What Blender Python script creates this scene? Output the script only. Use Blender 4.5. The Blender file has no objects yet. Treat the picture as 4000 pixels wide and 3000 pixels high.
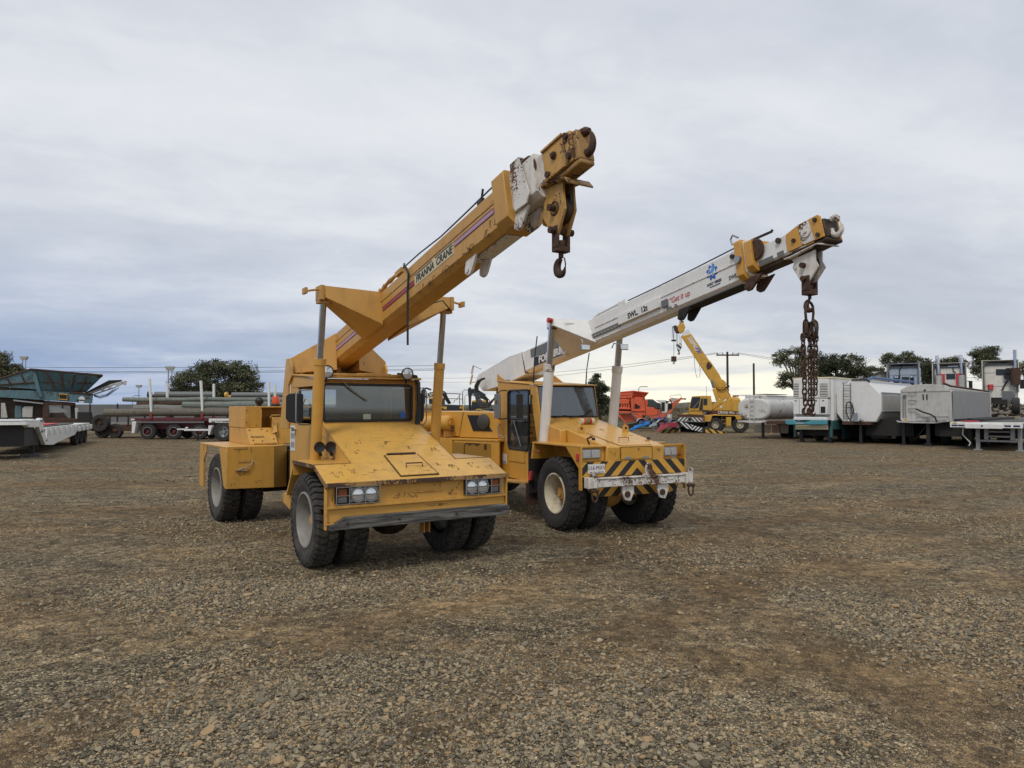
import bpy, math, random
import numpy as np
from mathutils import Vector, Matrix
sin, cos, pi, rad = math.sin, math.cos, math.pi, math.radians
random.seed(7); RNG = np.random.default_rng(11)
SC = bpy.context.scene
COL = SC.collection
# ---------------------------------------------------------------- camera
FPX, EYE = 2774.0, 1.8
PIT = math.atan(90/FPX)
cam_d = bpy.data.cameras.new('camera'); cam = bpy.data.objects.new('camera', cam_d); COL.objects.link(cam)
cam_d.sensor_width = 36; cam_d.lens = 36*FPX/4000; cam_d.clip_end = 5000; cam_d.clip_start = 0.05
cam.location = (0, 0, EYE); cam.rotation_euler = (pi/2+PIT, 0, 0)
SC.camera = cam
# ---------------------------------------------------------------- sky
SUN_EL, SUN_AZ = rad(52), rad(200)      # azimuth measured clockwise from +Y: the sun is behind the camera, veiled by cloud
W = bpy.data.worlds.new('World'); SC.world = W; W.use_nodes = True
nt = W.node_tree; nt.nodes.clear(); N = nt.nodes.new; L = nt.links.new
def mth(t, op, a, b=None, c=None):
    n = t.nodes.new('ShaderNodeMath'); n.operation = op
    for i, v in enumerate((a, b, c)):
        if v is None: continue
        if isinstance(v, (int, float)): n.inputs[i].default_value = v
        else: t.links.new(v, n.inputs[i])
    return n.outputs[0]
def ramp(t, fac, stops, interp='LINEAR'):
    n = t.nodes.new('ShaderNodeValToRGB'); n.color_ramp.interpolation = interp
    e = n.color_ramp.elements
    while len(e) < len(stops): e.new(0.5)
    for k, (p, c) in enumerate(stops):
        e[k].position = p; e[k].color = (c[0], c[1], c[2], 1) if not isinstance(c, (int, float)) else (c, c, c, 1)
    t.links.new(fac, n.inputs[0]); return n.outputs[0]
def mixc(t, fac, a, b, mode='MIX'):
    n = t.nodes.new('ShaderNodeMix'); n.data_type = 'RGBA'; n.blend_type = mode
    for i, v in ((0, fac), (6, a), (7, b)):
        if isinstance(v, (int, float)): n.inputs[i].default_value = v
        elif isinstance(v, tuple): n.inputs[i].default_value = (v[0], v[1], v[2], 1)
        else: t.links.new(v, n.inputs[i])
    return n.outputs[2]
def noise(t, vec, scale, detail=4, rough=.55, dist=0.0):
    n = t.nodes.new('ShaderNodeTexNoise'); n.inputs['Scale'].default_value = scale
    n.inputs['Detail'].default_value = detail; n.inputs['Roughness'].default_value = rough; n.inputs['Distortion'].default_value = dist
    t.links.new(vec, n.inputs['Vector']); return n.outputs[0]
def mapping(t, vec, sc=(1, 1, 1), loc=(0, 0, 0), rot=(0, 0, 0)):
    n = t.nodes.new('ShaderNodeMapping'); n.inputs['Scale'].default_value = sc; n.inputs['Location'].default_value = loc
    n.inputs['Rotation'].default_value = rot; t.links.new(vec, n.inputs['Vector']); return n.outputs[0]
tc = N('ShaderNodeTexCoord').outputs['Generated']
sp = N('ShaderNodeSeparateXYZ'); L(tc, sp.inputs[0]); dx, dy, dz = sp.outputs
zc = mth(nt, 'ADD', mth(nt, 'MAXIMUM', dz, 0.0), 0.20)
px = mth(nt, 'DIVIDE', dx, zc); py = mth(nt, 'DIVIDE', dy, zc)
cb = N('ShaderNodeCombineXYZ'); L(px, cb.inputs[0]); L(py, cb.inputs[1])
pv = mapping(nt, cb.outputs[0], (1, 1, 1), (3.1, 1.7, 0), (0, 0, rad(-18)))
pvs = mapping(nt, pv, (.6, 1.25, 1))
n1 = noise(nt, pvs, .75, 6, .5, .2)
n2 = noise(nt, pvs, 2.6, 5, .52, .3)
n3 = noise(nt, pv, 7.5, 6, .6, .8)
cl = mth(nt, 'ADD', mth(nt, 'ADD', mth(nt, 'MULTIPLY', n1, .62), mth(nt, 'MULTIPLY', n2, .28)), mth(nt, 'MULTIPLY', n3, .10))
cloud = ramp(nt, cl, [(.34, (.45, .49, .56)), (.43, (.54, .575, .64)), (.50, (.60, .63, .69)), (.57, (.68, .705, .75)), (.68, (.76, .78, .81))])
az = mth(nt, 'ARCTAN2', dx, dy)
# low cloud base: bluer and darker to the left, broken yellow light to the right
lowm = ramp(nt, dz, [(0, 1), (.05, .9), (.12, .4), (.24, 0)])
leftm = ramp(nt, mth(nt, 'ADD', mth(nt, 'MULTIPLY', az, .8), .5), [(0, 1), (.22, .85), (.42, .35), (.62, 0)])
lc = ramp(nt, cl, [(.36, (.17, .26, .46)), (.5, (.25, .35, .55)), (.60, (.42, .49, .66)), (.72, (.64, .68, .76))])
c1 = mixc(nt, mth(nt, 'MULTIPLY', lowm, leftm), cloud, lc)
low2 = ramp(nt, dz, [(0, .85), (.03, .75), (.12, .35), (.25, 0)])
ldark = ramp(nt, cl, [(.42, (.50, .54, .62)), (.5, (.64, .67, .70)), (.58, (.80, .80, .76)), (.66, (.88, .87, .80))])
c1 = mixc(nt, mth(nt, 'MULTIPLY', low2, mth(nt, 'SUBTRACT', 1.0, leftm)), c1, ldark)
gz = ramp(nt, dz, [(0, 1), (.03, .9), (.05, .45), (.08, .14), (.12, 0)])
ga = ramp(nt, mth(nt, 'ADD', az, .5), [(.28, 0), (.42, .25), (.60, .7), (.74, 1), (.90, 1), (1.0, .35)])
gpv = mapping(nt, tc, (2.2, 2.2, 26), (0, .3, .1))
gn = ramp(nt, noise(nt, gpv, 2.0, 4, .5, .4), [(.36, .15), (.52, 1)])
glow = mth(nt, 'MULTIPLY', mth(nt, 'MULTIPLY', gz, ga), gn)
c2 = mixc(nt, glow, c1, (1.08, 1.0, .78))
# under-horizon ground light
c3 = mixc(nt, ramp(nt, mth(nt, 'ADD', mth(nt, 'MULTIPLY', dz, 4.0), .5), [(.46, 1), (.5, 0)]), c2, (.16, .14, .11))
bgc = N('ShaderNodeBackground'); L(c3, bgc.inputs[0]); bgc.inputs[1].default_value = 1.12
sky = N('ShaderNodeTexSky'); sky.sky_type = 'NISHITA'; sky.sun_disc = False; sky.sun_elevation = SUN_EL; sky.sun_rotation = SUN_AZ
bgs = N('ShaderNodeBackground'); L(sky.outputs[0], bgs.inputs[0]); bgs.inputs[1].default_value = .08
mx = N('ShaderNodeMixShader'); mx.inputs[0].default_value = .95
L(bgs.outputs[0], mx.inputs[1]); L(bgc.outputs[0], mx.inputs[2])
wo = N('ShaderNodeOutputWorld'); L(mx.outputs[0], wo.inputs[0])
sl = bpy.data.lights.new('sun', 'SUN'); sl.energy = 1.5; sl.angle = rad(14); sl.color = (1, .95, .87)
so = bpy.data.objects.new('sun', sl); COL.objects.link(so)
sd = Vector((sin(SUN_AZ)*cos(SUN_EL), cos(SUN_AZ)*cos(SUN_EL), sin(SUN_EL)))
so.rotation_euler = sd.to_track_quat('Z', 'Y').to_euler()
SC.view_settings.view_transform = 'Standard'; SC.view_settings.look = 'None'
SC.view_settings.exposure = 0.0; SC.view_settings.gamma = 1.0
SC.cycles.max_bounces = 6; SC.cycles.transparent_max_bounces = 12
# ---------------------------------------------------------------- helpers
def ray(u, v):
    x = (u-2000)/FPX; y = -(v-1500)/FPX
    return Vector((x, cos(PIT)-y*sin(PIT), sin(PIT)+y*cos(PIT)))
def at(u, v, Y):
    r = ray(u, v); return Vector((0, 0, EYE))+r*(Y/r.y)
def gp(u, v, z=0.0):
    r = ray(u, v); return Vector((0, 0, EYE))+r*((z-EYE)/r.z)
class PX:
    "metres for a picture position on an upright plane through ground point O, turned by rot"
    def __init__(s, u0=None, d=None, rot=0.0, O=None):
        p = at(u0, 1590, d) if O is None else Vector((O[0], O[1], 0)); s.O = Vector((p.x, p.y, 0)); s.rot = rot
        s.x0, s.d = p.x, p.y; s.X = Vector((cos(rot), sin(rot), 0)); s.Y = Vector((-sin(rot), cos(rot), 0))
    def __call__(s, u, v, y=0.0):
        r = ray(u, v); E_ = Vector((0, 0, EYE)); t = (y-(E_-s.O).dot(s.Y))/r.dot(s.Y); p = E_+r*t
        return ((p-s.O).dot(s.X), p.z)
    def depth(s, u, x):
        "local y at which the side plane x crosses picture column u"
        r = ray(u, 1590); E_ = Vector((0, 0, EYE)); t = (x-(E_-s.O).dot(s.X))/r.dot(s.X); return ((E_+r*t)-s.O).dot(s.Y)
    def loc(s): return (s.O.x, s.O.y, 0)

def tag(o, label=None, cat=None, group=None, kind=None):
    if label: o['label'] = label
    if cat: o['category'] = cat
    if group: o['group'] = group
    if kind: o['kind'] = kind
    return o
def empty(name, label, cat, loc=(0, 0, 0), rz=0.0, group=None):
    o = bpy.data.objects.new(name, None); COL.objects.link(o); o.location = loc; o.rotation_euler = (0, 0, rz)
    o.empty_display_size = .2
    return tag(o, label, cat, group)
def newmesh(name, v, f, mats, mi=None, smooth=30):
    me = bpy.data.meshes.new(name); me.from_pydata(v, [], f)
    for m in (mats if isinstance(mats, (list, tuple)) else [mats]): me.materials.append(m)
    if mi is not None: me.polygons.foreach_set('material_index', mi)
    if smooth is not None:
        me.polygons.foreach_set('use_smooth', [True]*len(me.polygons))
        me.set_sharp_from_angle(angle=rad(smooth))
    me.update(); return me
class MB:
    def __init__(s, T=None): s.v = []; s.f = []; s.m = []; s.mi = 0; s.T = T
    def add(s, vs, fs):
        o = len(s.v); T = s.T
        for p in vs: s.v.append(tuple(T(*p)) if T else tuple(p))
        for f in fs: s.f.append(tuple(o+i for i in f)); s.m.append(s.mi)
        return s
    def hexa(s, p): return s.add(p, [(3, 2, 1, 0), (4, 5, 6, 7), (0, 1, 5, 4), (1, 2, 6, 5), (2, 3, 7, 6), (3, 0, 4, 7)])
    def box(s, x0, x1, y0, y1, z0, z1):
        return s.hexa([(x0, y0, z0), (x1, y0, z0), (x1, y1, z0), (x0, y1, z0), (x0, y0, z1), (x1, y0, z1), (x1, y1, z1), (x0, y1, z1)])
    def prism(s, pts, d):
        n = len(pts); d = Vector(d); q = [Vector(p) for p in pts]
        return s.add(q+[p+d for p in q], [tuple(range(n-1, -1, -1)), tuple(range(n, 2*n))]+[(i, (i+1) % n, n+(i+1) % n, n+i) for i in range(n)])
    def px(s, x0, x1, yz): return s.prism([(x0, y, z) for y, z in yz], (x1-x0, 0, 0))      # profile in y,z swept in x
    def py(s, y0, y1, xz): return s.prism([(x, y0, z) for x, z in xz], (0, y1-y0, 0))      # profile in x,z swept in y
    def pz(s, z0, z1, xy): return s.prism([(x, y, z0) for x, y in xy], (0, 0, z1-z0))
    def tube(s, path, r, n=8, closed=False):
        P = [Vector(p) for p in path]; m = len(P); rings = []
        up = None
        for i, p in enumerate(P):
            a = P[i-1] if (i or closed) else p; b = P[(i+1) % m] if (i < m-1 or closed) else p
            t = (b-a).normalized() if (b-a).length > 1e-9 else Vector((0, 0, 1))
            if up is None:
                up = Vector((0, 0, 1)) if abs(t.z) < .9 else Vector((1, 0, 0))
            u = (up-t*up.dot(t)).normalized(); w = t.cross(u); up = u
            rr = r[i] if isinstance(r, (list, tuple)) else r
            rings.append([p+(u*cos(k*2*pi/n)+w*sin(k*2*pi/n))*rr for k in range(n)])
        vs = [q for g in rings for q in g]; fs = []
        for i in range(m if closed else m-1):
            j = (i+1) % m
            fs += [(i*n+k, i*n+(k+1) % n, j*n+(k+1) % n, j*n+k) for k in range(n)]
        if not closed: fs += [tuple(range(n-1, -1, -1)), tuple(range((m-1)*n, m*n))]
        return s.add(vs, fs)
    def cyl(s, a, b, r, n=16): return s.tube([a, b], r, n)
    def lathe(s, prof, n=32, axis='x', c=(0, 0, 0), closed=False):
        "prof: (radius, position along the axis)"
        vs = []
        for r, h in prof:
            for k in range(n):
                a = 2*pi*k/n; u, w = r*cos(a), r*sin(a)
                q = (h, u, w) if axis == 'x' else ((u, h, w) if axis == 'y' else (u, w, h))
                vs.append((q[0]+c[0], q[1]+c[1], q[2]+c[2]))
        m = len(prof); fs = []
        for i in range(m if closed else m-1):
            j = (i+1) % m
            fs += [(i*n+k, i*n+(k+1) % n, j*n+(k+1) % n, j*n+k) for k in range(n)]
        return s.add(vs, fs)
    def ball(s, c, r, n=10, sc=(1, 1, 1)):
        vs = []; fs = []
        m = n//2+1
        for i in range(m+1):
            t = pi*i/m
            for k in range(n): vs.append((c[0]+r*sc[0]*sin(t)*cos(2*pi*k/n), c[1]+r*sc[1]*sin(t)*sin(2*pi*k/n), c[2]+r*sc[2]*cos(t)))
        for i in range(m): fs += [(i*n+k, i*n+(k+1) % n, (i+1)*n+(k+1) % n, (i+1)*n+k) for k in range(n)]
        return s.add(vs, fs)
    def build(s, name, mats, parent=None, bevel=0.0, loc=None, rz=0.0, label=None, smooth=30, recalc=True, rot=None):
        me = newmesh(name, s.v, s.f, mats, s.m, None)
        if recalc:
            import bmesh
            bm = bmesh.new(); bm.from_mesh(me); bmesh.ops.remove_doubles(bm, verts=bm.verts, dist=1e-5)
            bmesh.ops.recalc_face_normals(bm, faces=bm.faces); bm.to_mesh(me); bm.free()
        me.polygons.foreach_set('use_smooth', [True]*len(me.polygons)); me.set_sharp_from_angle(angle=rad(smooth))
        o = bpy.data.objects.new(name, me); COL.objects.link(o)
        if parent: o.parent = parent
        if loc: o.location = loc
        if rz: o.rotation_euler = (0, 0, rz)
        if rot: o.rotation_euler = rot
        if bevel:
            b = o.modifiers.new('bevel', 'BEVEL'); b.width = bevel; b.segments = 2; b.limit_method = 'ANGLE'; b.angle_limit = rad(35)
        if label: o['label'] = label
        return o
def one(name, mats, parent, fn, **k):
    m = MB(k.pop('T', None)); fn(m); return m.build(name, mats, parent, **k)
def kids(o): return [c for c in bpy.data.objects if c.parent == o]
def copy_tree(o, parent=None, cache=None):
    if cache is None:
        cache = {}
        for c in bpy.data.objects:
            if c.parent: cache.setdefault(c.parent.name, []).append(c)
    c = o.copy(); COL.objects.link(c); c.parent = parent
    for ch in cache.get(o.name, []): copy_tree(ch, c, cache)
    return c
def text(name, s, size, M, mat, parent=None, shear=0.0, bold=0.0, ext=.0015, align='CENTER', sx=1.0):
    cu = bpy.data.curves.new(name, 'FONT'); cu.body = s; cu.size = size; cu.shear = shear; cu.offset = bold; cu.extrude = ext
    cu.align_x = align; cu.align_y = 'CENTER'; cu.resolution_u = 3
    tmp = bpy.data.objects.new(name, cu); COL.objects.link(tmp)
    bpy.context.view_layer.update()
    me = bpy.data.meshes.new_from_object(tmp.evaluated_get(bpy.context.evaluated_depsgraph_get()))
    bpy.data.objects.remove(tmp)
    me.name = name; me.materials.clear(); me.materials.append(mat)
    for v in me.vertices: v.co.x *= sx
    me.transform(M)
    o = bpy.data.objects.new(name, me); COL.objects.link(o)
    if parent: o.parent = parent
    return o
def frameM(o, X, Y):
    X = Vector(X).normalized(); Y = Vector(Y).normalized(); Z = X.cross(Y)
    return Matrix(((X.x, Y.x, Z.x, o[0]), (X.y, Y.y, Z.y, o[1]), (X.z, Y.z, Z.z, o[2]), (0, 0, 0, 1)))
# ---------------------------------------------------------------- materials
def nmat(name):
    m = bpy.data.materials.new(name); m.use_nodes = True; t = m.node_tree
    b = t.nodes['Principled BSDF']; return m, t, b
def objc(t):
    return t.nodes.new('ShaderNodeTexCoord').outputs['Object']
def bump(t, b, h, dist=.004, strength=1.0):
    n = t.nodes.new('ShaderNodeBump'); n.inputs['Distance'].default_value = dist; n.inputs['Strength'].default_value = strength
    t.links.new(h, n.inputs['Height']); t.links.new(n.outputs[0], b.inputs['Normal'])
def paint(name, c, grime=.5, chips=.5, rough=.42, scale=1.0, dirt=(.16, .11, .06), rust=(.10, .045, .02), scratch=.0, fade=.25, edge=0.0):
    m, t, b = nmat(name); v = objc(t)
    big = noise(t, v, 1.3*scale, 5, .6)
    col = mixc(t, mth(t, 'MULTIPLY', big, fade), c, tuple(min(1, x*.55+.22*max(c)) for x in c))
    st = noise(t, mapping(t, v, (9*scale, 9*scale, 1.1*scale)), 1.0, 4, .6)      # rain streaks
    g = ramp(t, st, [(.48, 0), (.72, 1)])
    col = mixc(t, mth(t, 'MULTIPLY', g, .45*grime), col, dirt)
    g2 = ramp(t, noise(t, v, 4.5*scale, 6, .7), [(.5, 0), (.75, 1)])
    col = mixc(t, mth(t, 'MULTIPLY', g2, .55*grime), col, dirt)
    fine = noise(t, v, 26*scale, 5, .7); msk = noise(t, v, 2.1*scale, 3, .5)
    k = mth(t, 'ADD', mth(t, 'MULTIPLY', fine, .75), mth(t, 'MULTIPLY', msk, .95))
    th = 1.10-.085*chips
    ch = ramp(t, k, [(th, 0), (th+.012, 1)])
    if scratch:
        sc = noise(t, mapping(t, v, (3, 42, 42), (0, 0, 0), (.3, .6, .5)), 1.0, 3, .6)
        sc2 = noise(t, mapping(t, v, (38, 5, 38), (2, 1, 0), (.2, -.5, -.9)), 1.0, 3, .6)
        s1 = ramp(t, mth(t, 'MAXIMUM', sc, sc2), [(.72-.03*scratch, 0), (.745-.03*scratch, 1)])
        ms = ramp(t, noise(t, v, 2.6, 2, .5), [(.46, 0), (.56, 1)])
        ch = mth(t, 'MAXIMUM', ch, mth(t, 'MULTIPLY', mth(t, 'MULTIPLY', s1, ms), .85))
    if edge:
        bv = t.nodes.new('ShaderNodeBevel'); bv.samples = 4; bv.inputs['Radius'].default_value = .014
        gn_ = t.nodes.new('ShaderNodeNewGeometry'); dt = t.nodes.new('ShaderNodeVectorMath'); dt.operation = 'DOT_PRODUCT'
        t.links.new(bv.outputs[0], dt.inputs[0]); t.links.new(gn_.outputs['Normal'], dt.inputs[1])
        ed = mth(t, 'MULTIPLY', mth(t, 'SUBTRACT', 1.0, dt.outputs['Value']), 5.0)
        em_ = ramp(t, mth(t, 'ADD', noise(t, v, 17, 5, .7), mth(t, 'MULTIPLY', mth(t, 'MINIMUM', ed, 1.0), .10*edge)), [(.585, 0), (.60, 1)])
        ch = mth(t, 'MAXIMUM', ch, mth(t, 'MULTIPLY', em_, mth(t, 'MINIMUM', mth(t, 'MULTIPLY', ed, 1.5), 1.0)))
    col = mixc(t, ch, col, rust)
    t.links.new(col, b.inputs['Base Color'])
    t.links.new(mth(t, 'ADD', mth(t, 'MULTIPLY', big, .25), mth(t, 'ADD', mth(t, 'MULTIPLY', ch, .35), rough-.12)), b.inputs['Roughness'])
    bump(t, b, mth(t, 'ADD', mth(t, 'MULTIPLY', ch, -1), mth(t, 'MULTIPLY', noise(t, v, 3*scale, 2, .5), 1.4)), .003)
    return m
def rustm(name, c1=(.045, .03, .022), c2=(.17, .075, .03), rough=.8, sc=14):
    m, t, b = nmat(name); v = objc(t)
    n = noise(t, v, sc, 6, .7)
    t.links.new(ramp(t, n, [(.35, c1), (.6, c2), (.75, tuple(x*1.5 for x in c2))]), b.inputs['Base Color'])
    b.inputs['Roughness'].default_value = rough; b.inputs['Metallic'].default_value = .2
    bump(t, b, n, .004); return m
def simple(name, c, rough=.6, metal=0.0, var=.25, sc=8, trans=0.0, emit=None, alpha=None):
    m, t, b = nmat(name); v = objc(t)
    n = noise(t, v, sc, 5, .65)
    t.links.new(mixc(t, mth(t, 'MULTIPLY', n, var*2), c, tuple(x*.45 for x in c)), b.inputs['Base Color'])
    b.inputs['Roughness'].default_value = rough; b.inputs['Metallic'].default_value = metal
    if trans: b.inputs['Transmission Weight'].default_value = trans
    if emit: b.inputs['Emission Color'].default_value = (*c, 1); b.inputs['Emission Strength'].default_value = emit
    return m
def glassm(name, tint=(.75, .8, .8), refl=.25, rough=.03):
    m = bpy.data.materials.new(name); m.use_nodes = True; t = m.node_tree; t.nodes.clear()
    tr = t.nodes.new('ShaderNodeBsdfTransparent'); tr.inputs[0].default_value = (*tint, 1)
    gl = t.nodes.new('ShaderNodeBsdfGlossy'); gl.inputs['Roughness'].default_value = rough; gl.inputs[0].default_value = (.9, .95, 1, 1)
    df = t.nodes.new('ShaderNodeBsdfDiffuse'); df.inputs[0].default_value = (.35, .34, .32, 1)
    fr = t.nodes.new('ShaderNodeFresnel'); fr.inputs[0].default_value = 1.5
    f = mth(t, 'ADD', fr.outputs[0], refl*.3)
    m1 = t.nodes.new('ShaderNodeMixShader'); t.links.new(f, m1.inputs[0]); t.links.new(tr.outputs[0], m1.inputs[1]); t.links.new(gl.outputs[0], m1.inputs[2])
    m2 = t.nodes.new('ShaderNodeMixShader'); v = objc(t)
    t.links.new(mth(t, 'MULTIPLY', noise(t, v, 3, 5, .6), refl*.55), m2.inputs[0]); t.links.new(m1.outputs[0], m2.inputs[1]); t.links.new(df.outputs[0], m2.inputs[2])
    o = t.nodes.new('ShaderNodeOutputMaterial'); t.links.new(m2.outputs[0], o.inputs[0]); return m
def rubber(name, dusty=.5):
    m, t, b = nmat(name); v = objc(t)
    n = noise(t, v, 9, 6, .65); n2 = noise(t, v, 60, 3, .6)
    t.links.new(mixc(t, mth(t, 'MULTIPLY', ramp(t, n, [(.35, 0), (.7, 1)]), dusty), (.018, .018, .019), (.105, .09, .072)), b.inputs['Base Color'])
    b.inputs['Roughness'].default_value = .82; bump(t, b, n2, .002); return m
def planks(name):
    m, t, b = nmat(name); v = objc(t)
    n = noise(t, mapping(t, v, (2.2, 30, 30)), 1.0, 6, .65, .6); n2 = noise(t, v, 2.5, 3, .5)
    c = ramp(t, n, [(.34, (.010, .010, .010)), (.46, (.07, .067, .062)), (.56, (.17, .16, .15)), (.7, (.28, .265, .24))])
    t.links.new(mixc(t, mth(t, 'MULTIPLY', n2, .6), c, (.05, .048, .045)), b.inputs['Base Color'])
    b.inputs['Roughness'].default_value = .9; bump(t, b, n, .012); return m
def stripes(name, c1, c2, ax, per, duty=.5, slope=1.0, vert='z', mirror=None, grime=.3):
    "diagonal stripes painted across a board: ax is the board's long axis"
    m, t, b = nmat(name); v = objc(t); s = t.nodes.new('ShaderNodeSeparateXYZ'); t.links.new(v, s.inputs[0])
    a = s.outputs['xyz'.index(ax)]; h = s.outputs['xyz'.index(vert)]
    if mirror is not None: a = mth(t, 'ABSOLUTE', mth(t, 'SUBTRACT', a, mirror))
    q = mth(t, 'FRACT', mth(t, 'DIVIDE', mth(t, 'ADD', a, mth(t, 'MULTIPLY', h, slope)), per))
    k = mth(t, 'GREATER_THAN', q, duty)
    col = mixc(t, k, c1, c2)
    g = ramp(t, noise(t, v, 7, 6, .7), [(.45, 0), (.75, 1)])
    col = mixc(t, mth(t, 'MULTIPLY', g, grime), col, (.12, .09, .06))
    t.links.new(col, b.inputs['Base Color']); b.inputs['Roughness'].default_value = .5; return m
M = {}
M['yel'] = paint('faded_yellow_paint', (.63, .325, .042), .55, .4, .42, scratch=.55, fade=.35, dirt=(.25, .15, .06), edge=.8)
M['yelhood'] = paint('scratched_hood_paint', (.67, .37, .058), .6, .9, .36, scratch=2.0, fade=.28, dirt=(.28, .17, .07), edge=1.2)
M['yelboom'] = paint('boom_yellow_paint', (.55, .285, .050), .6, .9, .45, scratch=1.1, fade=.25, dirt=(.24, .14, .06), edge=1.0)
M['yelrust'] = paint('chipped_yellow_paint', (.56, .29, .06), .8, 1.1, .55, scale=1.6, rust=(.10, .045, .025), edge=1.6)
M['headrust'] = paint('worn_head_paint', (.56, .30, .06), 1.0, 1.6, .55, scale=1.8, rust=(.11, .05, .03), edge=1.8)
M['liprust'] = paint('rusted_edge_paint', (.40, .22, .06), 1.0, 2.6, .6, scale=1.4, rust=(.07, .04, .028), edge=2.0)
M['yel2'] = paint('orange_yellow_paint', (.62, .31, .034), .4, .25, .36, scratch=.2, fade=.22, dirt=(.26, .15, .05), edge=.7)
M['yel2h'] = paint('bonnet_yellow_paint', (.66, .345, .045), .5, .4, .3, scratch=.5, fade=.35, dirt=(.3, .18, .07))
M['white'] = paint('white_crane_paint', (.78, .78, .76), .3, .35, .38, dirt=(.34, .29, .22), rust=(.13, .06, .03), fade=.1, edge=.7)
M['whiterust'] = paint('chipped_white_paint', (.74, .71, .66), .9, 1.5, .5, scale=1.5, dirt=(.3, .2, .13), rust=(.11, .05, .025), edge=1.8)
M['rust'] = rustm('rusty_steel', (.03, .022, .018), (.10, .05, .028))
M['drust'] = rustm('dark_greasy_steel', (.018, .015, .013), (.07, .04, .025), .6)
M['rustred'] = rustm('red_brown_rust', (.04, .026, .02), (.105, .052, .032))
M['dark'] = simple('dark_underbody', (.022, .02, .018), .8, 0, .3)
M['black'] = simple('black_plastic', (.012, .012, .013), .45, 0, .2)
M['hose'] = simple('black_hose_rubber', (.015, .015, .016), .55)
M['tyre'] = rubber('dusty_tyre_rubber', .75)
M['tyre2'] = rubber('dark_tyre_rubber', .3)
M['rimg'] = paint('grey_rim_paint', (.27, .26, .235), .8, .9, .55, scale=2.5, dirt=(.2, .15, .1))
M['rimc'] = paint('cream_rim_paint', (.62, .56, .42), .9, 1.3, .5, scale=2.2, dirt=(.2, .14, .09))
M['chrome'] = simple('chromed_rod', (.62, .63, .65), .16, 1.0, .08)
M['steel'] = simple('galvanised_steel', (.42, .43, .43), .38, .85, .2)
M['lens'] = simple('lamp_lens', (.72, .76, .80), .08, .55, .12, 20)
M['amber'] = simple('amber_lens', (.28, .08, .025), .25)
M['red'] = simple('red_lens', (.5, .03, .02), .25)
M['timber'] = planks('weathered_timber')
M['glass'] = glassm('windscreen_glass', (.80, .84, .85), .18)
M['dglass'] = glassm('tinted_glass', (.45, .5, .5), .3)
M['pinkline'] = simple('faded_pink_line', (.52, .30, .42), .5)
M['redline'] = simple('red_line', (.42, .06, .08), .5)
M['dkline'] = simple('dark_blue_line', (.02, .03, .08), .5)
M['cream'] = simple('cream_decal', (.62, .55, .36), .5, 0, .1)
M['blackp'] = simple('black_paint', (.012, .012, .014), .5, 0, .1)
M['whitep'] = simple('white_decal', (.72, .72, .71), .45, 0, .08)
M['redp'] = simple('red_decal', (.6, .05, .06), .45, 0, .08)
M['bluep'] = simple('blue_decal', (.03, .12, .5), .45, 0, .1)
M['lblue'] = simple('light_blue_decal', (.08, .35, .8), .45, 0, .1)
M['greyp'] = simple('grey_patch', (.16, .17, .17), .5)
M['fabric'] = simple('seat_vinyl', (.02, .02, .022), .7)
M['hzY'] = stripes('hazard_stripes', (.62, .33, .04), (.014, .014, .015), 'x', .235, .5, 1.0, mirror=.93)
# ================================================================ wheels
def tyre_mb(R, w, rr, lugs=46, depth=.020, style='bar'):
    m = MB(); h = w/2
    pr = [(rr, -h*.62), (rr+.02, -h*.80), (rr+.09, -h*.98), (R-.13, -h*1.0), (R-.055, -h*.95), (R-.012-depth, -h*.80), (R-depth, -h*.5), (R-depth, h*.5), (R-.012-depth, h*.80),
          (R-.055, h*.95), (R-.13, h*1.0), (rr+.09, h*.98), (rr+.02, h*.80), (rr, h*.62)]
    m.lathe(pr, 72, 'x', closed=True)
    for side in (-1, 1):
        for k in range(lugs):
            a0 = 2*pi*(k+(.5 if side > 0 else 0))/lugs; wa = 2*pi/lugs*(.60 if style != 'bar' else .54)
            if style == 'bar': segs = [(1.03, .80, -.10, .0), (.80, .34, .0, .22), (.34, .04, .22, .05)]
            else: segs = [(.98, .76, 0, .22), (.76, .50, .22, -.05), (.50, .26, -.05, .22), (.26, .03, .22, 0)]
            for (xa, xb, sa, sb) in segs:
                def P(x, da, up):
                    if x > .9: rad_, = (R-.05,)
                    elif x > .7: rad_, = (R-.006,)
                    else: rad_, = (R,)
                    rad_ = rad_ if up else rad_-depth-.02
                    a = a0+da
                    return (side*h*x, rad_*cos(a), rad_*sin(a))
                q = 2*pi/lugs
                m.hexa([P(xa, sa*q-wa/2, 0), P(xb, sb*q-wa/2, 0), P(xb, sb*q+wa/2, 0), P(xa, sa*q+wa/2, 0),
                        P(xa, sa*q-wa/2, 1), P(xb, sb*q-wa/2, 1), P(xb, sb*q+wa/2, 1), P(xa, sa*q+wa/2, 1)])
    return m
def rim_outer(rr, w, deep, hubmat=1, yellow=False):
    "outer wheel of a pair: the dish opens towards -x and its disc lies deep"
    m = MB(); h = w/2
    m.lathe([(rr+.012, -h*.62), (rr+.016, -h*.86), (rr-.004, -h*.90), (rr-.014, -h*.70), (rr-.03, -h*.3), (rr-.036, h*.5), (rr-.045, deep), (rr*.55, deep-.012), (rr*.5, deep+.02), (.0, deep+.02)], 48)
    return m
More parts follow.
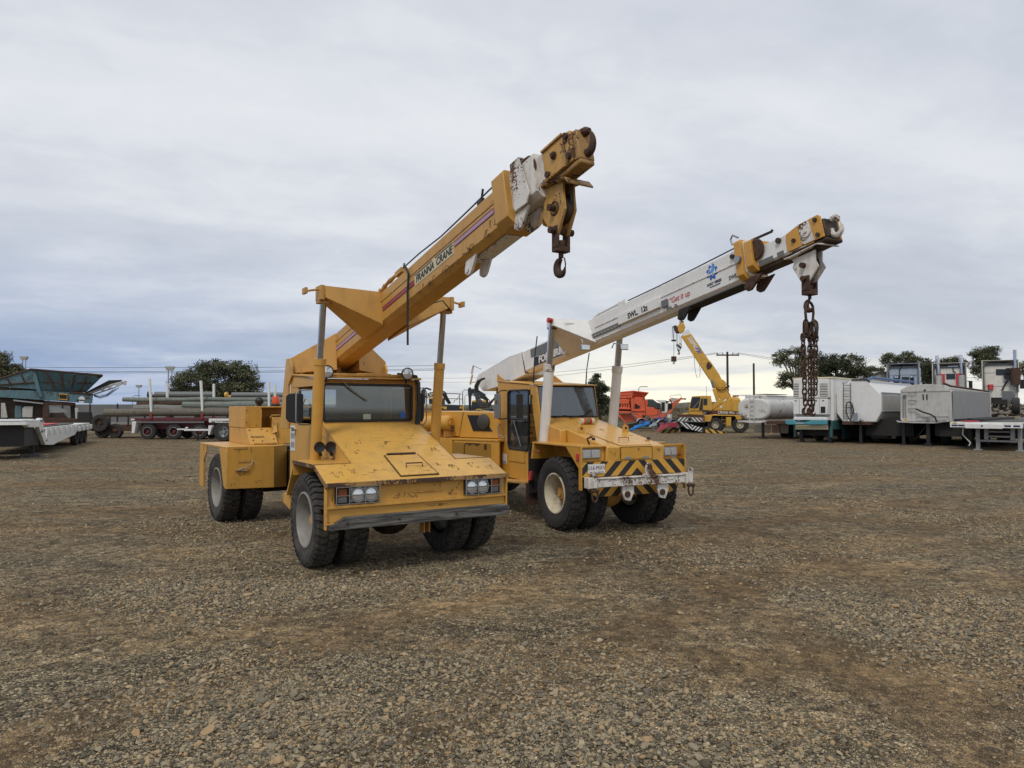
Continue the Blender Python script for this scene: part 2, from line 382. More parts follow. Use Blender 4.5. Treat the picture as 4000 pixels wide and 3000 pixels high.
def wheel(parent, loc, R, w, rr, mats, style, side=-1, dual='outer', proto={}, hub=None, lugs=46):
    "side -1: outer face looks to -x"
    key = (R, w, rr, style, dual, mats[0].name, mats[1].name)
    if key not in proto:
        ty = tyre_mb(R, w, rr, lugs, style=style).build('wheel', mats[0], None, smooth=25)
        rm = rim_outer(rr, w, w*.52 if dual == 'outer' else .0).build('rim', mats[1], ty)
        if dual == 'outer' and hub:
            hb = MB(); hb.cyl((w*.55, 0, 0), (-.02, 0, 0), .085, 20); hb.cyl((w*.55, 0, 0), (.02, 0, 0), .135, 24); hb.cyl((-.02, 0, 0), (-.04, 0, 0), .05, 16)
            for k in range(10):
                a = 2*pi*k/10; hb.cyl((.02, .112*cos(a), .112*sin(a)), (.005, .112*cos(a), .112*sin(a)), .012, 6)
            for k in range(8):
                a = 2*pi*k/8+.2; hb.cyl((w*.4, .17*cos(a), .17*sin(a)), (w*.30, .17*cos(a), .17*sin(a)), .014, 6)
            hb.build('hub', hub, ty)
        proto[key] = ty; o = ty
    else: o = copy_tree(proto[key])
    o.parent = parent; o.location = loc; o.rotation_euler = (random.uniform(0, 6.28), 0, 0) if side < 0 else (0, 0, pi)
    return o
# ================================================================ crane one: the nearer, yellow
A1 = rad(32.5)
C1 = empty('mobile_crane', 'nearer all-yellow mobile crane with a scratched sloping bonnet, timber bumper and striped yellow boom', 'mobile crane', (-2.359, 8.032, 0), A1)
Y = M['yel']
def hoodz(y): return 1.6+.394*(y-.65)
b = MB()
b.px(.41, 1.72, [(-.42, 1.176), (.65, 1.6), (.65, .95), (-.42, .95)])
b.prism([(0, -.85, .972), (2.2, -.85, .972), (2.2, -.42, 1.15), (0, -.42, 1.15)], (0, 0, .028))
hd = b.build('bonnet', M['yelhood'], C1, bevel=.012)
b = MB()
b.box(0, 2.2, -.80, -.775, .60, .970)                                  # front plate
b.box(-.004, .018, -.83, -.775, .53, .985); b.box(2.182, 2.204, -.83, -.775, .53, .985)
b.box(0, 2.2, -.832, -.802, .742, .772)                                # pressed ridge
b.box(0, 2.2, -.835, -.774, .60-.02, .598)
b.box(0, .60, -.42, .40, 1.150, 1.1765); b.box(1.722, 2.2, -.42, .40, 1.150, 1.1765)   # fender tops
b.box(0, .409, .38, .40, 1.0, 1.149)
for x0, x1 in ((0, .36), (1.76, 2.2)): b.hexa([(x0, .36, 1.148), (x1, .36, 1.148), (x1, .66, .74), (x0, .66, .74), (x0, .39, 1.148), (x1, .39, 1.148), (x1, .70, .74), (x0, .70, .74)])
b.hexa([(.04, .66, .56), (.36, .66, .56), (.36, .98, .62), (.04, .98, .62), (.04, .66, .74), (.36, .66, .74), (.36, .98, .73), (.04, .98, .73)])
b.box(1.10-.11, 1.10+.11, -.818, -.801, .955, .975)
b.box(.98, 1.35, -.815, -.801, .855, .870); b.box(1.0, 1.38, -.815, -.801, .950, .964)
b.build('front_panel', M['yel'], C1, bevel=.005)
one('weld_seam', M['yelrust'], C1, lambda m: (m.tube([(.41, -.42, 1.178), (.41, .65, 1.601)], .007, 5), m.tube([(1.72, -.42, 1.178), (1.72, .65, 1.601)], .007, 5), m.tube([(0, -.42, 1.178), (.41, -.42, 1.178)], .006, 5), m.tube([(1.72, -.42, 1.178), (2.2, -.42, 1.178)], .006, 5)))
one('bonnet_lip', M['liprust'], C1, lambda m: (m.box(-.006, 2.206, -.868, -.846, .968, 1.006), m.tube([(0, -.858, 1.006), (2.2, -.858, 1.006)], .011)), bevel=.004)
# arch edges, rust-dark
one('fender_edge', M['liprust'], C1, lambda m: (m.hexa([(-.01, -.85, .955), (0, -.85, .955), (0, -.44, 1.135), (-.01, -.44, 1.135), (-.01, -.86, .998), (0, -.86, .998), (0, -.42, 1.176), (-.01, -.42, 1.176)]), m.box(-.01, -.001, -.42, .39, 1.138, 1.178)))
for s_ in (0, 1):
    x0, x1 = ((.62, .63), (1.57, 1.58))[s_]
    one('inner_guard', M['dark'], C1, lambda m: m.px(x0, x1, [(-.77, .75), (-.77, .95), (-.42, 1.12), (.38, 1.12), (.6, .72), (.3, .72)]))
tm = MB(); tm.prism([(.03, -.80, .525), (2.22, -.80, .525), (2.22, -.80, .63), (2.14, -.80, .652), (.20, -.80, .655), (.10, -.80, .60), (.03, -.80, .585)], (0, -.062, 0))
bt = tm.build('bumper', M['timber'], C1, bevel=.008)
one('bolt', M['rust'], bt, lambda m: [m.cyl((x, -.862, .59), (x, -.872, .59), .014, 8) for x in (.22, .8, 1.5, 2.05)])
# bonnet hatch
hp = lambda x, y, dz=0.0: (x, y, hoodz(y)+dz)
b = MB(); P8 = [(.86, -.80), (1.30, -.80), (1.325, -.72), (1.27, -.29), (.87, -.29), (.82, -.74)]
pts = [(x, y, (hoodz(y) if y > -.42 else 1.0+.414*(y+.85))+.003) for x, y in P8]
b.prism([(x, y, hoodz(y)-.003) for x, y in ((.86, -.765), (1.31, -.765), (1.275, -.29), (.87, -.29))], (0, 0, .014))
ht = b.build('bonnet_hatch', M['yelhood'], C1, bevel=.004)
one('hinge', M['rust'], ht, lambda m: m.cyl(hp(.90, -.27, .014), hp(1.26, -.27, .014), .013, 8))
one('handle', M['rust'], ht, lambda m: m.tube([hp(1.0, -.60, .01), hp(1.0, -.585, .05), hp(1.2, -.585, .05), hp(1.2, -.60, .01)], .008, 6))
one('hatch_gap', M['dark'], ht, lambda m: m.tube([(x, y, hoodz(y)+.002) for x, y in ((.855, -.775), (1.32, -.775), (1.285, -.28), (.86, -.28))], .007, 5, True))
# headlights
def headlight1(x0, flip):
    fx = (lambda x: x0+x) if not flip else (lambda x: x0-x)
    b = MB(); b.box(min(fx(0), fx(.475)), max(fx(0), fx(.475)), -.822, -.801, .79, .965)
    h = b.build('headlight', M['dark'], C1)
    for c in (.245, .385):
        one('lamp_ring', M['steel'], h, lambda m: m.lathe([(.078, -.828), (.080, -.850), (.066, -.850), (.064, -.828)], 24, 'y', (fx(c), 0, .878), closed=True))
        one('lens', M['lens'], h, lambda m: m.lathe([(.065, -.83), (.062, -.843), (.035, -.853), (.001, -.856)], 24, 'y', (fx(c), 0, .878)))
    one('lamp_plate', M['steel'], h, lambda m: m.box(min(fx(.165), fx(.465)), max(fx(.165), fx(.465)), -.828, -.8225, .805, .95))
    one('indicator', M['amber'], h, lambda m: m.box(min(fx(.03), fx(.12)), max(fx(.03), fx(.12)), -.84, -.823, .865, .945))
    one('reversing_lens', M['greyp'], h, lambda m: m.box(min(fx(.03), fx(.12)), max(fx(.03), fx(.12)), -.84, -.823, .805, .86))
    def guard(m):
        for z in (.79, .878, .965): m.tube([(fx(0), -.868, z), (fx(.475), -.868, z)], .0055, 5)
        for x in (0, .14, .315, .475): m.tube([(fx(x), -.868, .785), (fx(x), -.868, .97)], .0055, 5)
        for x in (0, .475):
            for z in (.79, .965): m.tube([(fx(x), -.868, z), (fx(x), -.81, z)], .005, 5)
    one('guard', M['steel'], h, guard)
headlight1(.10, False); headlight1(2.10, True)
# chassis, axle, tow lug
one('chassis', M['dark'], C1, lambda m: (m.box(.66, 1.54, -.77, .62, .62, .948), m.box(1.0, 1.4, .64, 2.6, .55, .95)))
one('axle', M['drust'], C1, lambda m: (m.cyl((.3, 0, .53), (2.0, 0, .53), .11, 16), m.ball((1.05, 0, .50), .27, 16, (1, .8, .85)), m.cyl((1.05, 0, .5), (1.05, .7, .6), .08)))
one('tow_lug', M['yelrust'], C1, lambda m: (m.box(1.19, 1.205, -.66, -.54, .37, .60), m.box(1.255, 1.27, -.66, -.54, .37, .60)), bevel=.004)
wm = (M['tyre'], M['rimg'])
for x, sd_, du in ((.135, -1, 'outer'), (.475, -1, 'inner'), (1.785, 1, 'inner'), (2.125, 1, 'outer')):
    wheel(C1, (x, 0, .53), .53, .27, .30, wm, 'bar', sd_, du, hub=Y, lugs=40)
# ---- cab
b = MB(); x0, x1, y0, y1 = .36, 1.72, .655, 1.86
# left side with door window opening, built from pillars and panels
b.box(x0, x0+.03, y0, y1, .62, 1.585); b.box(x0, x0+.03, y0, .86, 1.587, 2.06); b.box(x0, x0+.03, 1.52, y1, 1.587, 2.06)
b.prism([(x0, y0, 2.062), (x0, y1, 2.062), (x0, y1, 2.235), (x0, y0, 2.155)], (.03, 0, 0))
b.box(x1-.03, x1, y0, y1, .95, 1.585); b.box(x1-.03, x1, y0, .80, 1.587, 2.06); b.box(x1-.03, x1, 1.5, y1, 1.587, 2.06)
b.prism([(x1-.03, y0, 2.062), (x1-.03, y1, 2.062), (x1-.03, y1, 2.235), (x1-.03, y0, 2.155)], (.03, 0, 0))
# front frame
b.box(x0+.031, .435, y0, y0+.035, 1.56, 2.12); b.box(1.635, x1-.031, y0, y0+.035, 1.56, 2.12)
b.box(.436, 1.634, y0, y0+.035, 1.56, 1.62); b.box(.436, 1.634, y0, y0+.035, 2.085, 2.12)
# rear wall with window
b.box(x0+.031, .50, y1-.03, y1, .95, 2.2); b.box(1.0, x1-.031, y1-.03, y1, .95, 2.2); b.box(.501, .999, y1-.03, y1, .95, 1.64); b.box(.501, .999, y1-.03, y1, 2.05, 2.2)
b.box(x0+.031, x1-.031, y0+.036, y1-.031, .95, .98)
cab = b.build('cab', Y, C1, bevel=.006)
one('roof', M['yel'], cab, lambda m: (m.prism([(x0-.02, y0-.07, 2.158), (x0-.02, y1+.01, 2.238), (x0-.02, y1+.01, 2.262), (x0-.02, y0-.07, 2.182)], (x1-x0+.04, 0, 0)),
    m.box(.5, 1.5, .62, .80, 2.19, 2.225), m.box(.95, 1.42, .85, .9, 2.225, 2.245)), bevel=.006)
one('visor', M['yelrust'], cab, lambda m: m.prism([(.40, y0-.055, 2.125), (.40, y0+.0, 2.155), (.40, y0-.0, 2.118)], (1.28, 0, 0)))
one('windscreen', M['glass'], cab, lambda m: m.box(.44, 1.63, y0+.012, y0+.018, 1.615, 2.09))
one('windscreen_seal', M['black'], cab, lambda m: m.tube([(.455, y0-.002, 1.625), (1.61, y0-.002, 1.625), (1.63, y0-.002, 1.65), (1.63, y0-.002, 2.06), (1.60, y0-.002, 2.085), (.47, y0-.002, 2.085), (.44, y0-.002, 2.05), (.44, y0-.002, 1.65)], .017, 6, True))
one('rear_window', M['glass'], cab, lambda m: m.box(.50, 1.0, y1-.018, y1-.012, 1.64, 2.05))
one('side_window', M['dglass'], cab, lambda m: m.box(x1-.018, x1-.012, .80, 1.5, 1.587, 2.06))
one('lining', M['dark'], cab, lambda m: (m.box(1.001, x1-.032, y1-.055, y1-.032, 1.0, 2.17), m.box(x0+.032, x1-.032, y0+.04, y1-.06, 2.10, 2.125), m.box(x0+.034, x1-.034, y1-.07, y1-.056, 1.0, 1.62)))
one('side_hatch', Y, cab, lambda m: m.box(x0-.012, x0-.001, .86, 1.52, 1.1, 1.57), bevel=.004)
one('seat', M['fabric'], cab, lambda m: (m.box(.62, 1.05, 1.45, 1.75, 1.25, 1.38), m.box(.64, 1.03, 1.70, 1.80, 1.38, 1.80), m.box(1.1, 1.5, 1.70, 1.80, 1.3, 1.72)), bevel=.04)
one('steering_wheel', M['black'], cab, lambda m: m.tube([(.80+.19*cos(a), 1.0+.10*sin(a), 1.62+.12*sin(a)) for a in [k*2*pi/20 for k in range(20)]], .013, 6, True))
one('inspection_sticker', M['bluep'], cab, lambda m: m.box(1.47, 1.54, y0+.006, y0+.011, 1.66, 1.73))
one('label', simple('green_label', (.35, .42, .3), .6), cab, lambda m: m.box(.96, 1.06, y0+.006, y0+.011, 1.64, 1.71))
wp = one('wiper', M['steel'], cab, lambda m: m.tube([(.655, y0-.045, 2.135), (.80, y0-.04, 2.01), (.99, y0-.03, 1.885)], .007, 5))
one('wiper_blade', M['black'], wp, lambda m: m.tube([(.74, y0-.02, 2.05), (1.0, y0-.02, 1.875)], .006, 5))
st = one('load_chart', M['whitep'], cab, lambda m: m.box(x0-.006, x0-.0015, 1.60, 1.83, 1.21, 1.55))
def marks(m):
    for r_ in range(2):
        for c_ in range(4): m.box(x0-.0085, x0-.0065, 1.63+c_*.045, 1.645+c_*.045, 1.25+r_*.12, 1.33+r_*.12)
    m.box(x0-.0085, x0-.0065, 1.62, 1.80, 1.505, 1.52); m.box(x0-.0085, x0-.0065, 1.65, 1.78, 1.475, 1.487)
one('chart_print', M['blackp'], st, marks)
one('door_handle', M['chrome'], cab, lambda m: (m.cyl((x0, 1.58, 1.50), (x0-.04, 1.58, 1.50), .02, 10), m.box(x0-.05, x0-.035, 1.50, 1.60, 1.49, 1.51)))
def hoses(m):
    for k in range(3): m.tube([(1.45+.05*k, .72, 2.24), (1.62+.03*k, .60+.01*k, 2.21), (1.69+.02*k, .60+.02*k, 2.12), (1.695+.02*k, .60+.01*k, 1.85), (1.68+.02*k, .60, 1.62), (1.66+.02*k, .58, 1.56)], .017, 6)
one('cab_hoses', M['hose'], cab, hoses)
# work lights and mirrors, horns, beacon
for x, y, z in ((1.51, .55, 2.235), (.44, .55, 2.235)):
    wl = one('work_light', M['black'], C1, lambda m: (m.lathe([(.0, y+.06), (.05, y+.055), (.078, y+.0), (.082, y-.035), (.072, y-.036), (.07, y)], 20, 'y', (x, 0, z)), m.cyl((x, y, z-.07), (x, y+.03, z-.13), .012)))
    one('lens', M['lens'], wl, lambda m: m.lathe([(.071, y-.03), (.04, y-.042), (.001, y-.046)], 20, 'y', (x, 0, z)))
mr = one('mirror', M['black'], C1, lambda m: m.prism([(.02, .68, 1.62), (.14, .62, 1.60), (.17, .60, 1.63), (.17, .60, 1.95), (.14, .62, 1.975), (.02, .68, 1.965), (-.01, .70, 1.93), (-.01, .70, 1.66)], (.02, .055, 0)), bevel=.01)
one('mirror_arm', M['steel'], mr, lambda m: (m.tube([(.34, .82, 2.02), (.20, .58, 2.01), (.10, .56, 2.0), (.075, .56, 1.95), (.075, .56, 1.63), (.12, .57, 1.585), (.34, .82, 1.58)], .009, 6)))
one('mirror_arm', M['steel'], mr, lambda m: m.tube([(.34, 1.1, 1.9), (.2, .75, 1.8)], .008, 5))
mr = one('mirror', M['black'], C1, lambda m: m.prism([(1.76, .68, 1.62), (1.79, .66, 1.60), (1.815, .66, 1.66), (1.815, .66, 1.95), (1.79, .66, 1.99), (1.75, .69, 1.98)], (.03, .09, 0)), bevel=.008)
one('mirror_arm', M['steel'], mr, lambda m: m.tube([(1.70, .7, 2.03), (1.80, .64, 2.06), (1.84, .64, 2.0), (1.84, .64, 1.62), (1.81, .66, 1.56), (1.72, .72, 1.55)], .008, 5))
for hx, y, z in ((.225, .14, 1.335), (.355, .13, 1.335)):
    hn = one('horn', M['black'], C1, lambda m: (m.lathe([(.001, y-.03), (.045, y-.034), (.062, y-.045), (.066, y-.02), (.045, y+.02), (.02, y+.05)], 20, 'y', (hx, 0, z)), m.cyl((hx, y, z-.04), (hx+.03, y+.02, z-.10), .02)))
    one('wire', M['hose'], hn, lambda m: m.tube([(hx+.03, y, z-.09), (hx+.05, y-.03, z-.13), (.40, y+.05, z-.15)], .004, 4))
# ---- lift cylinders
for x in (.24, 1.80):
    B0, B1, B2 = Vector((x, .33, 1.17)), Vector((x, .17, 2.36)), Vector((x, .06, 3.08))
    bc = one('lift_cylinder', Y, C1, lambda m: (m.cyl(B0, B1, .064, 24), m.cyl(B1-(B1-B0).normalized()*.07, B1+(B1-B0).normalized()*.005, .071, 24)))
    one('rod', M['chrome'], bc, lambda m: m.cyl(B1, B2, .039, 20))
# ---- boom
BB1 = rad(12.0)
def bt1(x, s, h): return (x, -s*cos(BB1)+h*sin(BB1), 3.16+s*sin(BB1)+h*cos(BB1))
XL, XR = .87, 1.18
def sec(m, xl, xr, s0, s1, h0, h1, c=.04):
    p = [(xl, h0+c), (xl+c, h0), (xr-c, h0), (xr, h0+c), (xr, h1-c*.3), (xr-c*.3, h1), (xl+c*.3, h1), (xl, h1-c*.3)]
    m.prism([(x, s0, h) for x, h in p], (0, s1-s0, 0))
    # prism works in (x, s, h) space through T
b = MB(bt1)
def secT(b, xl, xr, s0, s1, h0, h1, c=.04):
    p = [(xl, h0+c), (xl+c, h0), (xr-c, h0), (xr, h0+c), (xr, h1-c*.3), (xr-c*.3, h1), (xl+c*.3, h1), (xl, h1-c*.3)]
    b.prism([(x, s0, h) for x, h in p], (0, s1-s0, 0))
secT(b, XL, XR, -2.3, 2.82, -.43, -.02, .055)
boom = b.build('boom', M['yelboom'], C1, smooth=40)
b = MB(bt1); secT(b, XL-.035, XR+.035, 2.80, 3.0, -.445, .055, .07)
b.build('boom_collar', M['yelboom'], boom, bevel=.008)
b = MB(bt1); b.box(XL-.006, XL-.0006, -1.7, 2.8, -.145, -.138); b.build('side_rib', M['yelboom'], boom)
b = MB(bt1); b.box(.95, 1.10, 2.15, 2.80, -.447, -.4335); b.build('wear_strip', M['whiterust'], boom)
def line(m, s0, s1, h0, h1, k=0): m.box(XL-.0035-k, XL-.0005-k, s0, s1, h0, h1)
for s0, s1, mt in ((.14, 1.04, 'redline'), (1.99, 2.74, 'pinkline'), (-1.70, -.35, 'pinkline')):
    b = MB(bt1); line(b, s0, s1, -.262 if s0 < 1.5 else -.225, -.225 if s0 < 1.5 else -.190); st = b.build('stripe', M[mt], boom)
    b = MB(bt1); o_ = 0 if s0 < 1.5 else .036; line(b, s0, s1, -.222+o_, -.217+o_); line(b, s0, s1, -.272+o_, -.267+o_); b.build('pinstripe', M['dkline'], st)
b = MB(bt1); line(b, 2.745, 2.80, -.225, -.190); b.build('stripe', M['redline'], boom)
b = MB(bt1); line(b, 1.06, 1.965, -.290, -.165); pl = b.build('name_plate', M['cream'], boom)
MT = lambda s, h, k=.005: frameM(bt1(XL-k, s, h), (0, -cos(BB1), sin(BB1)), (0, sin(BB1), cos(BB1)))
text('lettering', 'FRANNA', .105, MT(1.31, -.237), M['blackp'], pl, .25, .002, sx=1.05)
text('lettering', 'CRANE', .105, MT(1.76, -.237), M['blackp'], pl, .25, .002, sx=1.05)
b = MB(bt1); b.box(XL-.0055, XL-.0045, 1.07, 1.50, -.182, -.170); b.box(XL-.0055, XL-.0045, 1.57, 1.96, -.182, -.170); b.build('overline', M['dkline'], pl)
# arms over the lift cylinders
def zt(y): return 3.14-.2126*y
def zb(y): return 2.725-.2126*y
for sgn in (-1, 1):
    cx = 1.03; xt = cx+sgn*.81; xr = cx+sgn*.155
    b = MB(); b.hexa([(xt, -.05, 3.06), (xr, -.20, zb(-.20)), (xr, .42, zb(.42)), (xt, .14, 3.04), (xt, -.05, 3.195), (xr, -.10, zt(-.10)+.012), (xr, .42, zt(.42)), (xt, .14, 3.185)])
    a = b.build('boom_arm', M['yelboom'], boom, bevel=.006)
    one('arm_end', M['yelrust'], a, lambda m: (m.box(min(xt, xt+sgn*.05), max(xt, xt+sgn*.05), -.055, .145, 3.03, 3.2), m.box(min(xt-sgn*.1, xt+sgn*.055), max(xt-sgn*.1, xt+sgn*.055), 0, .11, 2.995, 3.032)), bevel=.005)
    one('guide_bracket', M['yelrust'], a, lambda m: (m.tube([(xt+sgn*.04, .04, 3.16), (xt+sgn*.20, .04, 3.125)], .014, 6), m.box(min(xt+sgn*.19, xt+sgn*.22), max(xt+sgn*.19, xt+sgn*.22), -.03, .10, 3.09, 3.16)), bevel=.004)
# boom foot
for sgn in (-1, 1):
    xt = 1.03+sgn*.69; xr = 1.03+sgn*.156
    b = MB(); b.hexa([(xt, 1.78, 2.26), (xr, 1.42, 2.31), (xr, 2.35, 2.25), (xt, 2.05, 2.26), (xt, 1.78, 2.47), (xr, 1.50, zt(1.5)), (xr, 2.25, zt(2.25)), (xt, 2.05, 2.46)])
    a = b.build('boom_foot', M['yelboom'], boom, bevel=.008)
    b = MB(); xa = xt-sgn*.02
    for dx in (0, -sgn*.13): b.prism([(xa+dx, 1.72, 2.35), (xa+dx, 1.80, 2.47), (xa+dx, 2.0, 2.47), (xa+dx, 2.3, 1.5), (xa+dx, 1.88, 1.5), (xa+dx, 1.88, 2.1), (xa+dx, 1.72, 2.22)], (sgn*.03, 0, 0))
    b.build('boom_pedestal', Y, C1, bevel=.005)
one('boom_foot_beam', M['yelboom'], boom, lambda m: m.box(.40, 1.66, 1.82, 2.02, 2.225, 2.258))
one('control_valve', M['yelrust'], C1, lambda m: [m.box(.45+.1*k, .52+.1*k, 1.7, 1.8, 2.262, 2.33+.02*(k % 3)) for k in range(6)], bevel=.01)
# inner sections and head
b = MB(bt1); secT(b, .90, 1.15, 2.95, 3.36, -.36, .02, .05); sec2 = b.build('middle_section', M['whiterust'], boom, bevel=.004)
b = MB(bt1); b.prism([(.885, 3.06, .055), (.885, 3.2, .06), (.885, 3.29, -.30), (.885, 3.24, -.37), (.885, 3.05, -.36)], (-.012, 0, 0)); b.prism([(1.165, 3.06, .055), (1.165, 3.2, .06), (1.165, 3.29, -.30), (1.165, 3.24, -.37), (1.165, 3.05, -.36)], (.012, 0, 0)); b.box(.874, 1.176, 3.06, 3.2, .058, .07)
b.build('sheave_bracket', M['whiterust'], sec2, bevel=.004)
b = MB(bt1); b.lathe([(.0, .930), (.115, .928), (.125, .915), (.115, .902), (.0, .900)], 28, 'x', (0, 3.25, -.08)); b.build('sheave', M['rustred'], sec2)
b = MB(bt1); secT(b, .945, 1.105, 3.30, 3.76, -.275, -.005, .03); sec3 = b.build('inner_section', M['whiterust'], boom, bevel=.003)
b = MB(bt1); b.box(.915, .9435, 3.45, 3.735, -.29, -.27); b.box(.915, .9435, 3.45, 3.735, -.03, -.01); b.box(.930, .9435, 3.45, 3.735, -.269, -.031); b.box(1.107, 1.13, 3.45, 3.735, -.29, -.01)
head = b.build('boom_head', M['headrust'], boom, bevel=.003)
b = MB(bt1); b.box(.93, 1.10, 3.737, 3.82, -.285, -.03); b.build('head_plate', M['headrust'], head, bevel=.012)
b = MB(bt1); b.box(.94, 1.09, 3.835, 3.885, -.30, -.055); b.box(.945, 1.085, 3.55, 3.885, -.335, -.292); b.build('head_plate', M['liprust'], head, bevel=.012)
b = MB(bt1)
for s_, h_ in ((3.78, -.065), (3.785, -.235)): b.cyl((.905, s_, h_), (1.0, s_, h_), .025, 14)
b.cyl((.915, 3.60, -.13), (.93, 3.60, -.13), .032, 12); b.cyl((.90, 3.60, -.13), (.916, 3.60, -.13), .02, 8); b.cyl((.905, 3.50, -.245), (.93, 3.50, -.245), .026, 12); b.build('pin', M['rust'], head)
b = MB(bt1); b.tube([(1.02, 3.86, -.07), (1.02, 3.91, -.075), (1.02, 3.95, -.09)], [.04, .035, .018], 10); c0 = (3.905, -.165)
b.tube([(1.02, c0[0]+.068*cos(a), c0[1]+.088*sin(a)) for a in [rad(d) for d in range(200, 425, 15)]], [.03, .032, .034, .034, .033, .032, .031, .03, .028, .026, .023, .02, .016, .012, .008], 10)
b.build('nose_hook', M['rust'], head)
def lugs(bx, s, h, mat, par, T, xa=(.93, 1.08), L=.20):
    m = MB(T)
    for x in xa: m.prism([(x, s+.0, h), (x, s+L, h), (x, s+.09, h-.12), (x, s+.05, h-.145), (x, s-.0, h-.145), (x, s-.045, h-.11), (x, s-.04, h-.07)], (.028, 0, 0))
    m.cyl((xa[0]-.01, s+.01, h-.095), (xa[0]+.001, s+.01, h-.095), .028, 12)
    return m.build('lug', mat, par, bevel=.004)
lugs(0, 2.12, -.43, M['whiterust'], boom, bt1, (.90, 1.06)); lugs(0, 3.02, -.37, M['whiterust'], boom, bt1, (.90, 1.02)); lugs(0, 3.16, -.37, M['yelrust'], boom, bt1, (1.10, 1.13))
b = MB(bt1); b.tube([(.90, .10, -.0), (.90, .20, .035)], .028, 8); b.tube([(.90, .20, .035), (.90, .56, .04)], .02, 8); b.tube([(.90, .26, .037), (.90, .36, .038), (.90, .46, .038)], [.02, .031, .02], 10); b.box(.87, .93, .56, .74, .0, .055); b.tube([(.90, .06, -.03), (.90, .10, .02)], .045, 8)
b.build('tension_rod', M['yelrust'], boom)
b = MB(bt1); b.tube([(.90, .70, .05), (.89, 1.2, .035), (.89, 1.7, .006), (.89, 2.2, .015), (.89, 2.79, .03)], .008, 6); b.build('cable', M['black'], boom)
b = MB(bt1); b.tube([(.9, 2.50, -.02), (.9, 2.56, .10)], .011, 6); b.box(.88, .92, 2.46, 2.54, -.02, .025); b.tube([(.92, .70, .05), (.92, .73, .11)], .01, 6); b.build('cable_post', M['black'], boom)
a0 = Vector(bt1(.84, .86, .03))
one('hanging_hose', M['hose'], boom, lambda m: m.tube([bt1(.92, .78, .02), bt1(.87, .82, .04), bt1(.845, .90, .0), bt1(.842, .98, -.12), (.842, bt1(0, .98, 0)[1]-.0, 3.05), (.842, bt1(0, .99, 0)[1], 2.47)], [.014, .014, .013, .013, .012, .012], 6))
one('hanging_hose', M['hose'], boom, lambda m: m.tube([bt1(1.19, .62, -.33), (1.60, -.3, 3.1), (1.86, -.02, 3.03)], .008, 5))
one('hanging_chain', M['rust'], boom, lambda m: m.tube([(1.28, 1.5, 2.43), (1.27, 1.5, 2.1)], .006, 5))
# ---- hook block, hung from the head
def rel(C, loc): return C.matrix_world @ Vector(loc) if False else Vector((C.location.x, C.location.y, 0))+Matrix.Rotation(C.rotation_euler.z, 3, 'Z') @ Vector(loc)
HB = rel(C1, (1.06, -3.45, 0)); H1 = empty('hook_block', 'yellow hook block with a bare steel hook hanging from the tip of the yellow boom', 'hook block', (HB.x, HB.y, 2.86), A1, 'hook blocks on the boom tips')
def cheek(m, x): m.prism([(x, .14, .724), (x, .13, .56), (x, .155, .50), (x, .02, .33), (x, -.06, .31), (x, -.155, .50), (x, -.14, .60), (x, -.13, .724)], (.022, 0, 0))
for x in (-.07, .03): one('cheek_plate', M['headrust'], H1, lambda m: cheek(m, x), bevel=.003)
one('top_guard', M['liprust'], H1, lambda m: m.prism([(-.12, .27, .735), (-.12, .16, .745), (-.12, -.15, .745), (-.12, -.23, .72), (-.12, -.28, .67), (-.12, -.275, .655), (-.12, -.22, .70), (-.12, -.15, .725), (-.12, .16, .725), (-.12, .26, .717)], (.24, 0, 0)), bevel=.004)
one('sheave', M['drust'], H1, lambda m: m.lathe([(.0, -.045), (.125, -.045), (.11, -.01), (.125, .025), (0, .025)], 28, 'x', (0, -.02, .53)))
one('pin', M['rust'], H1, lambda m: (m.cyl((-.13, -.02, .53), (.09, -.02, .53), .028, 12), m.lathe([(.05, -.082), (.062, -.073), (.062, -.07)], 16, 'x', (0, -.02, .53))))
one('pin', M['rust'], H1, lambda m: m.cyl((-.125, -.025, .35), (.105, -.025, .35), .028, 12))
one('shackle', M['rust'], H1, lambda m: (m.box(-.075, -.052, -.065, .015, .20, .39), m.box(.032, .055, -.065, .015, .20, .39), m.box(-.075, .055, -.065, .015, .18, .225), m.cyl((-.01, -.025, .225), (-.01, -.025, .275), .035, 10)), bevel=.006)
def hookm(m, x, y, z, s=1.0):
    m.tube([(x, y, z+.02*s), (x, y, z-.05*s)], .021*s, 10)
    cy_, cz = y, z-.125*s
    angs = [rad(d) for d in range(80, -190, -18)]
    m.tube([(x, cy_+.055*s*cos(a)*(1 if i else .3), cz+.062*s*sin(a)) for i, a in enumerate(angs)], [.018*s, .026*s, .03*s, .032*s, .033*s, .034*s, .035*s, .036*s, .034*s, .03*s, .028*s, .024*s, .018*s, .012*s, .008*s], 10)
hk = one('hook', M['rust'], H1, lambda m: hookm(m, -.01, -.025, .185, .98))
one('safety_latch', M['rust'], hk, lambda m: m.tube([(-.01, -.07, .13), (-.01, -.085, .08), (-.01, -.08, .03)], .006, 5))
one('rope', M['black'], H1, lambda m: m.tube([(0, -.15, .55), (0, -.15, .95)], .007, 6))
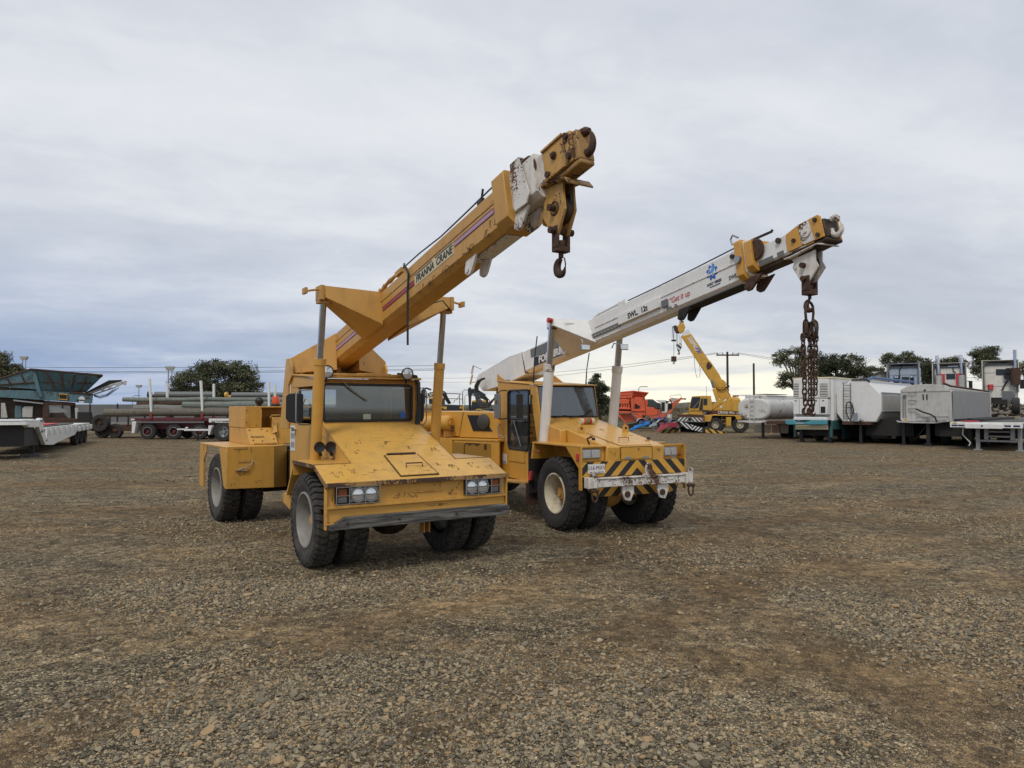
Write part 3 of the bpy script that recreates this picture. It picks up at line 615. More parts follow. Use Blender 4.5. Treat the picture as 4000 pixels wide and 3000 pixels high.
# ---- rear half
R1 = rad(36-32.5); RL = (-.232, 3.969, 0)
def rb(name, mats, fn, **k): return one(name, mats, C1, fn, loc=RL, rz=R1, **k)
def rear1(m):
    zt_ = 1.20
    m.hexa([(0, -.665, .565), (.72, -.665, .545), (.72, .3, .545), (0, -.6, .565), (0, -.665, zt_), (.72, -.665, zt_-.005), (.72, .3, zt_-.005), (0, -.6, zt_)])   # face of the left box
    m.hexa([(.722, -.665, .545), (1.0, -.40, .52), (1.0, .3, .52), (.722, .3, .545), (.722, -.665, zt_-.006), (1.0, -.40, zt_-.006), (1.0, .3, zt_-.006), (.722, .3, zt_-.006)])
    m.box(0, .72, -.598, 1.07, zt_-.03, zt_-.002)
    m.box(.0, .03, .80, 1.07, .47, zt_-.031)
    m.hexa([(0, -.598, .565), (.02, -.598, .565), (.02, -.50, .60), (0, -.50, .60), (0, -.598, zt_-.031), (.02, -.598, zt_-.031), (.02, -.22, zt_-.031), (0, -.22, zt_-.031)])
    m.hexa([(0, .62, 1.06), (.02, .62, 1.06), (.02, .80, .9), (0, .80, .9), (0, .62, zt_-.031), (.02, .62, zt_-.031), (.02, .80, zt_-.031), (0, .80, zt_-.031)])
    m.box(1.55, 2.2, -.6, 1.07, zt_-.03, zt_-.002); m.box(1.55, 2.2, -.62, -.6, .56, zt_-.002)
rb('rear_body', M['yel'], rear1, bevel=.006)
rb('patch_weld', M['yelrust'], lambda m: (m.box(.17, .36, -.672, -.6655, .955, .985), m.box(.10, .30, -.672, -.6655, 1.16, 1.19), m.box(.13, .33, -.69, -.666, .83, .85)))
def eng(m):
    m.prism([(.40, -.2, 1.20), (.40, .95, 1.20), (.40, .95, 1.82), (.40, .10, 1.82), (.40, .10, 1.46)], (1.2, 0, 0))
rb('engine_cover', M['yel'], lambda m: (m.prism([(.46, -.28, 1.20), (.46, 1.0, 1.20), (.46, 1.0, 1.46), (.46, -.02, 1.46)], (.44, 0, 0)),
     m.prism([(.45, .02, 1.462), (.45, 1.0, 1.462), (.45, 1.0, 1.812), (.45, .0, 1.812)], (.27, 0, 0)),
     m.box(.721, 1.5, .45, 1.0, 1.22, 1.812), m.box(.721, 1.55, .0, .45, 1.79, 1.812),
     m.prism([(.92, -.1, 1.2), (.92, .4, 1.2), (.92, .4, 1.63), (.92, -.02, 1.63)], (.6, 0, 0)), m.box(.90, 1.5, -.12, .4, 1.19, 1.215)), bevel=.006)
rb('cover_lid', M['yel'], lambda m: m.hexa([(.84, -.13, 1.36), (.93, -.13, 1.40), (.93, -.10, 1.40), (.84, -.10, 1.36), (.88, -.02, 1.64), (.95, -.02, 1.60), (.95, .01, 1.60), (.88, .01, 1.64)]))
rb('grab_rail', M['yelrust'], lambda m: (m.tube([(.50, -.33, 1.215), (.86, -.33, 1.215)], .014, 6), m.tube([(.82, -.1, 1.62), (.84, -.12, 1.665), (.98, -.12, 1.665)], .012, 6)), )
bc = rb('beacon', M['black'], lambda m: m.lathe([(.075, 1.812), (.08, 1.84), (.065, 1.86), (.0, 1.86)], 20, 'z', (1.02, .25, 0)))
one('beacon_lens', simple('orange_beacon', (.75, .10, .02), .25), bc, lambda m: m.lathe([(.06, 1.86), (.062, 1.90), (.055, 1.97), (.045, 1.985), (0, 1.985)], 20, 'z', (1.02, .25, 0)))
rb('air_intake', M['black'], lambda m: (m.ball((.76, .3, 1.90), .075, 14, (1, 1, .9)), m.cyl((.76, .3, 1.81), (.76, .3, 1.84), .04)))
rb('rear_chassis', M['dark'], lambda m: (m.box(1.02, 1.5, -1.2, 1.0, .55, 1.1), m.cyl((.3, 0, .53), (1.9, 0, .53), .12)))
for x, sd_, du in ((.135, -1, 'outer'), (.475, -1, 'inner'), (1.785, 1, 'inner'), (2.125, 1, 'outer')):
    p = Vector(RL)+Matrix.Rotation(R1, 3, 'Z') @ Vector((x, 0, .53))
    w_ = wheel(C1, p, .53, .27, .30, wm, 'bar', sd_, du, hub=Y, lugs=40); w_.rotation_euler.z += R1
# ================================================================ crane two: yellow body, white boom
A2 = rad(26.5)
C2 = empty('mobile_crane', 'farther mobile crane with an orange-yellow body, black-striped front and white boom', 'mobile crane', (.603, 10.444, 0), A2)
Y2 = M['yel2']
def hz2(y): return 1.245+.2*(y+.78)
b = MB(); b.px(.42, 1.43, [(-.775, 1.245), (-.76, 1.055), (-.76, .8), (.98, .8), (.98, 1.60)]); b.px(.30, .419, [(.3, 1.246), (.3, 1.455), (.98, 1.595), (.98, 1.246)])
bon = b.build('bonnet', M['yel2h'], C2, bevel=.018)
one('bonnet_panel', M['yel2h'], bon, lambda m: m.prism([(x, y, hz2(y)+.001) for x, y in ((.66, -.74), (1.20, -.74), (1.34, .02), (.60, .02))], (0, 0, .008)), bevel=.003)
one('panel_gap', M['blackp'], bon, lambda m: m.tube([(.655, -.745, hz2(-.745)+.002), (.595, .03, hz2(.03)+.002), (1.345, .03, hz2(.03)+.002), (1.205, -.745, hz2(-.745)+.002)], .004, 4))
one('grille_door', Y2, bon, lambda m: m.box(.655, 1.195, -.782, -.777, 1.062, 1.225), bevel=.002)
one('door_gap', M['blackp'], bon, lambda m: (m.tube([(.648, -.778, 1.06), (.648, -.778, 1.235)], .004, 4), m.tube([(1.202, -.778, 1.06), (1.202, -.778, 1.235)], .004, 4), m.tube([(.648, -.778, 1.236), (1.202, -.778, 1.236)], .004, 4)))
for x in (.77, 1.08): one('catch', M['steel'], bon, lambda m: m.box(x-.05, x+.05, -.789, -.7825, 1.06, 1.10), bevel=.003)
for x, y in ((.50, .014), (1.30, .0)):
    def lug(m):
        z = hz2(y); pts = [(x-.055, z-.0), (x-.055, z+.07)]+[(x+.055*cos(a), z+.075+.05*sin(a)) for a in [rad(d) for d in range(160, 0, -20)]]+[(x+.055, z+.07), (x+.055, z)]
        m.py(y, y+.022, pts)
    lo = one('lifting_eye', Y2, bon, lug, bevel=.004)
    one('eye_hole', M['rust'], lo, lambda m: m.cyl((x, y-.003, hz2(y)+.075), (x, y+.025, hz2(y)+.075), .021, 12))
one('handle', M['yelrust'], bon, lambda m: m.tube([(.82, -.50, hz2(-.5)+.008), (.82, -.49, hz2(-.5)+.055), (.99, -.49, hz2(-.49)+.055), (.99, -.50, hz2(-.5)+.008)], .009, 6))
for x, y in ((.46, -.39), (1.40, -.446)): one('rubber_stop', M['black'], bon, lambda m: m.box(x-.03, x+.01, y-.02, y+.02, hz2(y)-.002, hz2(y)+.035), bevel=.005)
for x, y in ((.55, -.2), (1.25, -.2), (.62, -.55), (1.33, -.5)): one('hinge', M['yelrust'], bon, lambda m: m.cyl((x-.04, y, hz2(y)+.006), (x+.04, y, hz2(y)+.006), .01, 6))
rc = MB()
for k, mt in enumerate((0, 1, 2, 3, 0)):
    rc.mi = mt; rc.lathe([(.0, .84+.05*k), (.05, .84+.05*k), (.05, .89+.05*k), (0, .89+.05*k)], 16, 'x', (0, .60, hz2(.6)+.052))
rc.build('cap_ball', [M['cream'], M['redp'], simple('green_band', (.05, .25, .08), .4), M['red'], M['red']], bon)
one('bent_bracket', M['rust'], bon, lambda m: m.tube([(.33, -.48, 1.25), (.31, -.45, 1.33), (.27, -.5, 1.35), (.35, -.5, 1.375)], .014, 6))
# front frame with lamp boxes and hazard boards
b = MB()
b.box(-.012, .012, -.785, -.735, .655, 1.255); b.box(1.79, 1.812, -.785, -.735, .60, 1.255)
b.box(0, .419, -.76, .66, 1.238, 1.262); b.box(1.432, 1.80, -.36, .66, 1.238, 1.262); b.box(1.432, 1.795, -.76, -.735, 1.237, 1.258)
b.hexa([(0, .64, 1.0), (.36, .64, 1.0), (.36, .70, 1.0), (0, .70, 1.0), (0, .60, 1.237), (.36, .60, 1.237), (.36, .64, 1.237), (0, .64, 1.237)])
b.px(0, .02, [(-.73, 1.236), (-.36, 1.236), (-.70, .95), (-.70, .66), (-.73, .66)])
b.px(1.785, 1.80, [(-.73, 1.236), (-.36, 1.236), (-.70, .95), (-.70, .66), (-.73, .66)])
b.box(.02, .415, -.72, -.70, 1.04, 1.236); b.box(1.435, 1.60, -.72, -.70, 1.04, 1.236)
b.box(.0, 1.80, -.765, -.7505, .85, 1.035)
b.build('front_frame', Y2, C2, bevel=.004)
one('hazard_board', M['hzY'], C2, lambda m: m.box(.014, 1.788, -.782, -.766, .836, 1.04), bevel=.002)
one('hazard_board', M['hzY'], C2, lambda m: m.prism([(.16, -.70, .62), (.30, -.70, .545), (1.58, -.70, .545), (1.74, -.70, .62), (1.74, -.70, .69), (.16, -.70, .69)], (0, .018, 0)), bevel=.002)
for x0, x1, s_ in ((.02, .33, 1), (1.44, 1.68, -1)):
    h = one('headlight', M['steel'], C2, lambda m: m.box(x0, x1, -.745, -.721, 1.085, 1.215), bevel=.006)
    w_ = (x1-x0)/2
    for k in (0, 1): one('lens', M['lens'], h, lambda m: m.box(x0+.015+k*w_, x0+w_-.008+k*w_, -.752, -.7455, 1.10, 1.20), bevel=.008)
one('indicator', M['amber'], C2, lambda m: m.box(1.70, 1.735, -.78, -.73, 1.07, 1.13), bevel=.01)
one('indicator', M['amber'], C2, lambda m: m.box(-.03, -.002, .38, .50, 1.10, 1.145), bevel=.006)
one('side_marker', M['redp'], C2, lambda m: m.box(-.02, .0, -.72, -.66, 1.06, 1.16), bevel=.006)
np_ = one('number_plate', M['whitep'], C2, lambda m: m.box(.093, .373, -.80, -.796, .886, 1.012), bevel=.004)
text('lettering', '116\u00b7MXV', .082, frameM((.233, -.8025, .958), (1, 0, 0), (0, 0, 1)), simple('maroon_print', (.12, .02, .04), .5), np_, 0, -.001, sx=.92)
text('lettering', 'QUEENSLAND - SUNSHINE STATE', .017, frameM((.233, -.8025, .902), (1, 0, 0), (0, 0, 1)), M['greyp'], np_, 0, .0, sx=.9)
one('plate_bolt', M['steel'], np_, lambda m: m.cyl((.12, -.801, .95), (.12, -.807, .95), .006, 6))
bb = one('bumper_beam', M['whiterust'], C2, lambda m: (m.box(.18, 1.70, -.90, -.80, .70, .828), m.box(.03, .18, -.92, -.79, .69, .838), m.box(1.70, 1.79, -.92, -.79, .685, .838), m.box(.05, 1.77, -.915, -.901, .81, .828)), bevel=.008)
one('tow_eye', M['whiterust'], bb, lambda m: (m.py(-.90, -.87, [(.93, .833), (.99, .86), (1.0, .96), (1.02, 1.0), (1.055, 1.015), (1.09, 1.0), (1.11, .96), (1.12, .86), (1.18, .833)])), bevel=.004)
one('tow_eye_hole', M['rust'], bb, lambda m: m.cyl((1.055, -.905, .95), (1.055, -.865, .95), .036, 14))
for x in (.11, 1.77):
    one('shackle_bracket', M['whiterust'], bb, lambda m: (m.box(x-.035, x+.035, -.955, -.921, .70, .89), m.cyl((x, -.96, .89), (x, -.92, .89), .038, 14)), bevel=.006)
    one('shackle', M['rust'], bb, lambda m: (m.cyl((x-.06, -.94, .665), (x+.06, -.94, .665), .022, 10), m.tube([(x-.04, -.94, .66), (x-.045, -.94, .60), (x-.035, -.94, .54), (x, -.94, .51), (x+.035, -.94, .54), (x+.045, -.94, .60), (x+.04, -.94, .66)], .013, 8)))
for x in (.72, 1.33):
    one('tie_down_bracket', M['whiterust'], bb, lambda m: m.py(-.86, -.82, [(x-.10, .70), (x-.10, .62), (x-.05, .50), (x+.04, .48), (x+.10, .60), (x+.10, .70)]), bevel=.006)
    one('bracket_bolt', M['rust'], bb, lambda m: m.cyl((x-.02, -.88, .58), (x-.02, -.82, .58), .045, 12))
one('mud_flap', M['rustred'], C2, lambda m: m.box(0, .55, .86, .875, .26, .60), bevel=.003)
one('red_reflector', M['redp'], C2, lambda m: m.hexa([(-.004, .72, .66), (.03, .72, .66), (.03, .78, .66), (-.004, .78, .66), (-.004, .68, .80), (.03, .68, .80), (.03, .74, .80), (-.004, .74, .80)]))
one('inner_guard', M['dark'], C2, lambda m: (m.box(.56, .58, -.70, .80, .72, 1.236), m.box(1.28, 1.30, -.70, .80, .72, 1.236), m.box(.02, .56, .80, .82, .45, 1.2)))
one('chassis', M['dark'], C2, lambda m: (m.box(.60, 1.26, -.69, .95, .58, .79), m.box(.62, 1.2, .96, 2.9, .5, .95), m.box(.45, 1.3, -.66, .9, .80, 1.05)))
one('axle', M['yelrust'], C2, lambda m: (m.cyl((.2, 0, .53), (1.7, 0, .53), .11, 16), m.ball((.95, 0, .50), .26, 16, (1, .8, .85))))
wm2 = (M['tyre2'], M['rimc'])
for x, sd_, du in ((.14, -1, 'outer'), (.49, -1, 'inner'), (1.40, 1, 'inner'), (1.74, 1, 'outer')):
    wheel(C2, (x, 0, .535), .535, .285, .285, wm2, 'zig', sd_, du, hub=M['yelrust'], lugs=30)
# ---- cab
b = MB(); x0, x1 = .32, 1.46
sy = lambda z: .98+(z-1.62)*.24            # leaning front
b.px(x0, x0+.03, [(sy(1.2), 1.2), (sy(2.16), 2.16), (1.33, 2.165), (1.33, 1.08), (1.20, 1.08), (1.0, .9), (1.0, .62), (1.57, .55), (2.55, .53), (2.60, 2.27), (2.15, 2.215), (2.15, 1.08), (1.33, 1.078), (1.33, 2.165)][:6]+[(1.0, .88), (.86, .86), (.86, .62), (1.33, .58), (1.33, 1.0)])
b.box(x0, x0+.03, 1.331, 2.15, .57, 1.08); b.px(x0, x0+.03, [(1.331, 2.085), (1.331, 2.17), (2.15, 2.225), (2.15, 2.085)])
b.px(x0, x0+.03, [(2.151, .54), (2.151, 2.225), (2.58, 2.26), (2.53, .53)])
b.px(x1-.03, x1, [(sy(1.2), 1.0), (sy(2.16), 2.16), (1.30, 2.165), (1.30, 1.0)]); b.box(x1-.03, x1, 1.301, 2.15, 1.0, 1.55); b.px(x1-.03, x1, [(1.301, 2.06), (1.301, 2.165), (2.15, 2.225), (2.15, 2.06)]); b.px(x1-.03, x1, [(2.151, 1.0), (2.151, 2.225), (2.58, 2.26), (2.58, 1.0)])
b.hexa([(x0+.031, sy(1.5), 1.5), (x1-.031, sy(1.5), 1.5), (x1-.031, sy(1.5)+.03, 1.5), (x0+.031, sy(1.5)+.03, 1.5), (x0+.031, sy(1.63), 1.63), (x1-.031, sy(1.63), 1.63), (x1-.031, sy(1.63)+.03, 1.63), (x0+.031, sy(1.63)+.03, 1.63)])
b.box(x0+.031, .55, 2.50, 2.53, .9, 2.2); b.box(1.15, x1-.031, 2.50, 2.53, .9, 2.2); b.box(.551, 1.149, 2.50, 2.53, .9, 1.65); b.box(.551, 1.149, 2.50, 2.53, 2.02, 2.2)
b.box(x0+.031, x1-.031, 1.02, 2.49, .86, .9)
cab = b.build('cab', Y2, C2, bevel=.006)
one('roof', Y2, cab, lambda m: (m.prism([(x0-.015, 1.06, 2.155), (x0-.015, 2.60, 2.262), (x0-.015, 2.60, 2.285), (x0-.015, 1.06, 2.178)], (x1-x0+.03, 0, 0))), bevel=.008)
one('roof_bracket', Y2, cab, lambda m: (m.px(x0, x0+.02, [(2.60, 2.286), (2.25, 2.262), (2.60, 2.40)]), m.px(x1-.03, x1-.01, [(2.60, 2.286), (2.15, 2.255), (2.60, 2.45)])))
one('windscreen', M['glass'], cab, lambda m: m.prism([(x0+.035, sy(1.63)+.008, 1.632), (x1-.035, sy(1.63)+.008, 1.632), (x1-.035, sy(2.15)+.008, 2.15), (x0+.035, sy(2.15)+.008, 2.15)], (0, .006, 0)))
one('windscreen_seal', M['black'], cab, lambda m: m.tube([(x, sy(z)-.004, z) for x, z in ((x0+.03, 1.64), (x1-.03, 1.64), (x1-.03, 2.145), (x0+.03, 2.145))], .010, 6, True))
one('rear_window', M['glass'], cab, lambda m: m.box(.551, 1.149, 2.512, 2.518, 1.65, 2.02))
one('side_window', M['dglass'], cab, lambda m: m.box(x1-.018, x1-.012, 1.301, 2.15, 1.55, 2.06))
door = one('door', Y2, cab, lambda m: m.box(x0-.012, x0-.001, 1.50, 2.10, .86, 1.045), bevel=.004)
one('door_frame', M['black'], door, lambda m: m.tube([(x0-.008, y, z) for y, z in ((1.36, 1.14), (1.36, 2.03), (1.41, 2.085), (2.08, 2.09), (2.13, 2.04), (2.13, 1.14), (2.08, 1.085), (1.41, 1.08))], .019, 6, True))
one('door_glass', M['dglass'], door, lambda m: m.box(x0+.008, x0+.013, 1.36, 2.13, 1.10, 2.07))
one('door_bar', M['black'], door, lambda m: (m.tube([(x0-.02, 1.36, 1.60), (x0-.02, 2.12, 1.585)], .011, 6), m.tube([(x0-.02, 1.9, 1.57), (x0-.02, 1.62, 1.13)], .012, 6)))
one('door_handle', M['black'], door, lambda m: m.tube([(x0-.01, 1.25, 2.0), (x0-.03, 1.24, 1.9), (x0-.03, 1.25, 1.75), (x0-.01, 1.26, 1.70)], .013, 6))
one('grab_handle', M['steel'], cab, lambda m: m.tube([(x0-.01, 2.46, 1.5), (x0-.07, 2.42, 1.46), (x0-.06, 2.40, 1.3), (x0-.01, 2.28, 1.245)], .014, 6))
mr = one('mirror', M['steel'], cab, lambda m: m.box(.10, .12, 2.02, 2.26, 1.60, 2.03), bevel=.008)
mr.data.materials[0] = M['greyp'] if False else simple('mirror_back', (.26, .26, .25), .45, .5)
one('mirror_arm', M['black'], mr, lambda m: (m.tube([(x0, 2.2, 2.09), (.18, 2.15, 2.09), (.11, 2.12, 2.04)], .010, 5), m.tube([(x0, 2.2, 1.60), (.18, 2.15, 1.585), (.11, 2.12, 1.60)], .010, 5)))
one('mirror_lamp', M['amber'], mr, lambda m: m.box(.085, .10, 2.15, 2.19, 1.86, 1.92), bevel=.004)
one('mirror', M['black'], cab, lambda m: m.box(1.50, 1.52, 1.15, 1.30, 1.62, 1.92), bevel=.01)
one('seat', M['fabric'], cab, lambda m: (m.box(.6, 1.0, 1.75, 2.15, 1.15, 1.32), m.box(.62, .98, 2.1, 2.22, 1.32, 1.85)), bevel=.05)
one('steering_wheel', M['black'], cab, lambda m: m.tube([(.72+.19*cos(a), 1.36+.10*sin(a), 1.58+.12*sin(a)) for a in [k*2*pi/20 for k in range(20)]], .013, 6, True))
one('dashboard', M['black'], cab, lambda m: m.box(.36, 1.42, 1.03, 1.25, 1.3, 1.60), bevel=.03)
one('lining', M['dark'], cab, lambda m: (m.box(.36, 1.42, 1.28, 2.47, 2.08, 2.11), m.box(.36, .54, 2.44, 2.48, .92, 2.07), m.box(1.16, 1.42, 2.44, 2.48, .92, 2.07)))
for xs in ((.56, .80), (.86, 1.14)):
    one('wiper', M['black'], cab, lambda m: (m.tube([(xs[0], .96, 1.625), (xs[1], .98, 1.66)], .009, 5), m.tube([(xs[0]-.1, .975, 1.65), (xs[0]+.3, .985, 1.655)], .006, 5)))
one('wiper', M['black'], cab, lambda m: m.tube([(1.1, .97, 1.62), (1.32, .99, 1.76)], .009, 5))
st = one('warning_label', M['whitep'], cab, lambda m: m.box(x0-.005, x0-.0008, 2.20, 2.36, .80, .97))
def tig(m):
    for k in range(4): m.prism([(x0-.0065, 2.35-.04*k, .81), (x0-.0065, 2.335-.04*k, .81), (x0-.0065, 2.35-.04*k, .85), (x0-.0065, 2.365-.04*k, .85)], (-.002, 0, 0))
one('label_stripes', M['blackp'], st, tig)
one('step_plate', M['yelrust'], cab, lambda m: m.px(x0-.30, x0, [(.95, .58), (2.5, .50), (2.5, .53), (.95, .61)]), bevel=.003)
for x, y, z0, z1 in ((.28, 1.13, 2.19, 2.96), (1.30, 1.15, 2.16, 2.72)): one('aerial', M['black'], C2, lambda m: m.tube([(x, y, z0), (x+.02, y, (z0+z1)/2), (x+.07, y, z1)], [.014, .009, .011], 6))
# ---- lift cylinders
for x in (.25, 1.53):
    B0, B1, B2 = Vector((x, .73, 1.24)), Vector((x, .55, 2.45)), Vector((x, .46, 3.10))
    bc = one('lift_cylinder', M['white'], C2, lambda m: m.cyl(B0, B1, .078, 24), label='white-painted barrel')
    one('cylinder_head', M['whiterust'], bc, lambda m: m.cyl(B1-(B1-B0).normalized()*.09, B1+(B1-B0).normalized()*.02, .088, 24), bevel=.006)
    one('rod', M['chrome'], bc, lambda m: m.cyl(B1+(B1-B0).normalized()*.02, B2, .052, 20))
# ---- boom
BB2 = rad(8.6)
def bt2(x, s, h): return (x, -s*cos(BB2)+h*sin(BB2), 3.162+s*sin(BB2)+h*cos(BB2))
XL2, XR2 = .72, .98
def T2(): return MB(bt2)
b = T2(); secT(b, XL2, XR2, -2.36, 3.06, -.41, .0, .05); boom = b.build('boom', M['white'], C2, smooth=40)
b = T2(); b.prism([(XL2-.002, -2.361, -.43), (XL2-.002, -2.361, .004), (XL2-.10, -2.75, -.02), (XL2-.16, -4.05, -.10), (XL2-.16, -4.25, -.22), (XL2-.13, -3.95, -.46), (XL2-.10, -3.1, -.50)], (.46, 0, 0))
foot = b.build('boom_foot', M['white'], boom, bevel=.012)
one('foot_guide', M['whiterust'], foot, lambda m: (m.tube([bt2(.55, -4.25, .12), bt2(.55, -4.35, -.02), bt2(.55, -4.33, -.06), bt2(.55, -4.47, -.23)], .02, 6), m.tube([bt2(.55, -4.25, .12), bt2(.60, -4.0, .0)], .01, 5), m.tube([bt2(.55, -4.44, -.20), bt2(.60, -4.1, -.25)], .01, 5)))
one('wear_line', M['rustred'], boom, lambda m: m.tube([bt2(XL2-.003, -2.41, .0), bt2(XL2-.003, -2.34, -.39), bt2(XL2+.05, -2.31, -.415)], .011, 5))
def d2(name, mt, s0, s1, h0, h1, par, k=.0025, x=XL2):
    b = T2(); b.box(x-k, x-.0004, s0, s1, h0, h1); return b.build(name, M[mt], par)
b = T2(); b.prism([(XL2-.0025, -2.09, -.03), (XL2-.0025, -1.03, -.04), (XL2-.0025, -.9, -.25), (XL2-.0025, -1.15, -.22), (XL2-.0025, -2.09, -.18)], (.002, 0, 0)); b.build('overpainted_patch', M['greyp'], boom)
fh = d2('hire_sign', 'blackp', -1.98, -.86, -.355, -.20, boom, .004)
MT2 = lambda s, h, x=XL2-.0065: frameM(bt2(x, s, h), (0, -cos(BB2), sin(BB2)), (0, sin(BB2), cos(BB2)))
text('lettering', 'FOR HIRE', .165, MT2(-1.42, -.282), M['whitep'], fh, .12, .008, sx=1.12)
def band(m, s0, s1, h): m.box(XL2-.012, XL2-.001, s0, s1, h-.012, h+.012)
b = T2(); b.box(XL2-.010, XL2-.0008, .0, 3.05, -.165, -.150); b.build('side_rib', M['white'], boom)
d2('boom_scale', 'greyp', -.18, .66, -.305, -.245, boom, .02)
b = T2(); [b.box(XL2-.022, XL2-.0205, -.15+.085*k, -.13+.085*k, -.295, -.275) for k in range(9)]; b.build('scale_marks', M['cream'], boom)
sw = T2(); sw.box(XL2-.045, XL2-.0008, .66, 1.60, -.292, -.158); sw = sw.build('load_plate', M['white'], boom, bevel=.004)
text('lettering', 'SWL.  12t', .105, MT2(1.13, -.232, XL2-.047), M['blackp'], sw, 0, .003, sx=1.05)
d2('bracket', 'greyp', 1.63, 1.74, -.31, -.22, boom, .03)
gt = simple('faded_red_print', (.55, .12, .13), .5)
text('slogan', '\u201cGet it up', .105, MT2(1.96, -.262, XL2-.002), gt, boom, .2, .001, sx=.95)
text('load_text', 'SWL. 12t', .055, MT2(1.80, -.348, XL2-.002), M['blackp'], boom, 0, .001)
text('load_text', 'SWL. 8t', .068, MT2(2.955, -.300, XL2-.002), M['blackp'], boom, 0, .001)
# round emblem: gear with a drop and a swirl
gb = T2(); gc_ = (2.585, -.135)
pts = []
for k in range(8):
    for da, rr_ in ((-.26, .075), (-.15, .098), (.15, .098), (.26, .075)):
        a = 2*pi*k/8+da+.39; pts.append((gc_[0]+rr_*cos(a), gc_[1]+rr_*sin(a)))
gb.prism([(XL2-.0025, s, h) for s, h in pts], (.002, 0, 0)); em = gb.build('emblem', M['bluep'], boom)
b = T2(); b.prism([(XL2-.004, gc_[0]+.060*cos(a), gc_[1]+.060*sin(a)) for a in [2*pi*k/20 for k in range(20)]], (.0012, 0, 0)); b.build('emblem_ground', M['whitep'], em)
b = T2(); b.prism([(XL2-.0055, gc_[0]+s, gc_[1]+h) for s, h in ((.02, .115), (.045, .06), (.04, .01), (.015, -.01), (.0, -.03), (.01, -.055), (-.025, -.045), (-.035, -.01), (-.02, .02), (.01, .05))], (.0012, 0, 0)); b.build('emblem_drop', M['lblue'], em)
b = T2(); b.prism([(XL2-.0055, gc_[0]+s, gc_[1]+h) for s, h in ((-.05, .01), (-.03, .045), (-.03, -.02), (0, -.052), (.045, -.035), (.02, -.07), (-.03, -.06))], (.0010, 0, 0)); b.build('emblem_swirl', M['bluep'], em)
text('lettering', 'AGO VIRES', .048, MT2(2.60, -.272, XL2-.002), M['dkline'], em, 0, .0015, sx=1.05)
d2('emblem_underline', 'dkline', 2.52, 2.70, -.315, -.303, em)
# arms
for sgn in (-1, 1):
    cx = .86; xt = cx+sgn*.64; xr = cx+sgn*.125
    b = MB(); zt2 = lambda y: 3.165-.1512*y; zb2 = lambda y: 2.765-.1512*y
    b.hexa([(xt, .36, 3.05), (xr, -.05, zb2(-.05)), (xr, .85, zb2(.85)), (xt, .58, 3.03), (xt, .36, 3.17), (xr, .18, zt2(.18)), (xr, .85, zt2(.85)), (xt, .58, 3.15)])
    a = b.build('boom_arm', M['white'], boom, bevel=.006)
    one('arm_end', M['drust'], a, lambda m: m.box(min(xt, xt-sgn*.16), max(xt, xt-sgn*.16), .37, .55, 3.0, 3.06), bevel=.01)
    one('arm_lamp', M['red'], a, lambda m: (m.cyl((xt+sgn*.0, .42, 3.13), (xt+sgn*.07, .42, 3.14), .04, 12)))
aa = text('fitting_print', 'AUSTRALIA', .03, frameM((.44, .26, 3.08), (1, -.25, 0), (0, 0, 1)), M['greyp'], boom, 0, 0)
wl = one('work_light', M['steel'], C2, lambda m: (m.box(.50, .66, .02, .07, 2.66, 2.75), m.tube([(.56, .06, 2.75), (.56, .10, 2.84)], .012, 5)), bevel=.006)
one('lens', M['lens'], wl, lambda m: m.box(.51, .65, .012, .0195, 2.67, 2.74))
wl = one('work_light', M['steel'], C2, lambda m: (m.box(1.27, 1.43, .10, .15, 2.70, 2.79), m.tube([(1.27, .13, 2.78), (1.18, .14, 2.80), (1.14, .14, 2.72)], .012, 5)), bevel=.006)
one('lens', M['lens'], wl, lambda m: m.box(1.28, 1.42, .092, .0995, 2.71, 2.78))
b = T2(); b.cyl((XL2-.06, -.86, -.25), (XL2-.001, -.86, -.25), .14, 24); b.build('cover_disc', M['white'], boom, bevel=.01)
# collars and sections
b = T2(); secT(b, .66, 1.04, 3.03, 3.13, -.40, .07, .06); col_ = b.build('boom_collar', Y2, boom, bevel=.006)
b = T2(); secT(b, .70, 1.0, 3.131, 3.17, -.37, .05, .05); b.build('collar_gap', M['white'], boom)
b = T2(); secT(b, .67, 1.03, 3.171, 3.275, -.34, .02, .06); col2 = b.build('section_collar', Y2, boom, bevel=.006)
b = T2(); b.lathe([(.0, .70), (.11, .70), (.12, .715), (.11, .73), (0, .73)], 24, 'x', (0, 3.30, -.11)); b.build('sheave', M['rustred'], boom)
b = T2(); b.tube([(.68, 3.0, .05), (.68, 2.98, .12), (.68, 3.02, .16), (.68, 3.10, .10)], .012, 6); b.cyl((.62, 3.09, -.16), (.66, 3.09, -.16), .045, 14); b.build('hose_guide', M['steel'], boom)
b = T2(); secT(b, .74, .96, 3.27, 3.76, -.30, -.085, .02); s3 = b.build('inner_section', M['white'], boom, bevel=.004)
b = T2(); b.box(.77, .93, 3.2, 4.1, -.35, -.302); b.build('underside_plate', M['drust'], boom, bevel=.01)
b = T2(); b.box(.736, .7395, 3.30, 3.50, -.295, -.245); b.box(.736, .7395, 3.56, 3.65, -.292, -.24); b.build('grey_label', M['greyp'], s3)
b = T2(); b.tube([(.75, 3.22, .03), (.75, 3.52, .02), (.75, 3.53, .04)], .016, 6); b.build('guide_arm', M['drust'], s3)
hp_ = [(3.72, -.29), (3.72, -.10), (3.90, -.055), (4.14, -.045), (4.165, -.07), (4.18, -.29)]
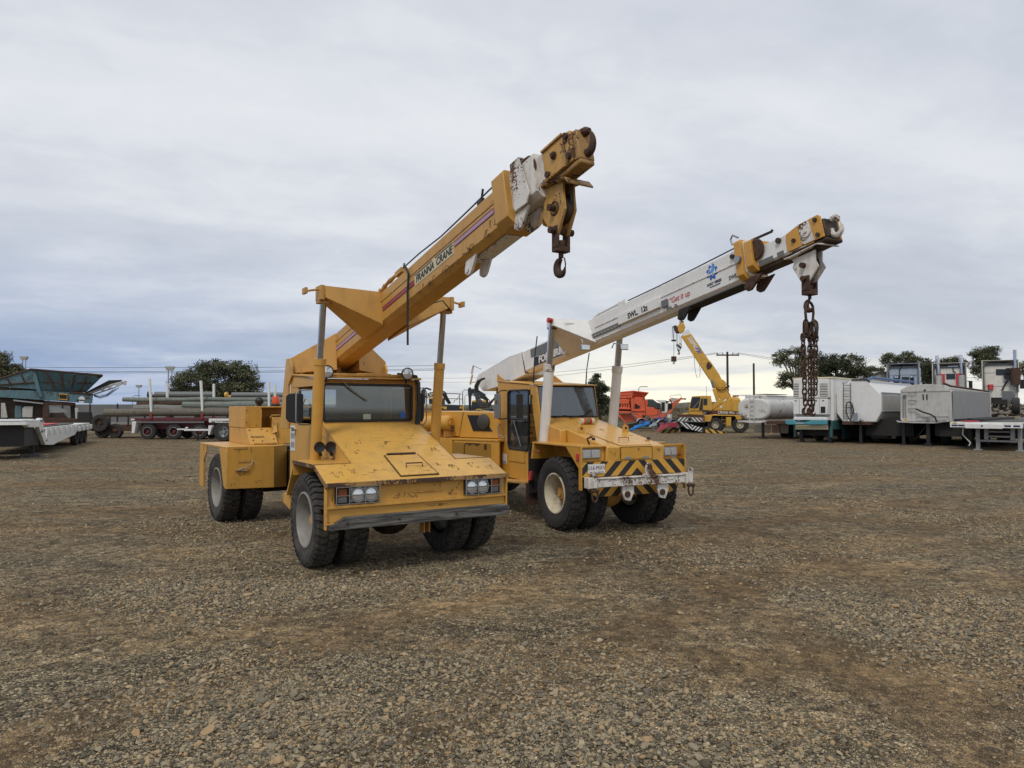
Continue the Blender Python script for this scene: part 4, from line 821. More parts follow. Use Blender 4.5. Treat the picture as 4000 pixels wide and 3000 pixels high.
for x in (.715, .965):
    b = T2(); b.prism([(x, s, h) for s, h in hp_], (.024, 0, 0)); h_ = b.build('boom_head', Y2, boom, bevel=.003)
    if x < .8:
        b = T2(); b.prism([(x-.0025, s, h) for s, h in ((3.89, -.062), (4.03, -.055), (4.075, -.285), (3.915, -.288))], (.002, 0, 0)); b.build('white_band', M['whiterust'], h_)
        b = T2(); b.cyl((x-.02, 3.985, -.165), (x-.003, 3.985, -.165), .062, 24); b.cyl((x-.035, 3.985, -.17), (x-.02, 3.985, -.17), .018, 8); b.build('sheave_cover', M['whiterust'], h_, bevel=.003)
        b = T2(); [b.cyl((x-.02, s, h), (x-.001, s, h), .022, 12) for s, h in ((4.11, -.09), (4.12, -.25), (3.82, -.20))]; b.build('bolt', M['drust'], h_)
b = T2(); b.box(.745, .955, 4.02, 4.185, -.29, -.09); b.box(.73, .97, 3.75, 4.20, -.335, -.296); b.build('head_block', M['drust'], boom, bevel=.015)
b = T2(); b.tube([(.85, 4.19, -.10), (.85, 4.25, -.09), (.85, 4.27, -.11), (.85, 4.27, -.15)], [.03, .025, .02, .012], 8); b.tube([(.85, 4.235+.065*cos(a), -.205+.075*sin(a)) for a in [rad(d) for d in range(170, 405, 16)]], [.03]*8+[.027, .025, .022, .018, .015, .012, .01], 8); b.build('nose_hook', M['whiterust'], boom)
b = T2(); b.cyl((.69, 2.95, -.07), (.719, 2.95, -.07), .028, 12); b.cyl((.71, 3.61, -.12), (.739, 3.61, -.12), .03, 12); b.build('bolt', M['drust'], boom)
lugs(0, 1.90, -.41, M['dark'], boom, bt2, (.74, .90), .24); lugs(0, 3.10, -.385, M['rustred'], boom, bt2, (.72, .90), .24)
b = T2(); b.tube([(.75, -.05, .0), (.75, .1, .03), (.75, .62, .035)], .02, 8); b.box(.73, .77, .62, .8, .0, .05); b.build('tension_rod', M['white'], boom)
b = T2(); b.tube([(.75, .85, .02), (.74, 1.5, .012), (.74, 2.2, .016), (.74, 2.95, .03)], .009, 6); b.build('cable', M['black'], boom)
b = T2(); b.box(.745, .955, 2.0, 3.0, -.422, -.411); b.build('wear_strip', M['dark'], boom)
# pedestal that carries the foot of the boom, with hoses
one('boom_pedestal', M['dark'], C2, lambda m: (m.px(.66, .72, [(2.7, .9), (2.75, 2.3), (3.3, 2.35), (3.5, 1.6), (3.3, .9)]), m.px(1.0, 1.06, [(2.7, .9), (2.75, 2.3), (3.3, 2.35), (3.5, 1.6), (3.3, .9)])), bevel=.01)
for k in range(3): one('hose', M['hose'], C2, lambda m: m.tube([(.50+.0*k, 3.55+.05*k, 2.36), (.47, 3.68+.06*k, 2.32), (.44, 3.74+.07*k, 2.22), (.44, 3.74+.07*k, 2.08), (.43, 3.64+.07*k, 1.96-.02*k), (.42, 3.45+.04*k, 1.87-.03*k), (.42, 3.2, 1.86-.03*k), (.42, 2.95, 1.95), (.42, 2.75, 2.07), (.42, 2.62, 2.18)], .017, 7))
# ---- hook block and chain sling
HB2 = rel(C2, (.85, -3.85, 0)); H2 = empty('hook_block', 'chipped white hook block below the tip of the white boom', 'hook block', (HB2.x, HB2.y, 2.94), A2, 'hook blocks on the boom tips')
def cheek2(m, x): m.prism([(x, .14, .42), (x, .11, .38), (x, .13, .33), (x, .02, .16), (x, -.08, .15), (x, -.20, .29), (x, -.16, .36), (x, -.16, .47)], (.02, 0, 0))
for x in (-.065, .03): one('cheek_plate', M['whiterust'], H2, lambda m: cheek2(m, x), bevel=.003)
one('top_guard', M['whiterust'], H2, lambda m: m.prism([(-.12, .20, .44), (-.12, .12, .445), (-.12, -.22, .52), (-.12, -.30, .50), (-.12, -.30, .485), (-.12, -.22, .503), (-.12, .12, .428), (-.12, .20, .425)], (.24, 0, 0)), bevel=.004)
one('sheave', M['drust'], H2, lambda m: m.lathe([(.0, -.04), (.11, -.04), (.10, 0), (.11, .04), (0, .04)], 24, 'x', (0, -.03, .33)))
one('pin', M['rust'], H2, lambda m: (m.cyl((-.11, -.02, .33), (.08, -.02, .33), .028, 12)))
one('pin', M['rust'], H2, lambda m: (m.cyl((-.11, -.03, .19), (.10, -.03, .19), .028, 12)))
one('shackle', M['rustred'], H2, lambda m: (m.box(-.075, -.055, -.09, .01, .05, .22), m.box(.035, .055, -.09, .01, .05, .22), m.box(-.075, .055, -.09, .01, .02, .08), m.ball((-.01, -.04, .10), .035, 10)), bevel=.005)
one('hook', M['rust'], H2, lambda m: hookm(m, -.01, -.04, .02, .85))
one('rope', M['black'], H2, lambda m: m.tube([(0, -.13, .40), (0, -.13, .62)], .007, 6))
HS = rel(C2, (.855, -3.87, 0)); CS = empty('chain_sling', 'rusty chain sling with several legs hanging from the hook of the white boom', 'chain sling', (HS.x, HS.y, 1.72), A2)
def link(m, c, L_, W_, r, yaw):
    ux, uy = cos(yaw), sin(yaw); P = []
    for k in range(12):
        a = 2*pi*k/12; h = (L_/2-W_/2)*(1 if sin(a) > 0.01 else -1 if sin(a) < -.01 else 0)+W_/2*sin(a); q = W_/2*cos(a)
        P.append((c[0]+q*ux, c[1]+q*uy, c[2]+h))
    m.tube(P, r, 7, True)
one('master_link', M['rust'], CS, lambda m: link(m, (0, .0, 1.06), .23, .17, .014, .25))
one('shackle', M['rust'], CS, lambda m: link(m, (-.04, .02, .90), .15, .10, .02, .9))
one('shackle', M['rust'], CS, lambda m: link(m, (.045, -.02, .90), .15, .10, .02, .2))
one('shackle', M['drust'], CS, lambda m: (link(m, (.0, -.03, .87), .17, .11, .018, 1.5), m.cyl((-.11, 0, .81), (.10, 0, .81), .02, 10)))
for li, (cx_, cy_, zb_) in enumerate(((-.10, .0, .03), (-.05, .04, .10), (.0, -.03, .02), (.035, .03, .03), (.09, .0, .16))):
    def ch(m):
        z = .80; k = 0
        while z > zb_+.05:
            t_ = (.80-z)/.8; link(m, (cx_*(1-.25*t_)+random.uniform(-.003, .003), cy_, z), .078, .044, .0075, (.2 if k % 2 else 1.7)+random.uniform(-.2, .2)); z -= .056; k += 1
    lg = one('chain_leg', M['rust'] if li % 2 else M['rustred'], CS, ch)
    if li in (0, 2, 3): one('end_hook', M['rustred'], lg, lambda m: hookm(m, cx_*.78, cy_, zb_+.07, .5))
# ---- rear half, swung round behind the yellow crane
R3 = rad(52-26.5); O3w = Vector((-1.53, 13.45, 0)); inv = Matrix.Rotation(-A2, 3, 'Z') @ (O3w-Vector((.603, 10.444, 0)))
def rc_(name, mats, fn, **k): return one(name, mats, C2, fn, loc=tuple(inv), rz=R3, **k)
rc_('rear_body', Y2, lambda m: (m.box(.03, 2.2, -.15, 1.2, 1.2, 1.232), m.box(.05, .60, -1.60, -.151, 1.19, 1.222), m.box(.06, .10, -1.60, -.52, .60, 1.189), m.box(.1, .6, -.54, -.50, .6, 1.189), m.box(.05, .6, -1.34, -1.3, .93, .95),
    m.hexa([(.04, -.50, .60), (.08, -.50, .60), (.08, -.15, .9), (.04, -.15, .9), (.04, -.5, 1.19), (.08, -.5, 1.19), (.08, -.15, 1.19), (.04, -.15, 1.19)]), m.box(.6, 2.2, -1.5, -.1, 1.1, 1.19)), bevel=.005)
tp = rc_('tread_plate', simple('checker_plate', (.40, .21, .03), .5, .1, .3, 60), lambda m: m.box(.048, .0595, -1.42, -.50, .62, 1.15))
rc_('hatch_outline', M['blackp'], lambda m: m.tube([(.044, -.80, .78), (.044, -.80, 1.10), (.044, -.84, 1.14), (.044, -1.18, 1.14)], .007, 5))
rc_('latch', M['rust'], lambda m: (m.box(.03, .047, -1.15, -1.06, 1.12, 1.15), m.box(.03, .047, -.96, -.9, 1.12, 1.15), m.box(.03, .047, -1.33, -1.28, 1.05, 1.14)), bevel=.004)
rc_('engine_cover', Y2, lambda m: (m.px(.30, 1.7, [(-1.40, 1.233), (-1.40, 1.50), (-1.27, 1.70), (-.56, 1.712), (-.44, 1.233)]), m.px(.31, 1.7, [(-.425, 1.245), (-.53, 1.715), (.9, 1.72), (.9, 1.245)])), bevel=.008)
fp = rc_('fan_plate', M['black'], lambda m: m.px(.285, .2995, [(-.66, 1.65), (-1.0, 1.65), (-1.26, 1.36), (-.80, 1.36)]))
one('fan_guard', simple('wire_mesh', (.10, .095, .085), .6, .4, .4, 90), fp, lambda m: (m.lathe([(.0, .235), (.10, .24), (.138, .26), (.145, .284)], 32, 'x', (0, -1.06, 1.53))))
tk = rc_('air_tank', Y2, lambda m: m.lathe([(.0, -.33), (.06, -.335), (.065, -.31), (.10, -.315), (.135, -.29), (.15, -.24), (.152, .62), (.12, .70), (0, .72)], 28, 'y', (.22, 0, 1.49)))
one('tank_band', Y2, tk, lambda m: [m.lathe([(.156, y), (.156, y+.03), (.150, y+.03), (.150, y)], 28, 'y', (.22, 0, 1.49), closed=True) for y in (-.12, .32)])
one('tank_stand', M['yelrust'], tk, lambda m: [m.box(.08, .36, y, y+.03, 1.234, 1.35) for y in (-.28, -.12, .3)])
one('drain_valve', M['rust'], tk, lambda m: (m.cyl((.20, -.34, 1.42), (.20, -.38, 1.42), .022, 10), m.box(.17, .23, -.37, -.355, 1.45, 1.462), m.tube([(.20, -.36, 1.42), (.20, -.37, 1.34)], [.02, .03], 8)), )
rc_('air_cleaner', simple('beige_cover', (.35, .30, .19), .6), lambda m: m.box(.25, .6, .28, .62, 1.74, 1.86), bevel=.04)
rc_('caution_label', M['whitep'], lambda m: m.box(.05, .055, -.02, .10, 1.25, 1.33))
rc_('rear_chassis', M['dark'], lambda m: (m.box(.5, 1.7, -1.6, 1.2, .5, 1.09), m.cyl((.2, 0, .53), (2.2, 0, .53), .12)))
for x, sd_, du in ((.14, -1, 'outer'), (.49, -1, 'inner'), (1.78, 1, 'inner'), (2.14, 1, 'outer')):
    p = inv+Matrix.Rotation(R3, 3, 'Z') @ Vector((x, 0, .535))
    w_ = wheel(C2, p, .535, .285, .285, wm2, 'zig', sd_, du, hub=M['yelrust'], lugs=30); w_.rotation_euler.z += R3
# ================================================================ shared background pieces
M['teal'] = paint('worn_teal_paint', (.085, .20, .24), 1.3, 1.6, .6, dirt=(.10, .075, .05), rust=(.07, .035, .02), fade=.4)
M['wtrail'] = paint('white_trailer_paint', (.72, .72, .70), .35, .25, .45, dirt=(.35, .3, .25), fade=.08)
M['maroon'] = paint('maroon_frame_paint', (.10, .012, .016), .6, .4, .5, dirt=(.12, .08, .06))
M['alu'] = paint('dull_aluminium', (.50, .49, .46), .9, .3, .5, dirt=(.22, .20, .17), fade=.2)
M['orange'] = paint('orange_red_paint', (.70, .10, .025), .35, .3, .4, dirt=(.2, .06, .03), fade=.3)
M['rt'] = paint('ochre_yellow_paint', (.60, .33, .03), .6, .6, .45, dirt=(.2, .12, .05))
M['bw'] = stripes('black_white_stripes', (.7, .7, .68), (.012, .012, .012), 'x', .30, .5, 1.0, mirror=0.0)
M['by'] = stripes('black_yellow_stripes', (.62, .36, .05), (.012, .012, .012), 'x', .42, .55, -1.0)
M['by2'] = stripes('yellow_black_stripes', (.62, .36, .05), (.012, .012, .012), 'x', .42, .55, 1.0)
M['concrete'] = simple('grey_concrete', (.28, .27, .26), .9)
M['bldg'] = simple('pale_sheeting', (.55, .56, .56), .6)
M['glassd'] = simple('dark_window', (.03, .035, .04), .12)
def small_wheel(parent, c, r, w, rim, axis='y', holes=0, name='wheel', rr=.56):
    "wheel on an axle along y (seen from the side) or x"
    h = w/2; b = MB(); b.lathe([(r*rr, -h*.9), (r*.8, -h), (r*.95, -h*.92), (r, -h*.6), (r, h*.6), (r*.95, h*.92), (r*.8, h), (r*rr, h*.9)], 28, axis, closed=True)
    o = b.build(name, M['tyre2'], parent, loc=c)
    b = MB(); b.lathe([(r*(rr+.02), -h*.8), (r*(rr-.03), -h*.95), (r*(rr-.08), -h*.6), (r*(rr-.12), -h*.15), (r*.2, -h*.1), (r*.18, -h*.6), (0, -h*.62)], 24, axis); b.build('rim', rim, o)
    if holes:
        b = MB()
        for k in range(holes):
            a = 2*pi*k/holes; q = r*.30; cc = (q*cos(a), -h*.17, q*sin(a)) if axis == 'y' else (-h*.17, q*cos(a), q*sin(a)); b.ball(cc, r*.085, 8, (1, .3, 1) if axis == 'y' else (.3, 1, 1))
        b.build('rim_hole', M['dark'], o)
    return o
def zoomf(x0, y0, k): return lambda a, b: (x0+a*k, y0+b*k)
def pxf(d, u0, zf, rot=0.0, O=None):
    P = PX(u0, d, rot, O)
    return P, (lambda a, b, y=0.0: P(*zf(a, b), y))
# ================================================================ left: low loader
th = rad(23.3)
T1 = empty('low_loader', 'white low loader trailer with raised black-fronted gooseneck at the left edge', 'trailer', (-17.19, 25.91, 0), th)
one('gooseneck', M['wtrail'], T1, lambda m: (m.box(-2.5, 0, -2.16, -1.6, 1.20, 1.345), m.py(-.0, -.0, []) if False else None, m.px(-.16, 0, [(-2.16, 1.345), (-2.16, 1.20), (-1.70, 1.10), (-.16, 1.07), (-.16, 1.345)]),
    m.px(-2.5, -2.34, [(-2.16, 1.345), (-2.16, 1.20), (-1.70, 1.10), (-.16, 1.07), (-.16, 1.345)]), m.box(-2.34, -.16, -1.6, -.16, 1.29, 1.345)), bevel=.02)
for x in (-.14, -2.5): one('drop_leg', M['wtrail'], T1, lambda m: m.px(x, x+.14, [(-.158, 1.33), (-.158, 1.06), (.55, .62), (1.0, .38), (1.22, .36), (1.22, .62), (.80, .9), (.35, 1.35), (.1, 1.40)]), bevel=.02)
one('pivot_pin', M['steel'], T1, lambda m: (m.cyl((0, .10, 1.33), (.05, .10, 1.33), .07, 12), m.cyl((0, .25, .92), (.05, .25, .92), .06, 12), m.cyl((0, 1.1, .55), (.04, 1.1, .55), .04, 10)))
one('front_bulkhead', M['blackp'], T1, lambda m: (m.box(-2.33, -.17, -1.58, -1.50, .45, 1.28), m.hexa([(-2.33, -1.5, .45), (-.17, -1.5, .45), (-.17, .7, .40), (-2.33, .7, .40), (-2.33, -1.5, 1.28), (-.17, -1.5, 1.28), (-.17, .2, 1.0), (-2.33, .2, 1.0)])))
one('support_leg', M['blackp'], T1, lambda m: (m.box(-.28, -.18, -.05, .05, .0, .9), m.box(-.40, -.06, -.18, .18, .001, .06)))
one('jack_pad', M['timber'], T1, lambda m: m.box(-.55, .05, -.30, .25, .0, .10))
one('deck', M['wtrail'], T1, lambda m: (m.px(-2.5, -.001, [(1.23, .95), (8.05, .92), (12.1, .92), (12.1, .98), (8.05, 1.0), (1.23, 1.02)]),
    m.px(-.06, -.002, [(1.23, .36), (2.6, .30), (3.4, .36), (7.6, .52), (8.0, .64), (8.0, .918), (1.23, .948)]),
    [m.box(0, .07, y, y+.10, .72, .96) for y in (1.6, 2.6, 3.8, 5.0, 6.2, 7.4)], [m.box(-.14, .10, y, y+.5, .66, .90) for y in (8.1, 9.3, 10.6, 11.7)]), bevel=.01)
one('deck_timber', M['timber'], T1, lambda m: m.box(-2.4, -.1, 1.4, 7.8, 1.021, 1.06))
one('chain_binder', M['redp'], T1, lambda m: m.box(-.7, -.3, 3.0, 5.2, 1.062, 1.12), bevel=.02)
one('underframe', M['dark'], T1, lambda m: m.box(-2.3, -.3, 1.5, 11.5, .35, .94))
for y in (8.55, 9.85, 11.15):
    for x in (-.17, -2.33): small_wheel(T1, (x, y, .42), .42, .28, M['wtrail'], 'x')
# ---- screening plant behind it
zf = zoomf(0, 1350, .18987); P, Q = pxf(43.0, 150, zf, rad(30))
S1 = empty('screening_plant', 'teal mobile screening plant with a wide ribbed feed hopper and rusty frame', 'screening plant', P.loc(), rad(30))
def q3(a, b, y=0.0): x, z = Q(a, b); return (x, y, z)
def hop(m):
    m.prism([q3(-700, 800), q3(0, 680), q3(640, 480), q3(650, 520, 0), q3(760, 900), q3(0, 840), q3(-700, 900)], (0, .06, 0))
    m.hexa([q3(640, 480, 0), q3(760, 930, .0), q3(1720, 960, .9), q3(2105, 615, -.4), q3(640, 480, .05), q3(760, 930, .06), q3(1720, 960, .96), q3(2105, 615, -.34)])
    m.hexa([q3(640, 450, 3.2), q3(760, 900, 2.5), q3(1720, 930, 2.3), q3(2080, 600, 3.2), q3(640, 450, 3.25), q3(760, 900, 2.55), q3(1720, 930, 2.35), q3(2080, 600, 3.25)])
    m.hexa([q3(1720, 960, .9), q3(2105, 615, -.4), q3(2080, 600, 3.2), q3(1720, 930, 2.3), q3(1760, 960, .9), q3(2125, 615, -.4), q3(2100, 600, 3.2), q3(1760, 930, 2.3)])
one('feed_hopper', M['teal'], S1, hop)
def ribs(m):
    for a, b, c, d in ((700, 560, 850, 1040),): pass
    for (a, b, c, d) in ((960, 540, 1160, 940), (1270, 540, 1310, 930), (1540, 600, 1470, 900), (1790, 620, 1640, 930), (440, 600, 540, 800), (170, 680, 230, 840)):
        f = (a-640)/1465.0; m.tube([q3(a, b, -.20-.38*max(0, f)), q3(c, d, .2*max(0, f)-.12)], .05, 5)
    m.tube([q3(860, 745, -.15), q3(1880, 775, -.05)], .04, 5); m.tube([q3(-300, 830, -.05), q3(720, 755, -.05)], .04, 5)
one('hopper_rib', M['rustred'], S1, ribs)
one('hopper_rim', M['rustred'], S1, lambda m: m.tube([q3(-700, 800, -.03), q3(0, 680, -.03), q3(640, 485, -.03), q3(2105, 615, -.42), q3(2090, 600, 3.2)], .055, 6))
one('hopper_prop', M['teal'], S1, lambda m: m.prism([q3(650, 560, -.2), q3(740, 560, -.2), q3(870, 1050, -.2), q3(800, 1065, -.2), q3(720, 790, -.2)], (0, .15, 0)))
one('main_frame', M['teal'], S1, lambda m: (m.prism([q3(-500, 900), q3(760, 930), q3(760, 1060), q3(1000, 1130), q3(-500, 1030)], (0, 1.9, 0)), m.prism([q3(760, 930, .02), q3(1420, 960, .02), q3(1420, 1150, .02), q3(760, 1110, .02)], (0, 1.8, 0)),
    m.prism([q3(1420, 970, -.05), q3(1910, 1000, -.05), q3(1890, 1190, -.05), q3(1420, 1155, -.05)], (0, 2.0, 0))), bevel=.02)
one('frame_edge', M['rustred'], S1, lambda m: (m.tube([q3(1420, 965, -.07), q3(1910, 998, -.07)], .05, 5), m.prism([q3(880, 1130, .1), q3(1400, 1160, .1), q3(1550, 1180, .1), q3(1500, 1240, .1), q3(920, 1220, .1)], (0, 1.6, 0))))
bd = one('round_badge', M['whitep'], S1, lambda m: m.prism([(Q(1680, 1115)[0]+.17*cos(a), -.075, Q(1680, 1115)[1]+.22*sin(a)) for a in [2*pi*k/18 for k in range(18)]], (0, .02, 0)))
one('badge_bar', M['dkline'], bd, lambda m: m.prism([q3(1570, 1105, -.085), q3(1740, 1115, -.085), q3(1740, 1140, -.085), q3(1570, 1130, -.085)], (0, .008, 0)))
fl = one('lamp_frame', M['rt'], S1, lambda m: (m.tube([q3(1225, 1000, -.1), q3(1385, 1010, -.1), q3(1375, 1120, -.1), q3(1218, 1105, -.1)], .045, 4, True)))
one('lamp_face', M['blackp'], fl, lambda m: m.prism([q3(1235, 1010, -.08), q3(1375, 1015, -.08), q3(1368, 1110, -.08), q3(1228, 1100, -.08)], (0, .05, 0)))
one('leg', M['rustred'], S1, lambda m: (m.prism([q3(880, 1180), q3(980, 1180), q3(1020, 1480), q3(870, 1480)], (0, .5, 0)), m.prism([q3(870, 1480, -.05), q3(1600, 1500, -.05), q3(1620, 1640, -.05), q3(950, 1640, -.05)], (0, 1.5, 0))), bevel=.02)
one('leg', M['alu'], S1, lambda m: m.prism([q3(1540, 1280), q3(1605, 1280), q3(1615, 1510), q3(1550, 1510)], (0, .5, 0)))
one('leg', M['dark'], S1, lambda m: m.prism([q3(1440, 1180, .3), q3(1540, 1180, .3), q3(1560, 1500, .3), q3(1450, 1500, .3)], (0, .5, 0)))
one('leg', M['alu'], S1, lambda m: m.prism([q3(20, 1180), q3(100, 1180), q3(150, 1480), q3(20, 1480)], (0, .5, 0)))
one('engine_housing', M['teal'], S1, lambda m: (m.prism([q3(160, 1200, .5), q3(300, 1230, .5), q3(680, 1250, .5), q3(870, 1320, .5), q3(870, 1500, .5), q3(160, 1500, .5)], (0, 1.2, 0)), m.prism([q3(300, 1240, .2), q3(440, 1240, .2), q3(440, 1490, .2), q3(290, 1490, .2)], (0, .3, 0))), bevel=.03)
one('grille', M['dark'], S1, lambda m: [m.prism([q3(690+18*k, 1330, .47), q3(700+18*k, 1330, .47), q3(698+18*k, 1480, .47), q3(688+18*k, 1480, .47)], (0, .03, 0)) for k in range(6)])
one('side_box', M['alu'], S1, lambda m: m.prism([q3(455, 1290, .1), q3(500, 1250, .1), q3(675, 1250, .1), q3(665, 1480, .1), q3(450, 1480, .1)], (0, .4, 0)), bevel=.03)
one('conveyor_beam', M['steel'], S1, lambda m: (m.prism([q3(280, 1110, -.1), q3(890, 1180, -.1), q3(890, 1205, -.1), q3(280, 1140, -.1)], (0, .8, 0)), m.prism([q3(980, 1200, .3), q3(1120, 1230, .3), q3(1400, 1350, .3), q3(1380, 1370, .3), q3(1000, 1380, .3), ], (0, .8, 0))))
one('machine_interior', M['drust'], S1, lambda m: (m.prism([q3(-400, 1030, .4), q3(870, 1100, .4), q3(870, 1500, .4), q3(-400, 1500, .4)], (0, 1.4, 0)), m.prism([q3(1020, 1385, .3), q3(1300, 1390, .3), q3(1400, 1500, .3), q3(1020, 1500, .3)], (0, 1, 0)), m.prism([q3(-400, 850, .3), q3(1700, 880, .6), q3(1700, 960, .6), q3(-400, 930, .3)], (0, 1, 0))))
def conv(m):
    m.prism([q3(1740, 960, 1.2), q3(2240, 700, 1.2), q3(2530, 690, 1.2), q3(2500, 740, 1.2), q3(1830, 1000, 1.2)], (0, .9, 0))
one('belt', M['black'], S1, conv)
one('belt_frame', M['alu'], S1, lambda m: (m.tube([q3(1800, 990, 1.1), q3(2300, 800, 1.1), q3(2610, 720, 1.1)], .06, 5), m.tube([q3(1900, 1010, 1.1), q3(2350, 860, 1.1), q3(2620, 730, 1.1)], .05, 5), [m.box(q3(a, 0)[0], q3(a, 0)[0]+.18, 1.0, 1.1, q3(0, bb_)[2]-.1, q3(0, bb_)[2]+.12) for a, bb_ in ((2100, 880), (2250, 830), (2400, 780), (2560, 735))]))
for k in range(3): one('hose', M['hose'], S1, lambda m: m.tube([q3(1930, 1010+12*k, 1.0), q3(2050, 1040+20*k, 1.0), q3(2200, 1000+20*k, 1.0), q3(2330+60*k, 900-20*k, 1.0)], .022, 5))
# ---- pole trailer
zf = zoomf(480, 1380, .29385); P, Q = pxf(39.5, 800, zf); M['pinred'] = simple('dull_red_socket', (.28, .03, .03), .5)
PT = empty('pole_trailer', 'maroon pole trailer with tall white stakes carrying long timber poles', 'trailer', P.loc())
x0 = Q(130, 0)[0]; x1 = Q(2300, 0)[0]
one('frame', M['maroon'], PT, lambda m: (m.box(x0, x1, 0, .12, Q(0, 900)[1], Q(0, 862)[1]), m.box(x0, x1, 2.2, 2.3, Q(0, 900)[1], Q(0, 862)[1]), m.box(x0+.3, x1, .4, 1.9, .55, Q(0, 870)[1])), bevel=.01)
one('running_board', M['greyp'], PT, lambda m: m.box(Q(215, 0)[0], Q(1100, 0)[0], -.08, .0, Q(0, 925)[1], Q(0, 905)[1]))
one('mud_flap', M['wtrail'], PT, lambda m: (m.prism([(Q(150, 0)[0], -.1, Q(0, 905)[1]), (Q(205, 0)[0], -.1, Q(0, 905)[1]), (Q(180, 0)[0], -.1, Q(0, 1062)[1]), (Q(148, 0)[0], -.1, Q(0, 1062)[1])], (0, .5, 0)), m.box(Q(135, 0)[0], Q(178, 0)[0], -.1, .4, Q(0, 890)[1], Q(0, 870)[1])))
for a, nm in ((345, 0), (690, 0), (1030, 0)):
    r_ = .44; small_wheel(PT, (Q(a, 0)[0], .12, r_), r_, .26, M['maroon'], 'y', 8); small_wheel(PT, (Q(a-40, 0)[0], 2.1, r_), r_, .26, M['maroon'], 'y')
    c = (Q(a, 0)[0], 0, r_)
    one('rim_ring', M['steel'], PT, lambda m: m.lathe([(.245, -.01), (.26, -.03), (.225, -.03), (.22, .0)], 24, 'y', c, closed=True))
for (a, b, c, d, y) in ((345, 340, 395, 870, -.05), (1028, 365, 1072, 870, -.05), (1928, 375, 1955, 870, -.05), (308, 380, 335, 870, 2.3), (965, 388, 985, 870, 2.3), (1826, 402, 1845, 870, 2.3)):
    st = one('stake', M['wtrail'], PT, lambda m: m.hexa([(Q(c-14, 0)[0], y, Q(0, 795)[1]), (Q(c+10, 0)[0], y, Q(0, 795)[1]), (Q(c+10, 0)[0], y+.12, Q(0, 795)[1]), (Q(c-14, 0)[0], y+.12, Q(0, 795)[1]),
        (Q(a, 0)[0], y, Q(0, b)[1]), (Q(a+26, 0)[0], y, Q(0, b)[1]), (Q(a+26, 0)[0], y+.12, Q(0, b)[1]), (Q(a, 0)[0], y+.12, Q(0, b)[1])]))
    one('stake_pocket', M['pinred'], st, lambda m: m.box(Q(c-20, 0)[0], Q(c+12, 0)[0], y-.02, y+.14, Q(0, 870)[1], Q(0, 795)[1]))
M['polegr'] = paint('green_treated_timber', (.18, .20, .175), 1.0, .8, .8, scale=1.3, dirt=(.07, .06, .045), rust=(.03, .025, .02))
M['polegy'] = paint('grey_weathered_timber', (.20, .195, .18), 1.0, .9, .85, scale=1.3, dirt=(.07, .055, .04), rust=(.03, .025, .02))
M['polebr'] = paint('brown_mossy_timber', (.15, .135, .105), 1.0, 1.1, .85, scale=1.3, dirt=(.05, .045, .03), rust=(.03, .02, .015))
poles = [(-60, 615, 2100, 612, .13, .5, 'polegr', 'uppermost pale green treated pole on the maroon trailer'), (775, 685, 2250, 690, .20, .25, 'polegr', 'thick green pole with a cut end halfway along the maroon trailer'),
         (130, 672, 770, 660, .18, .55, 'rustred', 'short rusty brown pole lying between the green poles'), (120, 728, 2250, 735, .19, .3, 'polegy', 'grey weathered pole below the rusty brown one'),
         (-260, 795, 2250, 770, .22, .15, 'polebr', 'thick mossy brown pole lowest on the maroon trailer'), (900, 640, 2250, 640, .11, .9, 'polegy', 'thin grey pole behind the thick green one')]
for a, b, c, d, r_, y, mt, lb in poles:
    A_, B_ = Vector((P.x0+Q(a, b)[0], P.d+y, Q(a, b)[1])), Vector((P.x0+Q(c, d)[0], P.d+y, Q(c, d)[1]))
    mm = (A_+B_)/2; pts = [A_.lerp(B_, k/8)-mm+Vector((0, random.uniform(-.02, .02), random.uniform(-.02, .02))) for k in range(9)]
    b_ = MB(); b_.tube(pts, [r_*random.uniform(.94, 1.04) for k in range(9)], 12)
    o = b_.build('timber_pole', M[mt], None, loc=mm); tag(o, lb, 'pole', 'poles stacked on the pole trailer')
# ---- drawbar trailer with silver wheel
P, Q = pxf(37.2, 870, zf)
DT = empty('dog_trailer', 'white-edged trailer with a silver wheel and a white drawbar beside the poles', 'trailer', P.loc())
one('side_rail', M['wtrail'], DT, lambda m: (m.box(Q(1155, 0)[0], Q(2100, 0)[0], 0, .1, Q(0, 895)[1], Q(0, 868)[1]), m.box(Q(1155, 0)[0], Q(1190, 0)[0], 0, 2.3, Q(0, 918)[1], Q(0, 896)[1]), m.box(Q(1240, 0)[0], Q(1600, 0)[0], .02, .08, Q(0, 922)[1], Q(0, 915)[1]), [m.box(Q(a, 0)[0], Q(a+12, 0)[0], .02, .08, Q(0, 915)[1], Q(0, 895)[1]) for a in (1240, 1310, 1450)]))
one('mudguard', M['wtrail'], DT, lambda m: (m.prism([(Q(1150, 0)[0], 0, Q(0, 960)[1]), (Q(1195, 0)[0], 0, Q(0, 975)[1]), (Q(1165, 0)[0], 0, Q(0, 1085)[1]), (Q(1148, 0)[0], 0, Q(0, 1080)[1])], (0, .5, 0)), m.prism([(Q(1465, 0)[0], 0, Q(0, 965)[1]), (Q(1490, 0)[0], 0, Q(0, 962)[1]), (Q(1540, 0)[0], 0, Q(0, 1070)[1]), (Q(1518, 0)[0], 0, Q(0, 1075)[1])], (0, .5, 0))))
one('drawbar', M['wtrail'], DT, lambda m: (m.box(Q(720, 0)[0], Q(1160, 0)[0], .9, 1.05, Q(0, 1040)[1], Q(0, 1015)[1]), m.box(Q(625, 0)[0], Q(735, 0)[0], .92, 1.03, Q(0, 1028)[1], Q(0, 1010)[1]), m.box(Q(740, 0)[0], Q(765, 0)[0], .9, 1.05, Q(0, 1010)[1], Q(0, 988)[1])), bevel=.015)
